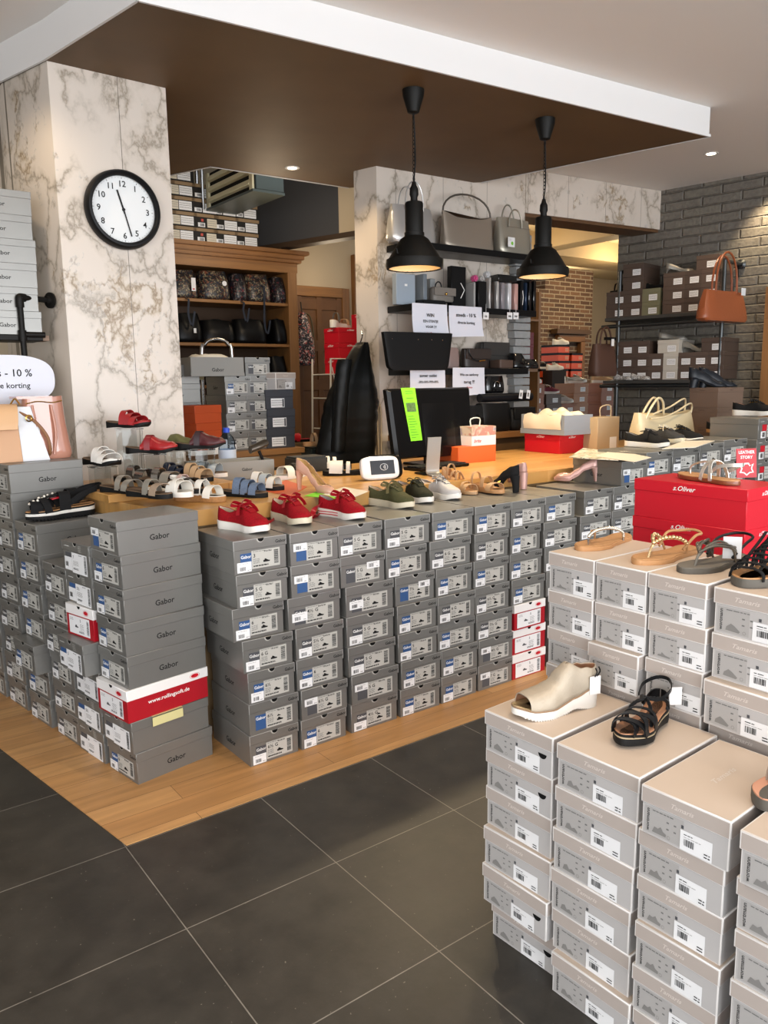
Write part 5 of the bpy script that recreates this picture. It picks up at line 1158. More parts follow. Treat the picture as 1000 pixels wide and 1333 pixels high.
# middle shelf : clutches and wallets
GM = 'clutches and wallets on the middle wall shelf'
def upright(px, w, h, d, m, label, extra=None, name='wallet', cat='wallet', y=4.46, rz=0., z0=0., tilt=0.):
    P = onshelf(px, 'middle', y); o = MB().box(-w / 2, w / 2, -d / 2, d / 2, 0, h, m, bev=.004)
    if extra: extra(o, w, h, d)
    o = tag(o.build(name), label, cat, GM); o.location = (P[0], P[1], P[2] + z0); o.rotation_euler = (0, tilt, rz); return o
PALEB = mat('pale_blue_box', '#98a4b0', .4); WALS = mat('wallet_silver', '#c4c1be', .3, .35); WALP = mat('wallet_rose', '#c79d94', .35, .2); GLIT = mat('wallet_glitter', '#9a9498', .35, .3, nz=.5, nscale=500); BLP = mat('black_patent', '#0d0e10', .12, coat=.6)
def chev(o, w, h, d):
    M = face_m('f', (0, -d / 2 - .0006, 0)); q = MB
    for s_ in (-1, 1):
        a = (w * .12, h * .35 + .055 * s_ + .02); b_ = (w * .38, h * .37 + .02); dx, dy = b_[0] - a[0], b_[1] - a[1]; L_ = hypot(dx, dy); nx, ny = -dy / L_ * .003, dx / L_ * .003
        o.poly(M, [(a[0] + nx, a[1] + ny), (a[0] - nx, a[1] - ny), (b_[0] - nx, b_[1] - ny), (b_[0] + nx, b_[1] + ny)], WPRINT)
upright(526, .17, .21, .05, PALEB, 'pale blue gift box, leftmost on the middle wall shelf', lambda o, w, h, d: o.rect(face_m('f', (0, -d / 2, 0)), -.012, h * .6, .012, h * .6 + .015, WPRINT, .0006), 'gift_box', 'box')
upright(547, .035, .215, .12, mat('grey_blue_box', '#6f7880', .35), 'narrow grey-blue box beside the pale blue gift box', name='gift_box', cat='box')
upright(558, .05, .20, .10, mat('light_grey_box', '#8f9292', .4), 'light grey folded clutch behind the flap bag', name='clutch', cat='clutch', y=4.53)
tag(MB().box(-.11, .11, -.06, .06, 0, .035, BLKL, Matrix.Translation(onshelf(559, 'middle', 4.42)), bev=.008).build('flat_clutch'), 'flat black clutch lying under the taupe flap bag', 'clutch', GM)
P = onshelf(575, 'middle', 4.45)
b = bag('flap_handbag', 'small taupe flap bag with gold clasp on the middle shelf', GM, (P[0], P[1], P[2] + (.036 if True else 0)), 0, .20, .095, .07, mat('taupe_flap', '#77716a', .45), top=1., dt=.9, bulge=0, flap=(mat('taupe_flap', '', .45), .055), handles=[(-.06, .0, .0, .09, .05, .005, BLKL)])
MB().sphere((0, -.052, .052), .010, GOLDM, 6).build('clasp', b)
upright(594.5, .145, .295, .05, BLACK, 'tall black box with a white chevron on the middle shelf', chev, 'gift_box', 'box')
for i, (px, w, h, m, lab) in enumerate([(611, .02, .19, mat('grey_wallet', '#9b9a98', .5), 'thin light grey wallet right of the chevron box'), (621, .085, .20, BLKL, 'black wallet with small silver clip on the middle shelf'), (631, .02, .235, WALS, 'slim silver wallet standing behind the black one'), (635, .028, .205, mat('dark_brown_wallet', '#2b221d', .4), 'dark brown wallet between black and silver wallets'), (641, .026, .21, WALS, 'silver metallic wallet, first of the shiny row'), (648, .036, .205, GLIT, 'grey glitter wallet in the shiny row'), (656.5, .038, .205, mat('white_silver_wallet', '#e0e0e2', .25, .3), 'bright silver wallet in the shiny row'), (665, .040, .205, WALP, 'rose metallic wallet in the shiny row'), (672.5, .03, .235, BLKL, 'black wallet with chevron beside the rose one'), (678, .02, .22, mat('blue_wallet', '#27364c', .15, .3), 'midnight blue patent wallet near the shelf end'), (683, .03, .25, BLP, 'black patent wallet near the shelf end'), (689, .03, .24, BLP, 'last black patent wallet at the shelf end')]):
    upright(px, w, h, .12, m, lab, chev if 'chevron' in lab and i > 5 else None, y=4.47)
for px, m, lab in ((617, mat('pink_foil', '#e0609a', .3, .3), 'bright pink rolled purse on top of black wallet'), (625.5, WALS, 'silver rolled purse beside the pink one'), (633, mat('white_silver_wallet', '', .2), 'pale rolled purse leaning right of silver one')):
    P = onshelf(px, 'middle', 4.46); o = tag(MB().box(-.022, .022, -.03, .03, 0, .045, m, bev=.012).build('rolled_purse'), lab, 'purse', GM); o.location = (P[0], P[1], P[2] + (.236 if px > 625.6 else .2005)); o.rotation_euler = (0, .15, 0)
upright(655, .20, .055, .10, BLP, 'black patent purse lying on top of the shiny wallets', z0=.2105, name='purse', cat='purse', y=4.47)
for px, lab in ((633, 'left price tag hanging under the wallets'), (664, 'middle price tag hanging under the wallets'), (672, 'right price tag hanging under the wallets')):
    P = ony(px, 412, 4.33); o = MB().box(-.028, .028, -.001, .001, -.05, 0, STICK).box(-.001, .001, -.001, .001, 0, .06, STICK); barcode(o, face_m('f', (0, -.0012, 0)), -.016, -.036, .012, -.022, seed=int(px)); o = tag(o.build('price_tag'), lab, 'tag', 'hanging price tags'); o.location = (P.x, 4.332, P.z + .03)
# paper signs
PAPER = mat('white_paper', '#d8dae4', .6)
def sign(px0, py0, px1, py1, Y, label, txts, grp=True, curl=.02):
    a, c = ony(px0, py0, Y), ony(px1, py1, Y); w, h = c.x - a.x, a.z - c.z; mb = MB(); n = 8; vs = []; fs = []
    for i in range(n + 1):
        q = i / n; y = -curl * (q ** 3); 
        for j in range(5): u = j / 4; vs.append((-w / 2 + w * u + .008 * q * (u - .5), y - curl * .5 * (u - .5) ** 2 * q, -h * q - .012 * q * (1 - u)))
    for i in range(n):
        for j in range(4): fs.append((i * 5 + j, (i + 1) * 5 + j, (i + 1) * 5 + j + 1, i * 5 + j + 1))
    mb.add(vs, fs, PAPER)
    for (s_, size, v, col) in txts:
        q = v / h; mb.text(s_, size, col, face_m('f', (0, -curl * q ** 3 - .0045, 0)), 0, -v, 'c')
    o = tag(mb.build('paper_sign', weld=False), label, 'sign', 'paper signs on the marble wall'); o.location = ((a.x + c.x) / 2, Y, a.z); return o
RI = mat('red_ink', '#b5303a', .6)
sign(536.5, 394, 582, 436, 4.325, 'white paper sign reading WIN, taped to the middle shelf', [('WIN', .034, INK, ), ][:0] + [('WIN', .034, .09, INK), ('EEN ETENTJE', .024, .128, INK), ('VOOR 2!!', .024, .166, INK), ('~la  flamme', .024, .212, RI)])
sign(584.5, 397.5, 627, 438, 4.325, 'white paper sign reading steeds minus ten percent, on the middle shelf', [('steeds - 10 %', .036, .075, INK), ('directe korting', .028, .125, INK)])
sign(534, 481.5, 579.5, 520, 4.325, 'white paper sign reading zomer outlet with percentages, on the lowest shelf', [('zomer outlet', .030, .050, INK), ('-30%-50%-70%-80%', .0235, .092, INK)], curl=.005)
sign(589.5, 478.5, 630.5, 513, 4.325, 'white paper sign reading Win uw aankoop terug, on the lowest shelf', [('Win uw aankoop', .0265, .060, INK), ('terug !!!', .034, .115, INK), ('~flamme', .02, .15, RI)], curl=.005)
# lowest shelf
GB = 'bags on and around the lowest wall shelf'
P = ony(542, 484, 4.27); b = bag('black_tote', 'large flat black clutch bag hanging in front of the lowest shelf', GB, (P.x, 4.25, 1.50), 0, .52, .25, .05, mat('black_felt', '#0b0b0c', .6), top=1.17, dt=.8, bulge=0, p=8)
st_ = MB()
for x in (-.24, -.02, .10, .2): st_.sphere((x, -.026, .205), .004, STEEL, 4)
st_.build('studs', b)
def shb(px, w, h, d, m, name, lab, y=4.45, z0=0., **k): P = ony(px, 470, y); return bag(name, lab, GB, (P.x, y, SH['bottom'] + z0), 0, w, h, d, m, **k)
shb(588, .12, .155, .06, mat('rose_taupe', '#8b7670', .5), 'rose_clutch', 'rose-taupe rounded clutch behind the black flat bag', top=.85, dt=.8)
b = shb(618, .25, .145, .08, mat('dark_brown_leather', '#2f2520', .45), 'brown_flap_bag', 'dark brown flap bag with gold bar clasp on lowest shelf', top=1., dt=.8, bulge=0, flap=(mat('dark_brown_leather', '', .45), .075))
MB().tube([(-.01, -.056, .055), (.055, -.056, .060)], .005, GOLDM, 8).build('clasp', b); MB().band([(-.11, -.055, .14), (-.10, -.058, .10), (-.06, -.058, .065), (-.01, -.058, .055)], (0, 0, 1), .006, .003, BLKL, smooth=4).build('strap', b)
shb(640, .34, .20, .10, mat('grey_black_leather', '#33312f', .4), 'satchel', 'dark grey wide satchel standing behind the brown flap bag', y=4.54, top=.82, dt=.9, flap=(mat('grey_black_leather', '', .4), .10))
shb(653, .15, .065, .12, mat('brown_box_small', '#4c3a30', .6), 'small_box', 'small brown box at the right of the brown flap bag', y=4.42, top=1, dt=1, bulge=0, p=10, cat='box')
shb(672, .15, .12, .12, BLP, 'patent_bag', 'glossy black patent bag at the right end of lowest shelf', y=4.44, top=.7, z0=.0)
shb(688, .16, .075, .12, BLP, 'patent_purse', 'small glossy black purse overhanging the lowest shelf end', y=4.44, top=.8, z0=.0)
P = ony(641, 512, 4.4); bag('black_quilted_bag', 'black bag with round clasp hanging below the lowest shelf', GB, (P.x, 4.40, P.z), 0, .20, .13, .09, BLP, top=.9, dt=.7, handles=[(-.03, .03, -.05, .05, .04, .004, STEEL)])
# bags on the back counter
for i, (px, w, h, m, lab) in enumerate([(612, .30, .20, BLP, 'black patent bag, leftmost on the back counter'), (640, .32, .21, BLKL, 'black leather bag in the middle of the back counter'), (672, .24, .17, mat('black_grain', '#111112', .5), 'black satchel with flap, right on the back counter'), (655, .5, .06, mat('black_roll', '#15161a', .3), 'long dark roll lying on top of the black bags')]):
    P = ony(px, 555, 4.3)
    if i < 3: bag('black_handbag', lab, 'black bags on the back counter', (P.x, 4.30 - .01 * i, 1.0455), 0, w, h, .13, m, top=.95, dt=.7, flap=(m, h * .5) if i == 2 else None)
    else: tag(MB().tube([(-.25, 0, 0), (.30, 0, 0)], .032, m, 14).build('dark_roll'), lab, 'roll').location = (P.x, 4.30, 1.0455 + .25)
for px, lab in ((679, 'left white tag hanging above the back counter'), (688.5, 'right white tag hanging above the back counter')):
    P = ony(px, 513, 4.2); o = MB().box(-.018, .018, -.001, .001, -.065, 0, STICK); barcode(o, face_m('f', (0, -.0012, 0)), -.010, -.05, .008, -.02, seed=int(px)); o = tag(o.build('price_tag'), lab, 'tag', 'hanging price tags'); o.location = (P.x, 4.20, P.z + .03); o.rotation_euler = (0, .15, 0)

# ------------------------------------------------------------------ things on the counter
BLKPL = mat('black_plastic', '#09090b', .2, spec=.3); GPL = mat('grey_plastic', '#a7a49d', .4, .2); WPL = mat('white_plastic', '#e3e2df', .3)
a, c, e = ony(494, 508.5, 3.6), ony(616, 505.5, 3.6), ony(600, 589.5, 3.6)
t = thing('till_monitor', 'black all-in-one till monitor seen from behind, green note on it', 'monitor', (0, 0, 0))
mo = MB(); W_ = c.x - a.x; cx_ = (a.x + c.x) / 2; z1, z0 = 1.385, .99
def mpt(u, v, y): return (cx_ + (u - .5) * W_ * (1 - .06 * (1 - v)), 3.60 + y - .05 * (1 - v) + (u - .5) * .10, z0 + (z1 - z0) * v)
mo.loft([[mpt(u, v, y) for u, v in ((0, .02), (.02, 0), (.98, 0), (1, .02), (1, .98), (.98, 1), (.02, 1), (0, .98))] for y in (.02, -.012)] + [[mpt(.5 + (u - .5) * .95, .5 + (v - .5) * .95, -.030) for u, v in ((0, .02), (.02, 0), (.98, 0), (1, .02), (1, .98), (.98, 1), (.02, 1), (0, .98))]], BLKPL); mo.build('housing', t)
m = MB(); m.loft([[mpt(.5 + (u - .5) * .40 + .06, .5 + (v - .5) * .8 - .12, -.029) for u, v in ((0, 0), (1, 0), (1, 1), (0, 1))], [mpt(.5 + (u - .5) * .30 + .06, .5 + (v - .5) * .62 - .12, -.042) for u, v in ((0, 0), (1, 0), (1, 1), (0, 1))]], BLKPL); m.build('rear_hump', t)
MB().box(cx_ - .12, cx_ + .12, 3.50, 3.70, ZT + .0005, ZT + .014, BLKPL, bev=.004).box(cx_ - .04, cx_ + .04, 3.575, 3.60, ZT + .012, 1.0, BLKPL).build('stand', t)
m = MB(); gm = mat('green_paper', '#79d321', .6); A = [mpt(u, v, -.0325) for u, v in ((.14, 1.02), (.30, 1.02), (.325, .25), (.185, .25))]; A[0] = (A[0][0], A[0][1], z1 + .004); A[1] = (A[1][0], A[1][1], z1 + .004)
m.add(A, [(0, 3, 2, 1)], gm); 
def gp(u, v, dy=-.0006): p = V(A[3]) * (1 - u) * (1 - v) + V(A[2]) * u * (1 - v) + V(A[0]) * (1 - u) * v + V(A[1]) * u * v; return p + V((0, dy, 0))
m.add([gp(.15, .55), gp(.85, .55), gp(.85, .72), gp(.15, .72)], [(0, 1, 2, 3)], mat('green_photo', '#4b6a3c', .6, nz=.4, nscale=90))
for k in range(9):
    v = .06 + .05 * k; m.add([gp(.12, v), gp(.5 + .035 * ((k * 7) % 9), v), gp(.5 + .035 * ((k * 7) % 9), v + .012), gp(.12, v + .012)], [(0, 1, 2, 3)], mat('green_ink', '#4f8c22', .6))
for v in (.93, .89, .80): m.add([gp(.25, v), gp(.8, v), gp(.8, v + .014), gp(.25, v + .014)], [(0, 1, 2, 3)], mat('green_ink', '', .6))
m.build('green_note', t, weld=False)
m = MB(); m.add([mpt(u, v, -.0315) for u, v in ((.80, .05), (.93, .07), (.93, .11), (.80, .09))], [(0, 1, 2, 3)], STICK); m.build('sticker', t)
P = onz(548, 606, ZT)
t = thing('keyboard', 'black keyboard on the counter beneath the till monitor', 'keyboard', (P.x - .02, 3.40, ZT + .0005), radians(6))
kb = MB().box(-.20, .20, -.07, .07, 0, .018, BLKPL, bev=.003); kb.build('keyboard_case', t); kk = MB()
for i in range(14):
    for j in range(5): kk.box(-.185 + .0265 * i, -.162 + .0265 * i, -.060 + .024 * j, -.040 + .024 * j, .018, .024, mat('key_black', '#1b1b1d', .5), bev=.0015)
kk.build('keys', t)
# bent silver stand
P = onz(566, 619, ZT); t = thing('display_stand', 'bent silver metal display stand in front of the monitor', 'stand', (P.x, P.y, ZT + .0005), radians(-12))
pts = catmull([V((0, .00, .20)), V((0, .012, .12)), V((0, .022, .045)), V((0, .018, .012)), V((0, -.02, .003)), V((0, -.07, .002))], 6)
MB().band(pts, (1, 0, 0), .078, .006, mat('brushed_silver', '#a39f98', .38, .6)).build('plate', t); MB().box(-.055, .055, .02, .13, 0, .008, BLKPL, bev=.003).build('base', t)
# card terminal
P = onz(496, 625, ZT); t = thing('card_terminal', 'white card payment terminal with dark screen and contactless symbol', 'card terminal', (P.x, P.y, ZT + .0005), radians(-14), None, 1.22)
MM_ = Matrix.Rotation(radians(-14), 4, 'X'); 
def rrect(w, h, y, cx_, cz_, p=4.5, n=40): return [(cx_ + w / 2 * abs(cos(2 * pi * k / n)) ** (2 / p) * (1 if cos(2 * pi * k / n) > 0 else -1), y, cz_ + h / 2 * abs(sin(2 * pi * k / n)) ** (2 / p) * (1 if sin(2 * pi * k / n) > 0 else -1)) for k in range(n)]
MB().loft([rrect(.158, .086, -.0115, 0, .050), rrect(.168, .096, -.007, 0, .050), rrect(.170, .098, .008, 0, .050), rrect(.160, .090, .013, 0, .050)], WPL, MM_).build('housing', t); MB().loft([rrect(.165, .096, .0135, .018, .056), rrect(.178, .104, .02, .022, .056), rrect(.160, .09, .045, .026, .052)], BLKPL, MM_).build('rear_shell', t)
m = MB().box(-.045, .062, -.0135, -.0115, .022, .080, mat('screen_dark', '#1e2228', .15), MM_, bev=.0009); M = MM_ @ face_m('f', (.012, -.0140, .052))

for r_ in (.005, .009, .013): m.tube([(M @ V((r_ * cos(a_) - .004, r_ * sin(a_), .001))) for a_ in [-.8 + .16 * k for k in range(11)]], .0009, WPRINT, 4)
m.ring(M, .002, 0, .016, .0175, WPRINT, ry=.8, z=.0006); m.build('screen', t)
# carton with orange base
P = onz(612, 603, ZT); t = thing('carton', 'open white and orange carton with a photo print behind the monitor', 'carton', (P.x + .05, P.y + .0, ZT + .0005), radians(-2)); ORC = mat('orange_card', '#e2622a', .5)
MB().box(-.14, .16, 0, .19, 0, .10, ORC, bev=.001).build('orange_base', t)
m = MB().box(-.035, .16, .0, .19, .1005, .16, WHITE, bev=.001).box(-.035, .16, 0, .19, .1605, .215, m_spots('blurred_print', '#b8a793', ['#8d87a0', '#cdbfae', '#b9877a'], 9, .5), bev=.001); m.text('~brite', .03, SRED, face_m('f', (-.02, -.0005, .12)), 0, 0); m.build('printed_top', t)
MB().tube([(.0, .05, .215), (.0, .05, .26), (.07, .05, .262), (.07, .05, .215)], .004, mat('clear_plastic', '#c9cfc4', .2), 6, smooth=3).build('clear_holder', t)
# open grey box with tissue on red box
P = onz(735, 582, ZT + .0); RZ = radians(3)
put([('box_body', plain_body('redc', .24, .33, .125, SRED)), ('lid', plain_lid('redc', .24, .33, .125, .035, SRED, '~s.Oliver', WPRINT, .020))], (ony(745, 575, 3.47).x, 3.62 - .15, ZT + .0005), radians(-3), 'single bright red shoe box on the oak counter under open box', None)
t = thing('open_shoe_box', 'open light blue-grey shoe box overflowing with tissue on red box', 'shoe box', (ony(745, 575, 3.47).x, 3.42, ZT + .126), radians(-3))
OB = mat('blue_grey_card', '#8a929c', .5)
m = MB(); w_, d_, h_ = .27, .40, .13
m.box(-w_ / 2, w_ / 2, 0, .004, 0, h_, OB).box(-w_ / 2, -w_ / 2 + .004, .004, d_, 0, h_, OB).box(w_ / 2 - .004, w_ / 2, .004, d_, 0, h_, OB).box(-w_ / 2 + .004, w_ / 2 - .004, d_ - .004, d_, 0, h_, OB).box(-w_ / 2, w_ / 2, 0, d_, 0, .003, OB); m.build('tray', t)
MB().box(-w_ / 2 - .004, w_ / 2 + .004, -.006, d_ + .004, -.0, .034, OB).build('nested_lid', t)
TIS = mat('tissue_paper', '#e6dcc6', .7)
def tissue(name, parent, w, d, z, hgt, seed, x0=0, y0=0):
    m = MB(); n = 16; vs = []; fs = []
    for i in range(n + 1):
        for j in range(n + 1):
            u, v = i / n, j / n; e = (sin(pi * u) * sin(pi * v)) ** .4 if 0 < u < 1 and 0 < v < 1 else 0
            q = abs(noise.noise(V((u * 3 + seed, v * 3, 0)))) * 1.1 + abs(noise.noise(V((u * 12 + seed, v * 12, 2)))) * .22
            vs.append((x0 - w / 2 + w * u, y0 + d * v, z + hgt * e * (.45 + q)))
    for i in range(n):
        for j in range(n): a_ = i * (n + 1) + j; fs.append((a_, a_ + n + 1, a_ + n + 2, a_ + 1))
    m.add(vs, fs, TIS); return m.build(name, parent, ang=85)
tissue('tissue', t, w_ - .01, d_ - .01, .09, .085, 3, 0, .005)
m = MB(); vs = []; 
m.loft([[(-w_ / 2 - .006, .02 + .35 * k / 10, .035 + .0 * k) for k in range(11)], [(-w_ / 2 - .016 - .006 * sin(k), .02 + .35 * k / 10, .08) for k in range(11)], [(-w_ / 2 - .004, .02 + .35 * k / 10, .135 + .01 * sin(k * 1.7)) for k in range(11)], [(-w_ / 2 + .03, .02 + .35 * k / 10, .13) for k in range(11)]], TIS, cap0=False, cap1=False, closed=False); m.build('tissue_overhang', t)
# beige paper bag and champagne tote
P = ony(790, 577, 3.35); t = thing('paper_bag', 'beige paper carrier bag with white label behind the champagne bag', 'paper bag', (P.x, 3.35, ZT + .0005), 0)
m = MB().box(-.10, .13, 0, .13, 0, .235, mat('beige_card', '#b29c7c', .6), bev=.002); m.build('bag_body', t); MB().box(.03, .10, -.003, -.001, .02, .10, STICK).build('label_card', t); MB().tube([(-.05, .02, .23), (-.05, .02, .30), (.05, .02, .31), (.06, .02, .23)], .004, mat('beige_card', '', .6), 6, smooth=4).build('cord_handle', t)
CH = mat('champagne_leather', '#d9cba8', .38, .25, bump=.3, bscale=25)
P = ony(853, 584, 3.15); b = bag('champagne_tote', 'slouchy champagne gold tote bag with rolled handles on counter', None, (P.x, 3.10, ZT + .0005), 0, .62, .27, .20, CH, top=.96, dt=.35, bulge=.02, sag=.03)
for y_, x0_, hh_ in ((-.03, -.24, .24), (.05, -.18, .22)):
    MB().tube([(x0_, y_, .22), (x0_ + .03, y_ - .02, .30), (x0_ + .09, y_ - .03, .36), (x0_ + .16, y_ - .02, .33), (x0_ + .20, y_, .24)], .0075, CH, 10, smooth=7).build('handle', b)
for y_, dz in ((-.02, 0), (.03, .03)):
    MB().tube([(-.22, y_ - .04, .23), (-.10, y_ - .06, .24 + dz), (.05, y_ - .05, .27 + dz), (.20, y_ - .04, .315 + dz), (.30, y_, .30 + dz), (.30, y_ + .01, .24), (.24, y_, .22)], .006, CH, 8, smooth=7).build('long_strap', b)
# magazines and papers
def paper(pts_px, z, m, label, th=.004, extra=None, grp=None, name='magazine', cat='magazine'):
    pts = [onz(*p, z) for p in pts_px]; mb = MB().prism([(p.x, p.y) for p in pts], z + .0004, z + .0004 + th, m)
    return tag(mb.build(name), label, cat, grp)
MAG = m_spots('magazine_print', '#cfc4ae', ['#a89678', '#7f8f7a', '#e2dcd0'], 12, .52, .35)
paper([(741, 596), (759, 584), (812, 590), (805, 600)], 1.012, MAG, 'open magazine on the grey box behind the pink pump'); paper([(775, 594), (800, 586), (848, 596), (826, 602)], 1.017, mat('white_page', '#d9d3c6', .5), 'white leaflet lying across the magazine on the grey box', .002)
paper([(862, 585), (905, 569), (941, 571), (905, 583)], 1.047, mat('white_page', '', .5), 'white magazine under the black perforated shoe', .003)
paper([(686, 579), (708, 574), (733, 581), (722, 585)], ZT + .0002, mat('dark_leaflet', '#43413f', .4), 'dark leaflet on the oak counter before red box', .003); paper([(716, 577), (726, 572), (733, 577), (731, 585)], ZT + .004, mat('pale_leaflet', '#c3c6c8', .5), 'pale folded leaflet with tape ring on dark leaflet', .012)
paper([(396, 646), (425, 636), (455, 640), (440, 650)], ZT + .0002, gm, 'green flyer under the nude pump', .001); paper([(345, 640), (372, 625), (400, 634), (380, 646)], ZT + .0002, mat('orange_flyer', '#c8582e', .5), 'orange flyer beside the white bow mule', .001); paper([(420, 644), (448, 634), (480, 640), (455, 650)], ZT + .0012, mat('white_page', '', .5), 'white receipt beside the card terminal', .001)
# open grey box, bottle, scanner, small dark devices
P = onz(281, 623, ZT); t = thing('open_shoe_box', 'open grey shoe box with white inside at the counter behind the slides', 'shoe box', (1.80, 3.68, ZT + .0005), radians(-6))
w_, d_, h_ = .42, .20, .095; OG = mat('open_box_grey', '#87857f', .5)
m = MB().box(-w_ / 2, w_ / 2, 0, .003, 0, h_, OG).box(-w_ / 2, -w_ / 2 + .003, .003, d_, 0, h_, OG).box(w_ / 2 - .003, w_ / 2, .003, d_, 0, h_, OG).box(-w_ / 2, w_ / 2, d_ - .003, d_, 0, h_, OG).box(-w_ / 2, w_ / 2, 0, d_, 0, .003, OG).text('Gabor', .022, INK, face_m('f'), .03, .045); m.build('tray', t)
tissue('tissue', t, w_ - .01, d_ - .01, .055, .022, 8, 0, .005)
PETM = glass('clear_bottle', '#dbe6f0', .05, .12); P = ony(294, 588, 3.90)
t = thing('water_bottle', 'clear plastic water bottle with blue cap and white label', 'bottle', (ony(296, 590, 3.93).x, 3.93, ZT + .0005))
MB().lathe([(0, 0), (.040, 0), (.046, .01), (.044, .03), (.047, .04), (.044, .055), (.047, .07), (.047, .145), (.043, .16), (.046, .175), (.036, .205), (.015, .228), (.014, .235)], PETM, n=28).build('bottle_body', t)
MB().lathe([(.017, .230), (.018, .254), (.014, .257), (0, .257)], mat('blue_cap', '#1d44b8', .35), n=20).build('cap', t); MB().lathe([(.0478, .075), (.0478, .140)], mat('bottle_label', '#b9c4d6', .5), n=28).build('paper_label', t)
P = onz(352, 622, ZT); t = thing('barcode_scanner', 'black barcode scanner with metallic head on a curved stalk', 'scanner', (P.x, P.y + .05, ZT + .0005), 0, None, .85)
MB().lathe([(0, 0), (.055, 0), (.052, .012), (.02, .022), (0, .024)], BLKPL, n=24).build('base', t); MB().tube([(0, 0, .02), (-.006, 0, .07), (-.022, 0, .12), (-.040, 0, .165)], .010, BLACK, 10, smooth=5).build('stalk', t)
MB().loft([[(-.10 + .045 * q, .026 * cos(a_) * (1 + .4 * q), .175 + .016 * q + .024 * sin(a_)) for a_ in [2 * pi * k / 14 for k in range(14)]] for q in (0, 1, 2, 2.3)], mat('dark_metal', '#57514a', .3, .7)).build('scanner_head', t)
for px, z_, w_, d_, h_, lab in (((318, 606), 0, .12, .09, .06, 'small black device behind the black suede slide'), ((408, 606), 0, .20, .15, .085, 'dark grey receipt printer behind the white slides'), ((412, 590), 1, .0, 0, 0, '')):
    if w_: P = ony(*px, 3.72); tag(MB().box(-w_ / 2, w_ / 2, 0, d_, 0, h_, mat('charcoal_plastic', '#2c2e2d', .4), Matrix.Translation((P.x, 3.72, ZT + .0005)), bev=.01).build('till_device'), lab, 'device')

# ------------------------------------------------------------------ left : shelf on the pillar, bags and oval sign on the left wing
zb0 = 1.668
pr = thing('pipe_shelf', 'black pipe shelf fixed to the clock pillar, carrying grey boxes', 'shelf', (0, 0, 0))
MB().box(.45, 1.005, 4.06, 4.26, zb0 - .028, zb0 - .0005, BLACKM, bev=.003).build('shelf_board', pr)
MB().box(1.0055, 1.035, 4.07, 4.20, zb0 - .026, zb0 - .002, mat('raw_wood_end', '#7a6350', .6)).build('wood_end', pr)
A_ = V((1.072, 4.13, 1.838)); dn = V((-.906, -.423, 0))
pp = A_ + dn * .175
MB().lathe([(0, .0), (.038, 0), (.038, .008), (.020, .012), (.018, .03)], BLACKM, n=24, M=Matrix.Translation(A_) @ dn.to_track_quat('Z', 'Y').to_matrix().to_4x4()).build('wall_flange', pr)
MB().tube([A_, pp], .0135, BLACKM, 12).build('pipe', pr); MB().tube([A_ + dn * .145, pp - dn * .004, pp + V((0, 0, -.012)), pp + V((0, 0, -.045))], .019, BLACKM, 12, smooth=4).build('elbow', pr)
MB().tube([pp, pp - V((0, 0, .5))], .0135, BLACKM, 12).build('pipe', pr); MB().tube([pp - V((0, 0, .15)), pp - V((0, 0, .20))], .019, BLACKM, 12).build('pipe_tee', pr); MB().tube([pp - V((.0, 0, .17)), pp + V((.10, .0, -.17))], .0135, BLACKM, 12).build('pipe', pr)
for k in range(6):
    dx = .004 * ((k * 5) % 3)
    put(gabor('K', '6 G', 'low', k), (1.008 - dx, 4.165, zb0 + k * .1085), radians(90), f'grey shoe box seen from its long side, {ORD[k]} from bottom on the pipe shelf', 'grey shoe boxes on the pipe shelf', (.93, .95, .1085 / GH))
# black and two tone bags
zw = 9 * .1225 + .001
TANB = mat('tan_smooth_leather', '#c99a72', .4); PNK = mat('rose_patent', '#bd8570', .12, coat=.8); WB = mat('white_bag_leather', '#dcdde0', .4)
Pb = ony(25, 594, 3.72)
t = thing('two_tone_handbag', 'tan and white trapeze handbag with curved flap on the left wing boxes', 'handbag', (.66, 3.74, zw), radians(4))
m = MB(); 
def trap(x0, x1, mt_, y0=-.075, y1=.075):
    rings = []
    for q in [i / 8 for i in range(9)]:
        s_ = 1 - .55 * q; rings.append([(x0, y0 * s_, .235 * q), (x1 + (-.055 * q if x1 > .15 else 0), y0 * s_, .235 * q), (x1 + (-.055 * q if x1 > .15 else 0), y1 * s_, .235 * q), (x0, y1 * s_, .235 * q)])
    return rings
m.loft(trap(-.16, .12, TANB), TANB); m.build('bag_body', t); MB().loft(trap(.121, .235, WB), WB).build('gusset', t)
MB().band([(.0, .03, .225), (.0, -.02, .246), (.0, -.060, .225), (.0, -.080, .175), (.0, -.088, .14)], (1, 0, 0), lambda q: .27 - .06 * q, .006, mat('pale_tan_leather', '#d8ac80', .4), smooth=5).build('flap', t)
MB().tube([(.13, -.03, .215), (.19, -.05, .17), (.235, -.06, .10), (.245, -.05, .03), (.235, 0, .01)], .007, mat('brown_strap', '#8a5f3e', .5), 8, smooth=6).build('strap', t); MB().lathe([(.010, -.003), (.016, 0), (.010, .003)], GOLDM, n=18, M=Matrix.Translation((.165, -.058, .185)) @ Matrix.Rotation(pi / 2, 4, 'X')).build('ring', t); MB().tube([(.10, -.03, .245), (.12, -.035, .27), (.14, -.03, .245)], .004, GOLDM, 6, smooth=4).build('buckle', t)
t = bag('patent_bucket_bag', 'rose patent drawstring bucket bag with white tag beside the pillar', None, (.905, 3.80, zw), radians(2), .235, .275, .17, PNK, top=.74, dt=.85, bulge=-.04)
MB().box(-.035, -.002, -.002, 0, -.06, 0, STICK, Matrix.Translation((-.03, -.082, .145)) @ Matrix.Rotation(.1, 4, 'Y')).build('price_tag', t)
for x in (-.06, .02): MB().tube([(x, -.085, .0 + .02), (x + .012, -.09, .12), (x + .004, -.078, .24)], .006, PNK, 8, smooth=5).build('pleat', t)
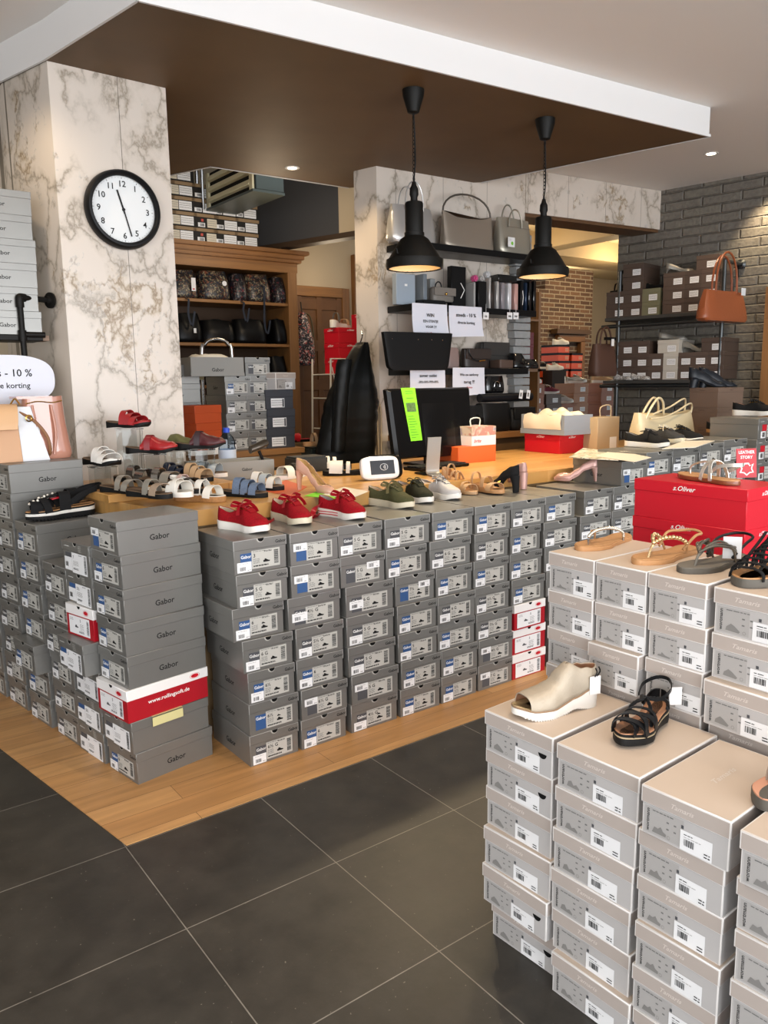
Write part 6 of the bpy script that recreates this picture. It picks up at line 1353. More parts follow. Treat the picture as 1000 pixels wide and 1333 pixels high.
MB().tube([(-.08, -.07, .247), (-.03, -.078, .256), (.03, -.078, .250), (.075, -.07, .258)], .0028, GOLDM, 6, smooth=5).build('chain', t); MB().box(-.12, .04, -.075, .06, .268, .279, PNK, bev=.005).build('rim_panel', t)
o = thing('oval_sign', 'white oval paper sign reading steeds minus ten percent directe korting', 'sign', (.0, .0, 0))
a, c = ony(70, 495, 4.0), ony(-62, 458, 4.0); cxx = ony(8, 495, 4.0).x; zc_ = ony(8, 494, 4.0).z
m = MB(); M = face_m('f', (cxx, 4.0, zc_)); pts = []
for k in range(56):
    q = 2 * pi * k / 56; co_, si_ = cos(q), sin(q); pts.append((.215 * abs(co_) ** .75 * (1 if co_ > 0 else -1), .112 * abs(si_) ** .75 * (1 if si_ > 0 else -1)))
m.prism([(p[0], p[1]) for p in pts], -.002, 0, PAPER, M); m.text('steeds - 10 %', .047, INK, M, -.012, .014, 'c'); m.text('directe korting', .036, INK, M, -.006, -.040, 'c'); m.build('card', o)
MB().tube([(cxx, 4.004, zc_ - .10), (cxx, 4.004, zw)], .004, BLACKM, 6).build('support_rod', o)

# ------------------------------------------------------------------ back room, left
# boxes on top of the cabinet
TOPB = mat('black_box_card', '#221f1c', .5); TOPL = mat('kraft_lid', '#8d7453', .55); CRL = mat('cream_label', '#cfc6b2', .55)
def dark_box(v): 
    spec = [[(-.10, .012, -.035, .085, CRL, 't'), (-.03, .012, .085, .085, STICK, 't')], [(-.095, .012, -.03, .045, STICK, 'b'), (-.02, .010, .10, .085, STICK, 't')], [(-.08, .01, -.015, .045, STICK, 'b'), (-.05, .055, -.028, .077, mat('red_dot', '#b8473a', .5), 'o'), (.005, .01, .095, .082, CRL, 't')]][v]
    return [('box_body', plain_body('dbx', .235, .33, .12, TOPB)), ('lid', plain_lid('dbx', .235, .33, .12, .028, TOPL)), ('end_label', plain_label(('dbx', v), .235, spec))]
for ci, (px, n, v) in enumerate([(214, 7, 0), (241, 7, 0), (270, 4, 2), (272, 0, 0), (296, 4, 1), (323, 4, 1)]):
    x = ony(px, 310, CY - .02).x
    for k in range(n):
        put(dark_box(v if not (ci == 2 and k > 1) else 1), (x + .01 * ((k * 3) % 2), CY + .0, 2.6355 + k * .1205), 0, f'black shoe box with white label and kraft lid, {ORD[k]} from the cabinet top, {("leftmost", "second", "third", "", "fourth", "rightmost")[ci]} stack', 'dark shoe boxes on top of the pine cabinet')
for ci, px in enumerate((262, 290)):
    x = ony(268 + 0 * ci, 260, CY + .0).x
# metal vent under the ceiling
VM = mat('vent_metal', '#59625f', .4, .6); VC = mat('vent_cream', '#e2d8b2', .5)
A = ony(333, 246, 5.75); x0 = A.x; yb = onx(273, 263, x0).y; z0v = A.z
t = thing('air_vent', 'metal air vent box with cream louvres under the brown soffit', 'vent', (0, 0, 0))
x1v = ony(370, 250, 5.75).x; zt_ = 3.20
MB().box(x0, x1v, 5.75, yb, z0v, zt_, VM, bev=.006).build('housing', t)
MB().box(x0 - .012, x0 - .0005, 5.75, yb, z0v, zt_, mat('vent_dark', '#15130f', .8)).build('grille_back', t)
MB().box(x0 - .03, x0 - .0125, 5.75, 5.80, z0v, zt_, VC).box(x0 - .03, x0 - .0125, yb - .05, yb, z0v, zt_, VC).build('grille_frame', t)
k = 0; z = z0v + .03
while z < zt_ - .05:
    MB().box(-.030, .0, 5.80, yb - .05, 0, .045, VC, Matrix.Translation((x0 - .012, 0, z)) @ Matrix.Rotation(.35, 4, 'Y'), bev=.002).build('louvre', t); z += .085
MB().box(x0 - .03, x1v, 5.74, yb + .01, z0v - .02, z0v - .0005, VM).build('bottom_rim', t)
MB().tube([(x0 - .06, yb + .0, z0v - .01), (x0 - .06, yb + .0, 3.6)], .014, STEEL, 10).tube([(x0 - .09, yb + .04, z0v - .01), (x0 - .09, yb + .04, 3.6)], .014, STEEL, 10).build('hanger_rod', t)
# cabinet bags
FLO = m_spots('floral_print_warm', '#0f0c0b', ['#3f2e22', '#6b3a26', '#85795f', '#1d2632'], 26, .55, .4); FLO2 = m_spots('floral_print_dark', '#0b0a0d', ['#6a2426', '#736a64', '#222c40'], 34, .59, .4)
FLOW = m_spots('floral_pink', '#0e0d10', ['#c65a52', '#d9c6bd', '#4a4a55'], 30, .56, .5)
BBG = mat('black_nylon', '#070708', .38, bump=.3, bscale=20)
def cbag(px, z, w, h, m, lab, grp, name='backpack', **k): P = ony(px, 400, CY + .12); return bag(name, lab, grp, (P.x, CY + .14, z + .001), 0, w, h, .24, m, top=.85, dt=.55, bulge=.06, p=3, **k)
g_ = 'patterned backpacks on the upper cabinet shelf'
b = cbag(238, 2.165, .26, .24, FLO, 'dark brown patterned backpack with red and white tag, upper cabinet shelf', g_); m = MB().box(-.02, .02, -.002, 0, -.11, 0, STICK, Matrix.Translation((.06, -.135, .17))).box(-.008, .008, -.004, -.002, -.10, -.088, SRED, Matrix.Translation((.06, -.135, .17))); m.build('price_tag', b)
b = cbag(278, 2.165, .30, .25, FLO, 'warm flower patterned backpack, second on the upper cabinet shelf', g_); MB().lathe([(0, 0), (.022, 0)], STICK, n=14, M=Matrix.Translation((.06, -.140, .14)) @ CM).build('badge', b)
cbag(309, 2.165, .15, .245, FLO2, 'narrow dark flowered bag between the two large backpacks', g_)
cbag(334, 2.165, .26, .25, FLO, 'large flowered backpack with orange and cream blossoms', g_)
cbag(361, 2.165, .14, .24, FLO2, 'dark dotted backpack at the right end of the upper cabinet shelf', g_)
g_ = 'black bags on the middle cabinet shelves'
for px, z, w, h, lab in ((240, 1.79, .28, .25, 'black bag with small white tag, middle cabinet shelf'), (280, 1.79, .34, .20, 'slouchy black bag, second on the middle cabinet shelf'), (322, 1.79, .34, .22, 'black nylon bag with hanging straps, middle cabinet shelf'), (360, 1.79, .15, .23, 'shiny black bag at the right end of middle cabinet shelf'),
                         (242, 1.42, .26, .24, 'black bag behind the chrome handle, lower cabinet shelf'), (278, 1.42, .26, .25, 'black bag in the centre of the lower cabinet shelf'), (318, 1.42, .30, .24, 'black bag right of the chrome handle, lower shelf'), (357, 1.42, .19, .26, 'black bag at the right end of the lower cabinet shelf')):
    b = cbag(px, z, w, h, BBG, lab, g_, 'black_bag', handles=[(-w * .25, w * .25, -.02, h * .85, .04, .006, BBG)])
    if px == 240: MB().box(-.012, .012, -.002, 0, -.04, 0, STICK, Matrix.Translation((.04, -.13, .12))).build('price_tag', b)
for px, z1_, z2_, lab in ((246, 2.16, 1.93, 'left dark strap hanging from the upper cabinet shelf'), (318, 2.16, 1.98, 'middle dark strap hanging from the upper cabinet shelf'), (345, 2.30, 1.88, 'right dark blue strap loop hanging from the upper cabinet shelf')):
    P = ony(px, 400, CY - .05); tag(MB().band([(P.x, CY + .004, z1_), (P.x + .01, CY - .03, z1_ - .02), (P.x + .0, CY - .03, z2_ + .1), (P.x + .03, CY - .03, z2_), (P.x + .06, CY - .03, z2_ + .12)], (1, 0, 0), .018, .003, mat('dark_blue_webbing', '#1a2230', .7), smooth=5).build('bag_strap'), lab, 'strap', 'straps hanging from the cabinet shelf')
# grey stacks on the pine table (y = 4.8)
YG = 4.80; zt0 = .9856
def gx(px): return ony(px, 540, YG).x
for ci, (px, n, lab) in enumerate([(312, 4, 'under the box with tissue'), (338, 5, 'in the middle of the pine table')]):
    for k in range(n): put(gabor('B' if (k == 3 and ci == 0) else 'K', '6', 'none' if ci else 'low', k + ci), (gx(px), YG + .006 * (k % 2), zt0 + k * .1225), radians(1 - 2 * (k % 2)), f'grey shoe box, {ORD[k]} from table, stack {lab}', 'grey shoe boxes on the pine table', (.88, .95, .1225 / GH))
DSL = mat('slate_card', '#34373e', .5)
for k in range(3):
    put([('box_body', plain_body('slate', .235, .33, .135, DSL)), ('lid', plain_lid('slate', .235, .33, .135, .05, DSL)), ('end_label', plain_label('slate', .235, [(-.075, .012, .04, .075, STICK, 't'), (.022, .016, .036, .07, GREYD, '')]))], (gx(364) + .01 * (k % 2), YG - .01, zt0 + k * .1325), radians(-2 + 2 * k), f'dark slate shoe box, {ORD[k]} from table, beside the grey stacks', 'dark slate shoe boxes on the pine table', (.93, .9, .1325 / .135))
r = put(tam(.21, 0, 1), (gx(372), YG - .02, zt0 + .3985 + .0), radians(24), 'taupe shoe box with white edges lying upside down on slate boxes', None, (1.1, 1, 1.1)); r.location.z += .0
GOX = mat('orange_box', '#b4481e', .5)
for k in range(2): put([('box_body', plain_body('gox', .22, .26, .11, GOX)), ('lid', plain_lid('gox', .22, .26, .11, .05, GOX))], (gx(262) - .02, YG - .16 + .004 * k, zt0 + .09 + k * .1105), radians(20 - 3 * k), ('lower' if k == 0 else 'upper') + ' orange shoe box behind the maroon clog', 'orange shoe boxes on the pine table', (1, .8, 1))
tag(MB().box(-.13, .12, 0, .20, 0, .0895, mat('white_card', ''), Matrix.Translation((gx(258), YG - .16, zt0))).build('white_box'), 'white box under the two orange shoe boxes', 'box')
# long grey boxes and open box with tissue
for k in range(3): put(gabor('K', '6', 'none', k), (gx(262) + .05, YG + .20, zt0 + .20 + k * .1225), radians(90), f'grey shoe box seen lengthways, {ORD[k]} from bottom behind orange boxes', 'grey shoe boxes lying lengthways', (.9, .95, .1225 / GH))
tag(MB().box(gx(244), gx(300), YG + .11, YG + .28, zt0, zt0 + .1995, OG).build('grey_box'), 'plain grey box below the lengthways boxes', 'box')
t = thing('open_shoe_box', 'open grey shoe box with white tissue on top of the grey stacks', 'shoe box', (gx(284), YG - .03, zt0 + 4 * .1225 + .001), radians(-3)); w_, d_, h_ = .36, .19, .12
m = MB().box(-w_ / 2, w_ / 2, 0, .003, 0, h_, OG).box(-w_ / 2, -w_ / 2 + .003, .003, d_, 0, h_, OG).box(w_ / 2 - .003, w_ / 2, .003, d_, 0, h_, OG).box(-w_ / 2, w_ / 2, d_ - .003, d_, 0, h_, OG).box(-w_ / 2, w_ / 2, 0, d_, 0, .003, OG).text('Gabor', .032, INK, face_m('f'), 0, .030, 'c').box(-w_ / 2 - .003, w_ / 2 + .003, -.003, d_ + .003, 0, .022, OG); m.build('tray', t)
tissue('tissue', t, w_ - .01, d_ - .01, .09, .06, 5, 0, .005)
# chrome handle of a trolley behind
P = ony(283, 470, 5.6); t = thing('chrome_trolley', 'chrome arched trolley handle rising behind the grey boxes', 'trolley', (P.x, 5.6, 0))
hw_ = .125; MB().tube([(-hw_, 0, .6), (-hw_, 0, 1.60), (-hw_ + .03, 0, 1.72), (-.04, 0, 1.755), (.04, 0, 1.755), (hw_ - .03, 0, 1.72), (hw_, 0, 1.60), (hw_, 0, .6)], .014, STEEL, 12, smooth=4).build('handle_tube', t)
MB().box(-.2, .2, -.15, .15, 0, .6, mat('trolley_body', '#3a3a3a', .5), bev=.01).build('trolley_body', t); MB().box(.02, .09, -.03, -.02, 1.52, 1.61, mat('cream_tag', '#cbbf9c', .6)).build('cream_tag', t)
for x in (-hw_ - .04, hw_ - .10): MB().box(x, x + .03, -.04, -.02, 1.46, 1.58, mat('pale_grip', '#9a9a80', .4)).build('grip', t)
# floral bag on the door
P = ony(393, 440, 6.95); b = bag('floral_shoulder_bag', 'pink and black flowered bag hanging on the pine door', None, (P.x, 6.93, P.z - .27), 0, .24, .52, .16, FLOW, top=.25, dt=.4, bulge=.22, p=2.4)
MB().tube([(.05, 0, .02), (.11, .0, .10), (.125, 0, .3), (.09, 0, .48), (0, 0, .52)], .008, mat('olive_cord', '#4d4429', .6), 8, smooth=6).build('cord', b); MB().tube([(0, 0, .5), (0, 0.02, .62)], .006, BLACK, 6).build('hanging_loop', b)
# black quilted jacket by the pillar
t = thing('quilted_jacket', 'black quilted jacket hanging at the left side of the marble wall', 'jacket', (3.14, 4.60, 0)); JM = mat('black_quilt', '#0b0d0d', .42, bump=.6, bscale=14); rings = []
for i in range(34):
    q = i / 33; z = 1.70 - .98 * q; a_ = .03 + .16 * min(1, q * 2.4) ** .8 + .05 * q; b_ = .05 + .07 * min(1, q * 2); puff = 1 + .05 * abs(sin(q * 33 / 3.2 * pi)) 
    rings.append([(a_ * puff * abs(cos(u)) ** .9 * (1 if cos(u) > 0 else -1) * (1 + .06 * sin(3 * u + q * 5)) - .06 * q + (.12 * (1 - q) ** 2), b_ * puff * sin(u) * (1 + .12 * sin(5 * u)), z) for u in [2 * pi * k / 30 for k in range(30)]])
MB().loft(rings, JM).build('jacket_body', t, ang=50)
rings = []
for i in range(22):
    q = i / 21; z = 1.58 - .62 * q; puff = 1 + .07 * abs(sin(q * 7 * pi)); rings.append([(-.08 - .09 * q ** .7 + .052 * puff * cos(u), -.075 - .02 * q + .048 * puff * sin(u), z) for u in [2 * pi * k / 18 for k in range(18)]])
MB().loft(rings, JM).build('sleeve', t, ang=50); MB().tube([(.12, .03, 1.69), (.12, .0, 1.74), (.14, .03, 1.78)], .005, STEEL, 6, smooth=4).build('hook', t)
# white wire rack with red boxes
t = thing('wire_rack', 'white wire rack with red shoe boxes behind the black jacket', 'rack', (0, 0, 0)); WM = mat('white_wire', '#d9d4c8', .4); xr0, xr1 = ony(428, 470, 5.4).x + .02, 3.99
for x in (xr0, xr1):
    for y in (5.4, 5.68): MB().tube([(x - .05 * (1 if x < 3.6 else 0), y, 0), (x, y, 1.62)], .008, WM, 8).build('post', t)
for z in (.75, 1.05, 1.30, 1.492):
    MB().tube([(xr0, 5.4, z), (xr1, 5.4, z)], .006, WM, 6).build('rail', t); MB().tube([(xr0, 5.4, z), (xr0, 5.68, z)], .006, WM, 6).build('rail', t); MB().box(xr0, xr1, 5.41, 5.67, z - .002, z + .002, WM).build('wire_shelf', t)
MB().tube([(xr0 + .01, 5.4, 1.55), (xr0 + .12, 5.4, 1.05)], .005, WM, 6).build('brace', t); MB().tube([(xr0, 5.4, 1.615), (xr1, 5.4, 1.615)], .006, WM, 6).build('rail', t)
def oli2(): return [('box_body', plain_body('oli2', .24, .22, .118, SRED)), ('lid', plain_lid('oli2', .24, .22, .12, .036, SRED, '~s.Oliver', WPRINT, .022))]
for k in range(3): put(oli2(), (xr0 + .22, 5.43, 1.4945 + k * .1245), 0, f'red shoe box, {ORD[k]} from bottom, left stack on the white rack', 'red shoe boxes on the white rack', (1, 1, 1.02))
for k in range(4): put(oli2(), (xr0 + .50, 5.43, 1.4945 + k * .1245), 0, f'red shoe box, {ORD[k]} from bottom, right stack on the white rack', 'red shoe boxes on the white rack', (1, 1, 1.02))
r = sandal('wedge_sandal', 'pale wedge sandal on the red boxes of the white rack', None, [(.75, .7, .05, .03, mat('sand_leather', '')), (.3, .3, .08, .02, mat('grey_strap', '#6b6c66', .5))], WSOLE, TANI, zb=[(0, 0), (1, 0)], zt=[(0, .06), (.5, .035), (1, .02)]); lay_at(r, (xr0 + .19, 5.53, 1.87), 1.4945 + 3 * .1245 + .001, 20)
r = sandal('strappy_flat', 'beige strappy sandal lying on the rack shelf behind the jacket', None, [(.75, .7, .05, .03, BEIGE), (.4, .4, .07, .02, BEIGE)], TANI, TANI, zt=.03); lay_at(r, (xr0 + .14, 5.52, 1.1), 1.055, 170)
P = ony(411, 583, 4.7); tag(MB().box(-.03, .21, 0, .2, 0, .18, mat('dark_green_grey', '#2a302c', .35), Matrix.Translation((P.x, 4.70, .80)), bev=.015)  .box(-.03, .21, 0, .2, -.80, -.0005, mat('counter_body', ''), Matrix.Translation((P.x, 4.70, .80))).build('printer_cabinet'), 'dark grey printer on a low cabinet behind the counter', 'printer')
r = sandal('beige_slingback', 'beige buckle sandal on top of the dark printer', None, [(.75, .7, .05, .03, BEIGE), (.3, .4, .07, .02, BEIGE)], TANI, TANI, zt=.025); lay_at(r, (P.x + .09, 4.79, .985), .981, -15)
P = ony(463, 590, 4.6); put(gabor('K', '6 G', 'none', 1), (P.x - .02, 4.50, .84), 0, 'grey shoe box half hidden left of the till monitor', None, (1, .8, 1)); tag(MB().box(P.x - .14, P.x + .13, 4.50, 4.80 - .05, 0, .8395, mat('counter_body', '')).build('low_cabinet'), 'low cabinet carrying the grey box left of the monitor', 'cabinet')
hg = thing('clothes_hangers', 'bunch of pale clothes hangers standing beside the marble wall', 'hangers', (3.335, 4.66, 0))
for k in range(4): MB().tube([(.02 * k, -.02 * k, .78), (.018 * k - .01, -.02 * k, 1.15), (.02 * k, -.02 * k, 1.26), (.02 * k + .02, -.02 * k, 1.20), (.018 * k + .02, -.02 * k, .80)], .007, mat('pale_wood', '#b5a184', .5), 6, smooth=4).build('hanger', hg)
r = sandal('red_shoe', 'small red shoe at the foot of the pine door', None, [(.75, .6, .05, .12, SRED)], BSOLE, SRED, zt=.02); P = ony(387, 584, 5.6); lay_at(r, (P.x, 5.6, .95), .951, 180); tag(MB().box(P.x - .18, P.x + .12, 5.5, 5.7, 0, .95, mat('counter_body', '')).build('low_chest'), 'low chest carrying the small red shoe', 'chest')

# ------------------------------------------------------------------ right wall : pipe shelves with boxes
W0 = V((6.352, 4.80, 0)); wv = V((.172, -.985, 0)); inn = V((-.985, -.172, 0)); WTH = radians(-80.1)
FO = .40
fr0 = W0 + inn * FO
def wpx(px, py): 
    p = onpl(px, py, (fr0.x, fr0.y), (fr0.x + wv.x, fr0.y + wv.y)); return (p - fr0).dot(wv), p.z
sA, zA = wpx(790, 416); sB, _ = wpx(915, 414); _, zL = wpx(850, 496)
rk = thing('pipe_rack', 'dark steel pipe rack with two shelves on the grey brick wall', 'rack', (0, 0, 0)); PIPE = mat('galvanised_pipe', '#4c4f50', .35, .8)
def wp(s, o, z): p = W0 + wv * s + inn * o; return V((p.x, p.y, z))
def wallbox_m(): return Matrix.Translation(W0) @ Matrix.Rotation(WTH, 4, 'Z')   # local x along wall (towards the viewer), -y out of the wall
WMx = wallbox_m()
ZU, ZL2 = zA + .012, zL + .01
for z, s1 in ((ZU, sB + .10), (ZL2, sB + .10)): MB().box(sA - .02, s1, -FO, -.02, z - .03, z, mat('shelf_grey', '#3c3b39', .5), WMx, bev=.003).build('shelf_board', rk)
for px in (803, 937):
    s_, _ = wpx(px, 440); MB().tube([wp(s_, FO - .03, 0), wp(s_, FO - .03, 2.36)], .017, PIPE, 12).build('upright_pipe', rk)
    MB().tube([wp(s_, FO - .03, 2.36), wp(s_, .01, 2.36)], .017, PIPE, 12).build('wall_pipe', rk); MB().lathe([(0, 0), (.04, 0), (.04, .008), (.02, .02)], PIPE, n=18, M=Matrix.Translation(wp(s_, .008, 2.36)) @ inn.to_track_quat('Z', 'Y').to_matrix().to_4x4()).build('flange', rk)
for z in (ZU - .075, ZL2 - .05): MB().tube([wp(sA - .06, FO - .03, z), wp(sB + .22, FO - .03, z)], .017, PIPE, 12).build('cross_pipe', rk)
def wbox(px, k, z, key, m, w=.19, h=.118, d=.33, lab='', grp='', lx=.03, tm=None):
    s_, _ = wpx(px, 450); p = W0 + wv * s_ + inn * (FO - .015)
    return put([('box_body', plain_body(key, w, d, h, m)), ('lid', plain_lid(key, w, d, h, .034, m)), ('end_label', plain_label((key, lx), w, [(lx - .035, .012, lx + .04, .062, STICK, 't')]))], (p.x, p.y, z + .0008 + k * (h + .0005)), WTH, lab, grp)
DB = mat('dark_brown_card', ''); MBR = mat('mid_brown_card', '#52433a', .55); GRN = mat('olive_grey_card', '#6f6d54', .55); WHB = mat('white_box_card', '#b9b3a8', .5)
gu = 'shoe boxes on the upper pipe shelf'; gl = 'shoe boxes on the lower pipe shelf'
for px, n, m, nmz in ((799, 2, DB, 'leftmost stack'), (820, 4, DB, 'second stack'), (842, 2, GRN, 'green stack'), (873, 3, MBR, 'stack behind the pointed pump'), (894, 3, DB, 'stack left of the tan tote'), (915, 4, MBR, 'stack behind the tan tote')):
    for k in range(n): wbox(px, k, ZU, 'wu' + m.name, m, lab=f'{"olive-grey" if m is GRN else "brown"} shoe box, {ORD[k]} from the upper wall shelf, {nmz}', grp=gu, h=.112)
for px, n, m, nmz in ((812, 3, DB, 'leftmost stack'), (831, 3, DB, 'second stack'), (850, 2, MBR, 'third stack'), (869, 3, WHB, 'white stack'), (888, 2, MBR, 'stack right of the white one'), (907, 2, MBR, 'stack left of the rightmost'), (927, 3, DB, 'rightmost stack')):
    for k in range(n): wbox(px, k, ZL2, 'wl' + m.name, m, lab=f'{"white" if m is WHB else "brown"} shoe box, {ORD[k]} from the lower wall shelf, {nmz}', grp=gl, h=.112)
def wshoe(px, z, fn, lab, deg, off=.10): s_, _ = wpx(px, 450); p = W0 + wv * s_ + inn * (FO - off); lay_at(fn, (p.x, p.y, z), z, deg)
GL_ = mat('grey_metallic', '#8f8d86', .35, .5)
wshoe(876, ZU + 3 * .1125 + .002, pump('pointed_pump', 'pale metallic pointed pump on the upper wall shelf boxes', 'shoes on the pipe rack', GL_, LIN, hh=.04, point=.8), '', -60)
wshoe(870, ZL2 + 3 * .1125 + .002, pump('flat_pump', 'silver flat pump on top of the white boxes, lower wall shelf', 'shoes on the pipe rack', GL_, LIN, hh=.02), '', -70)
wshoe(900, ZL2 + 2 * .1125 + .002, pump('flat_pump', 'silver slingback pump right of the white boxes', 'shoes on the pipe rack', GL_, LIN, hh=.05), '', -80)
wshoe(842, ZU + 2 * .1125 + .002, pump('dark_flat', 'black flat shoe on the olive-grey boxes', 'shoes on the pipe rack', BLACK, LIN, hh=.02), '', -80)
wshoe(799, ZU + 2 * .1125 + .002, sandal('dark_bow_sandal', 'black bow sandal at the left end of the upper wall shelf', 'shoes on the pipe rack', [(.75, .7, .05, .04, BLACK), (.3, .3, .07, .02, BLACK)], BSOLE, BLACK), '', -100)
for px, lab in ((815, 'grey snake flat at the left of the lower wall shelf edge'), (838, 'grey snake flat beside the other on the lower wall shelf')): wshoe(px, ZL2 + .001, pump('snake_flat', lab, 'shoes on the pipe rack', SNAKE, LIN, hh=.012, L=.2), '', -80, .03)
def hangbag(px, py_top, py_bot, px0, px1, Y, m, name, lab, drop, tm=None):
    a_, c_ = ony(px0, py_bot, Y), ony(px1, py_bot, Y); zt2, zb2 = ony(px, py_top, Y).z, a_.z; w = (c_.x - a_.x)
    b = bag(name, lab, None, ((a_.x + c_.x) / 2, Y, zb2), 0, w, zt2 - zb2, .13, m, top=.80, dt=.45, bulge=.02, handles=[(-w * .25, w * .22, -.03, (zt2 - zb2) * .95, drop, .008, m), (-w * .18, w * .27, .03, (zt2 - zb2) * .95, drop * .95, .008, m)]); return b, w
b, w = hangbag(938, 379, 417, 910, 968, 3.45, mat('cognac_leather', '#93502e', .35, bump=.2, bscale=60), 'tan_tote', 'cognac brown leather tote hanging from the pipe by its handles', .30)
MB().box(-.03, .03, -.001, .001, -.055, 0, STICK, Matrix.Translation((w * .25, -.075, .255))).build('price_tag', b)
b, w = hangbag(784, 448, 490, 769, 799, 4.52, mat('brown_suede_bag', '#4a2f22', .6), 'brown_tote', 'dark brown tote hanging at the left end of pipe rack', .16)
MB().box(-.07, .06, -.09, -.06, .31, .335, BLACK).box(-.005, .03, -.093, -.09, .26, .32, STICK).build('label_strap', b)

# ------------------------------------------------------------------ far room stock
OR = mat('vivid_orange_card', '#d84f22', .45); 
def obox(): return [('box_body', plain_body('ora', .24, .32, .112, OR)), ('lid', plain_lid('ora', .24, .32, .112, .03, BLACK)), ('end_label', plain_label('ora', .24, [(.03, .02, .10, .065, mat('pale_orange', '#e58f6b', .5), 't')]))]
YO = 7.55; zo = .90
tag(MB().box(8.0, 9.6, 7.5, 7.88, 0, .8995, mat('counter_body', '')).build('display_table'), 'low display table under the orange boxes in the far room', 'table')
for ci, (px, top) in enumerate([(690, 468), (712, 483), (734, 452), (751, 462)]):
    x = ony(px, 500, YO).x; zt3 = ony(px, top, YO).z; n = int((zt3 - zo) / .1125 + .5)
    for k in range(n): put(obox(), (x + .012 * ((k * 5 + ci) % 3 - 1), YO + .01 * (k % 2), zo + k * .1125), 0, f'orange shoe box with black lid, {ORD[k]} from bottom, {("leftmost", "second", "third", "rightmost")[ci]} stack in the far room', 'orange shoe boxes in the far room')
    tops = zo + n * .1125 + .001
    if ci in (0, 2, 1): lay_at(sneaker(('brown_shoe', 'black_trainer', 'white_trainer')[ci], ('brown shoe on the left orange stack', 'black trainer with white stripes on the orange boxes', 'white trainer on the tallest orange stack')[ci], 'shoes on the orange boxes', (TANI, BLKL, WLEA)[ci], WSOLE, LING, WLEA), (x, YO + .08, tops), tops, -20)
lay_at(sneaker('white_trainer', 'white trainer in front of the orange boxes', 'shoes on the orange boxes', WLEA, WSOLE, LING, WLEA), (ony(722, 478, 7.38).x, 7.38, 1.4), ony(722, 482, 7.38).z, -20)
tag(MB().box(ony(713, 500, 7.38).x, ony(731, 500, 7.38).x, 7.3, 7.47, 0, ony(722, 482, 7.38).z - .001, mat('shelf_dark', '#241a14', .6)).build('shoe_plinth'), 'narrow dark plinth under the white trainer in the far room', 'plinth')
SAL = mat('salmon_brown_card', '#8f5a42', .55); SALL = mat('light_salmon_card', '#a0704f', .55)
def sbox(m): return [('box_body', plain_body('s' + m.name, .26, .30, .115, m)), ('lid', plain_lid('s' + m.name, .26, .30, .115, .03, m)), ('end_label', plain_label('s' + m.name, .26, [(-.02, .02, .07, .07, STICK, 't')]))]
YB2 = 6.1
tag(MB().box(6.05, 7.6, 6.0, 6.45, 0, .80, mat('counter_body', '')).build('display_table'), 'low display table with brown boxes near the opening', 'table')
for ci, (px, top, m) in enumerate([(681, 478, SAL), (699, 500, SAL), (722, 517, MBR), (741, 521, SAL), (757, 503, SALL), (792, 500, SAL)]):
    x = ony(px, 520, YB2).x; zt3 = ony(px, top, YB2).z; n = int((zt3 - .80) / .1155 + .5)
    for k in range(n): put(sbox(m), (x, YB2 + .008 * (k % 2), .801 + k * .1155), 0, f'brown shoe box, {ORD[k]} from bottom, {ORD[ci]} stack from left on the near display table', 'brown shoe boxes near the opening')
    tops = .801 + n * .1155 + .001
    lay_at(sneaker(('white_sneaker', 'white_sneaker', 'maroon_sneaker', 'beige_sneaker', 'silver_shoe', 'beige_shoe')[ci], ('white sneaker on the leftmost brown stack', 'white trainer on the second brown stack', 'maroon sneaker on the brown boxes beneath the orange stacks', 'cream sneaker behind the red box on the counter', 'dark strappy silver shoe on the pale brown stack', 'beige shoe on the salmon stack by the pipe rack')[ci], 'shoes on the brown boxes', (WLEA, WLEA, mat('maroon_suede', '#6a1c2c', .7), LTGREY, SILV, BEIGE)[ci], WSOLE, LING, WLEA), (x, YB2 + .1, tops), tops, -15 - 6 * ci)
# red boxes behind the end of the marble wall
YR2 = 5.6; xr = ony(684, 450, YR2).x; zr_ = ony(684, 480, YR2).z
t = thing('corner_shelf', 'oak trimmed shelf with red boxes behind the grey block edge', 'shelf', (0, 0, 0)); MB().box(xr - .25, xr + .22, YR2, YR2 + .3, zr_ - .03, zr_ - .0005, PINEX).build('shelf_board', t); MB().box(xr + .19, xr + .22, YR2 + .0, YR2 + .3, 0, 2.3, PINE).build('side_panel', t); zz2 = ony(684, 415, YR2).z; MB().box(xr - .25, xr + .19, YR2, YR2 + .3, zz2 - .02, zz2, PINEX).build('shelf_board', t)
DRED = mat('dark_red_card', '#6e1420', .5)
for k in range(3): put([('box_body', plain_body('dred', .26, .28, .12, DRED)), ('lid', plain_lid('dred', .26, .28, .12, .03, DRED)), ('end_label', plain_label('dred', .26, [(-.03, .03, .06, .07, STICK, 't')]))], (xr + .0, YR2 + .005, zr_ + k * .1205), 0, f'dark red shoe box, {ORD[k]} from bottom on the corner shelf', 'dark red boxes on the corner shelf')

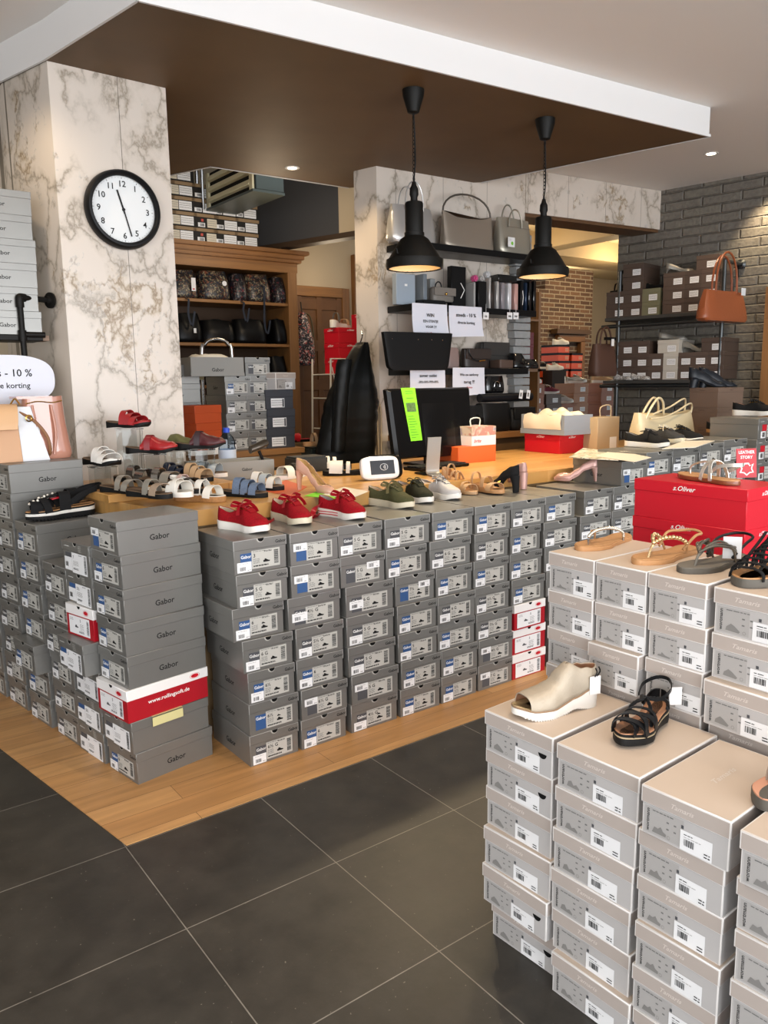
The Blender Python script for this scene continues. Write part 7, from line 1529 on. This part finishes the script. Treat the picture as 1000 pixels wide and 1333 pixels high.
# ------------------------------------------------------------------ light
w = bpy.data.worlds.new('world'); scene.world = w; w.use_nodes = True
w.node_tree.nodes['Background'].inputs[0].default_value = (.90, .95, 1, 1); w.node_tree.nodes['Background'].inputs[1].default_value = 2.2
def area(name, loc, tgt, sx, sy, e, c):
    l = bpy.data.lights.new(name, 'AREA'); l.shape = 'RECTANGLE'; l.size = sx; l.size_y = sy; l.energy = e; l.color = c
    o = bpy.data.objects.new(name, l); COL.objects.link(o); o.location = loc
    o.rotation_euler = (V(tgt) - V(loc)).to_track_quat('-Z', 'Y').to_euler(); return o
area('daylight_shop_window', (1.2, -4.0, 1.5), (1.6, 3, 2.7), 7.5, 2.6, 440, (.94, .96, 1))
area('added_side_daylight', (-2.9, .2, 1.5), (2, 2.5, 2.3), 4.0, 2.4, 165, (.95, .97, 1))  # added lamp brightening the left-facing sides; the left wall has no window
WARM = (1, .74, .46)
def spot(name, loc, e, ang=100, blend=.6, c=WARM, r=.04, tgt=None):
    l = bpy.data.lights.new(name, 'SPOT'); l.energy = e; l.spot_size = radians(ang); l.spot_blend = blend; l.color = c; l.shadow_soft_size = r
    o = bpy.data.objects.new(name, l); COL.objects.link(o); o.location = loc
    if tgt: o.rotation_euler = (V(tgt) - V(loc)).to_track_quat('-Z', 'Y').to_euler()
    return o
def point(name, loc, e, c=WARM, r=.05):
    l = bpy.data.lights.new(name, 'POINT'); l.energy = e; l.color = c; l.shadow_soft_size = r
    o = bpy.data.objects.new(name, l); COL.objects.link(o); o.location = loc; return o
LAMP = mat('lamp_glow', '#fff2dc', .4, emit=14, ecol='#ffe9c8')
def downlight(x, y, z, label, e, ang=110, c=WARM):
    t = thing('recessed_downlight', label, 'ceiling lamp', (x, y, z))
    MB().lathe([(.032, -.002), (.048, -.004), (.052, -.001), (.052, 0)], WHITE, n=24).build('bezel', t)
    MB().lathe([(0, -.0025), (.033, -.0025)], LAMP, n=20).build('lens', t)
    spot('downlight_beam', (x, y, z - .03), e, ang, .7, c)
p1 = onz(380.5, 218.5, ZS); downlight(p1.x, p1.y, ZS, 'lit round downlight in the brown soffit', 26)
p2 = onz(926, 200, ZC); downlight(p2.x, p2.y, ZC, 'lit downlight in the pale ceiling above the right wall', 34)
for (x, y, e) in ((1.75, .95, 95), (2.6, 2.3, 40), (3.9, 1.9, 60), (5.4, 2.2, 60), (.3, 1.0, 35)):
    if e: spot('ceiling_spot', (x, y, ZC - .03), e, 115, .8, (1, .78, .55))
spot('wall_washer', (6.38, 3.45, 2.98), 55, 90, .6, (1, .78, .5), tgt=(6.66, 3.4, 1.6))
spot('pillar_washer', (.72, 3.75, 2.85), 16, 100, .8, (1, .78, .52), tgt=(1.1, 4.4, 1.6))
spot('soffit_spot', (3.05, 4.45, 2.87), 20, 100, .8, (1, .74, .42), tgt=(3.4, 4.75, 1.4))
point('back_room_lamp', (3.2, 5.7, 2.5), 13, (1, .80, .56), .15)
point('back_room_lamp_rear', (4.3, 6.5, 2.5), 8, (1, .80, .56), .15)
point('far_room_lamp', (7.3, 7.0, 2.7), 30, (1, .78, .50), .12)
point('far_room_lamp_rear', (9.4, 6.9, 2.85), 42, (1, .76, .46), .12)
point('far_room_lamp_door', (10.8, 9.2, 2.85), 30, (1, .80, .54), .12)
for i, p_ in enumerate(PEND): spot('pendant_beam', (p_[0], p_[1], p_[2] - .02), 60, 130, .6, (1, .78, .48), .03)
for m_ in bpy.data.materials:
    b_ = m_.node_tree.nodes.get('Principled BSDF') if m_.use_nodes else None
    if b_ and not b_.inputs['Base Color'].is_linked and sum(b_.inputs['Base Color'].default_value[:3]) < .05 and b_.inputs['Coat Weight'].default_value == 0: b_.inputs['Specular IOR Level'].default_value = .22
vs = scene.view_settings; scene.display_settings.display_device = 'sRGB'
vs.view_transform = 'Standard'; vs.look = 'None'; vs.gamma = 1; vs.use_curve_mapping = False; vs.exposure = -0.12
scene.cycles.max_bounces = 7; scene.cycles.diffuse_bounces = 4; scene.cycles.glossy_bounces = 3; scene.cycles.transparent_max_bounces = 16
scene.cycles.use_denoising = True; scene.cycles.sample_clamp_indirect = 5; scene.cycles.caustics_reflective = False; scene.cycles.caustics_refractive = False
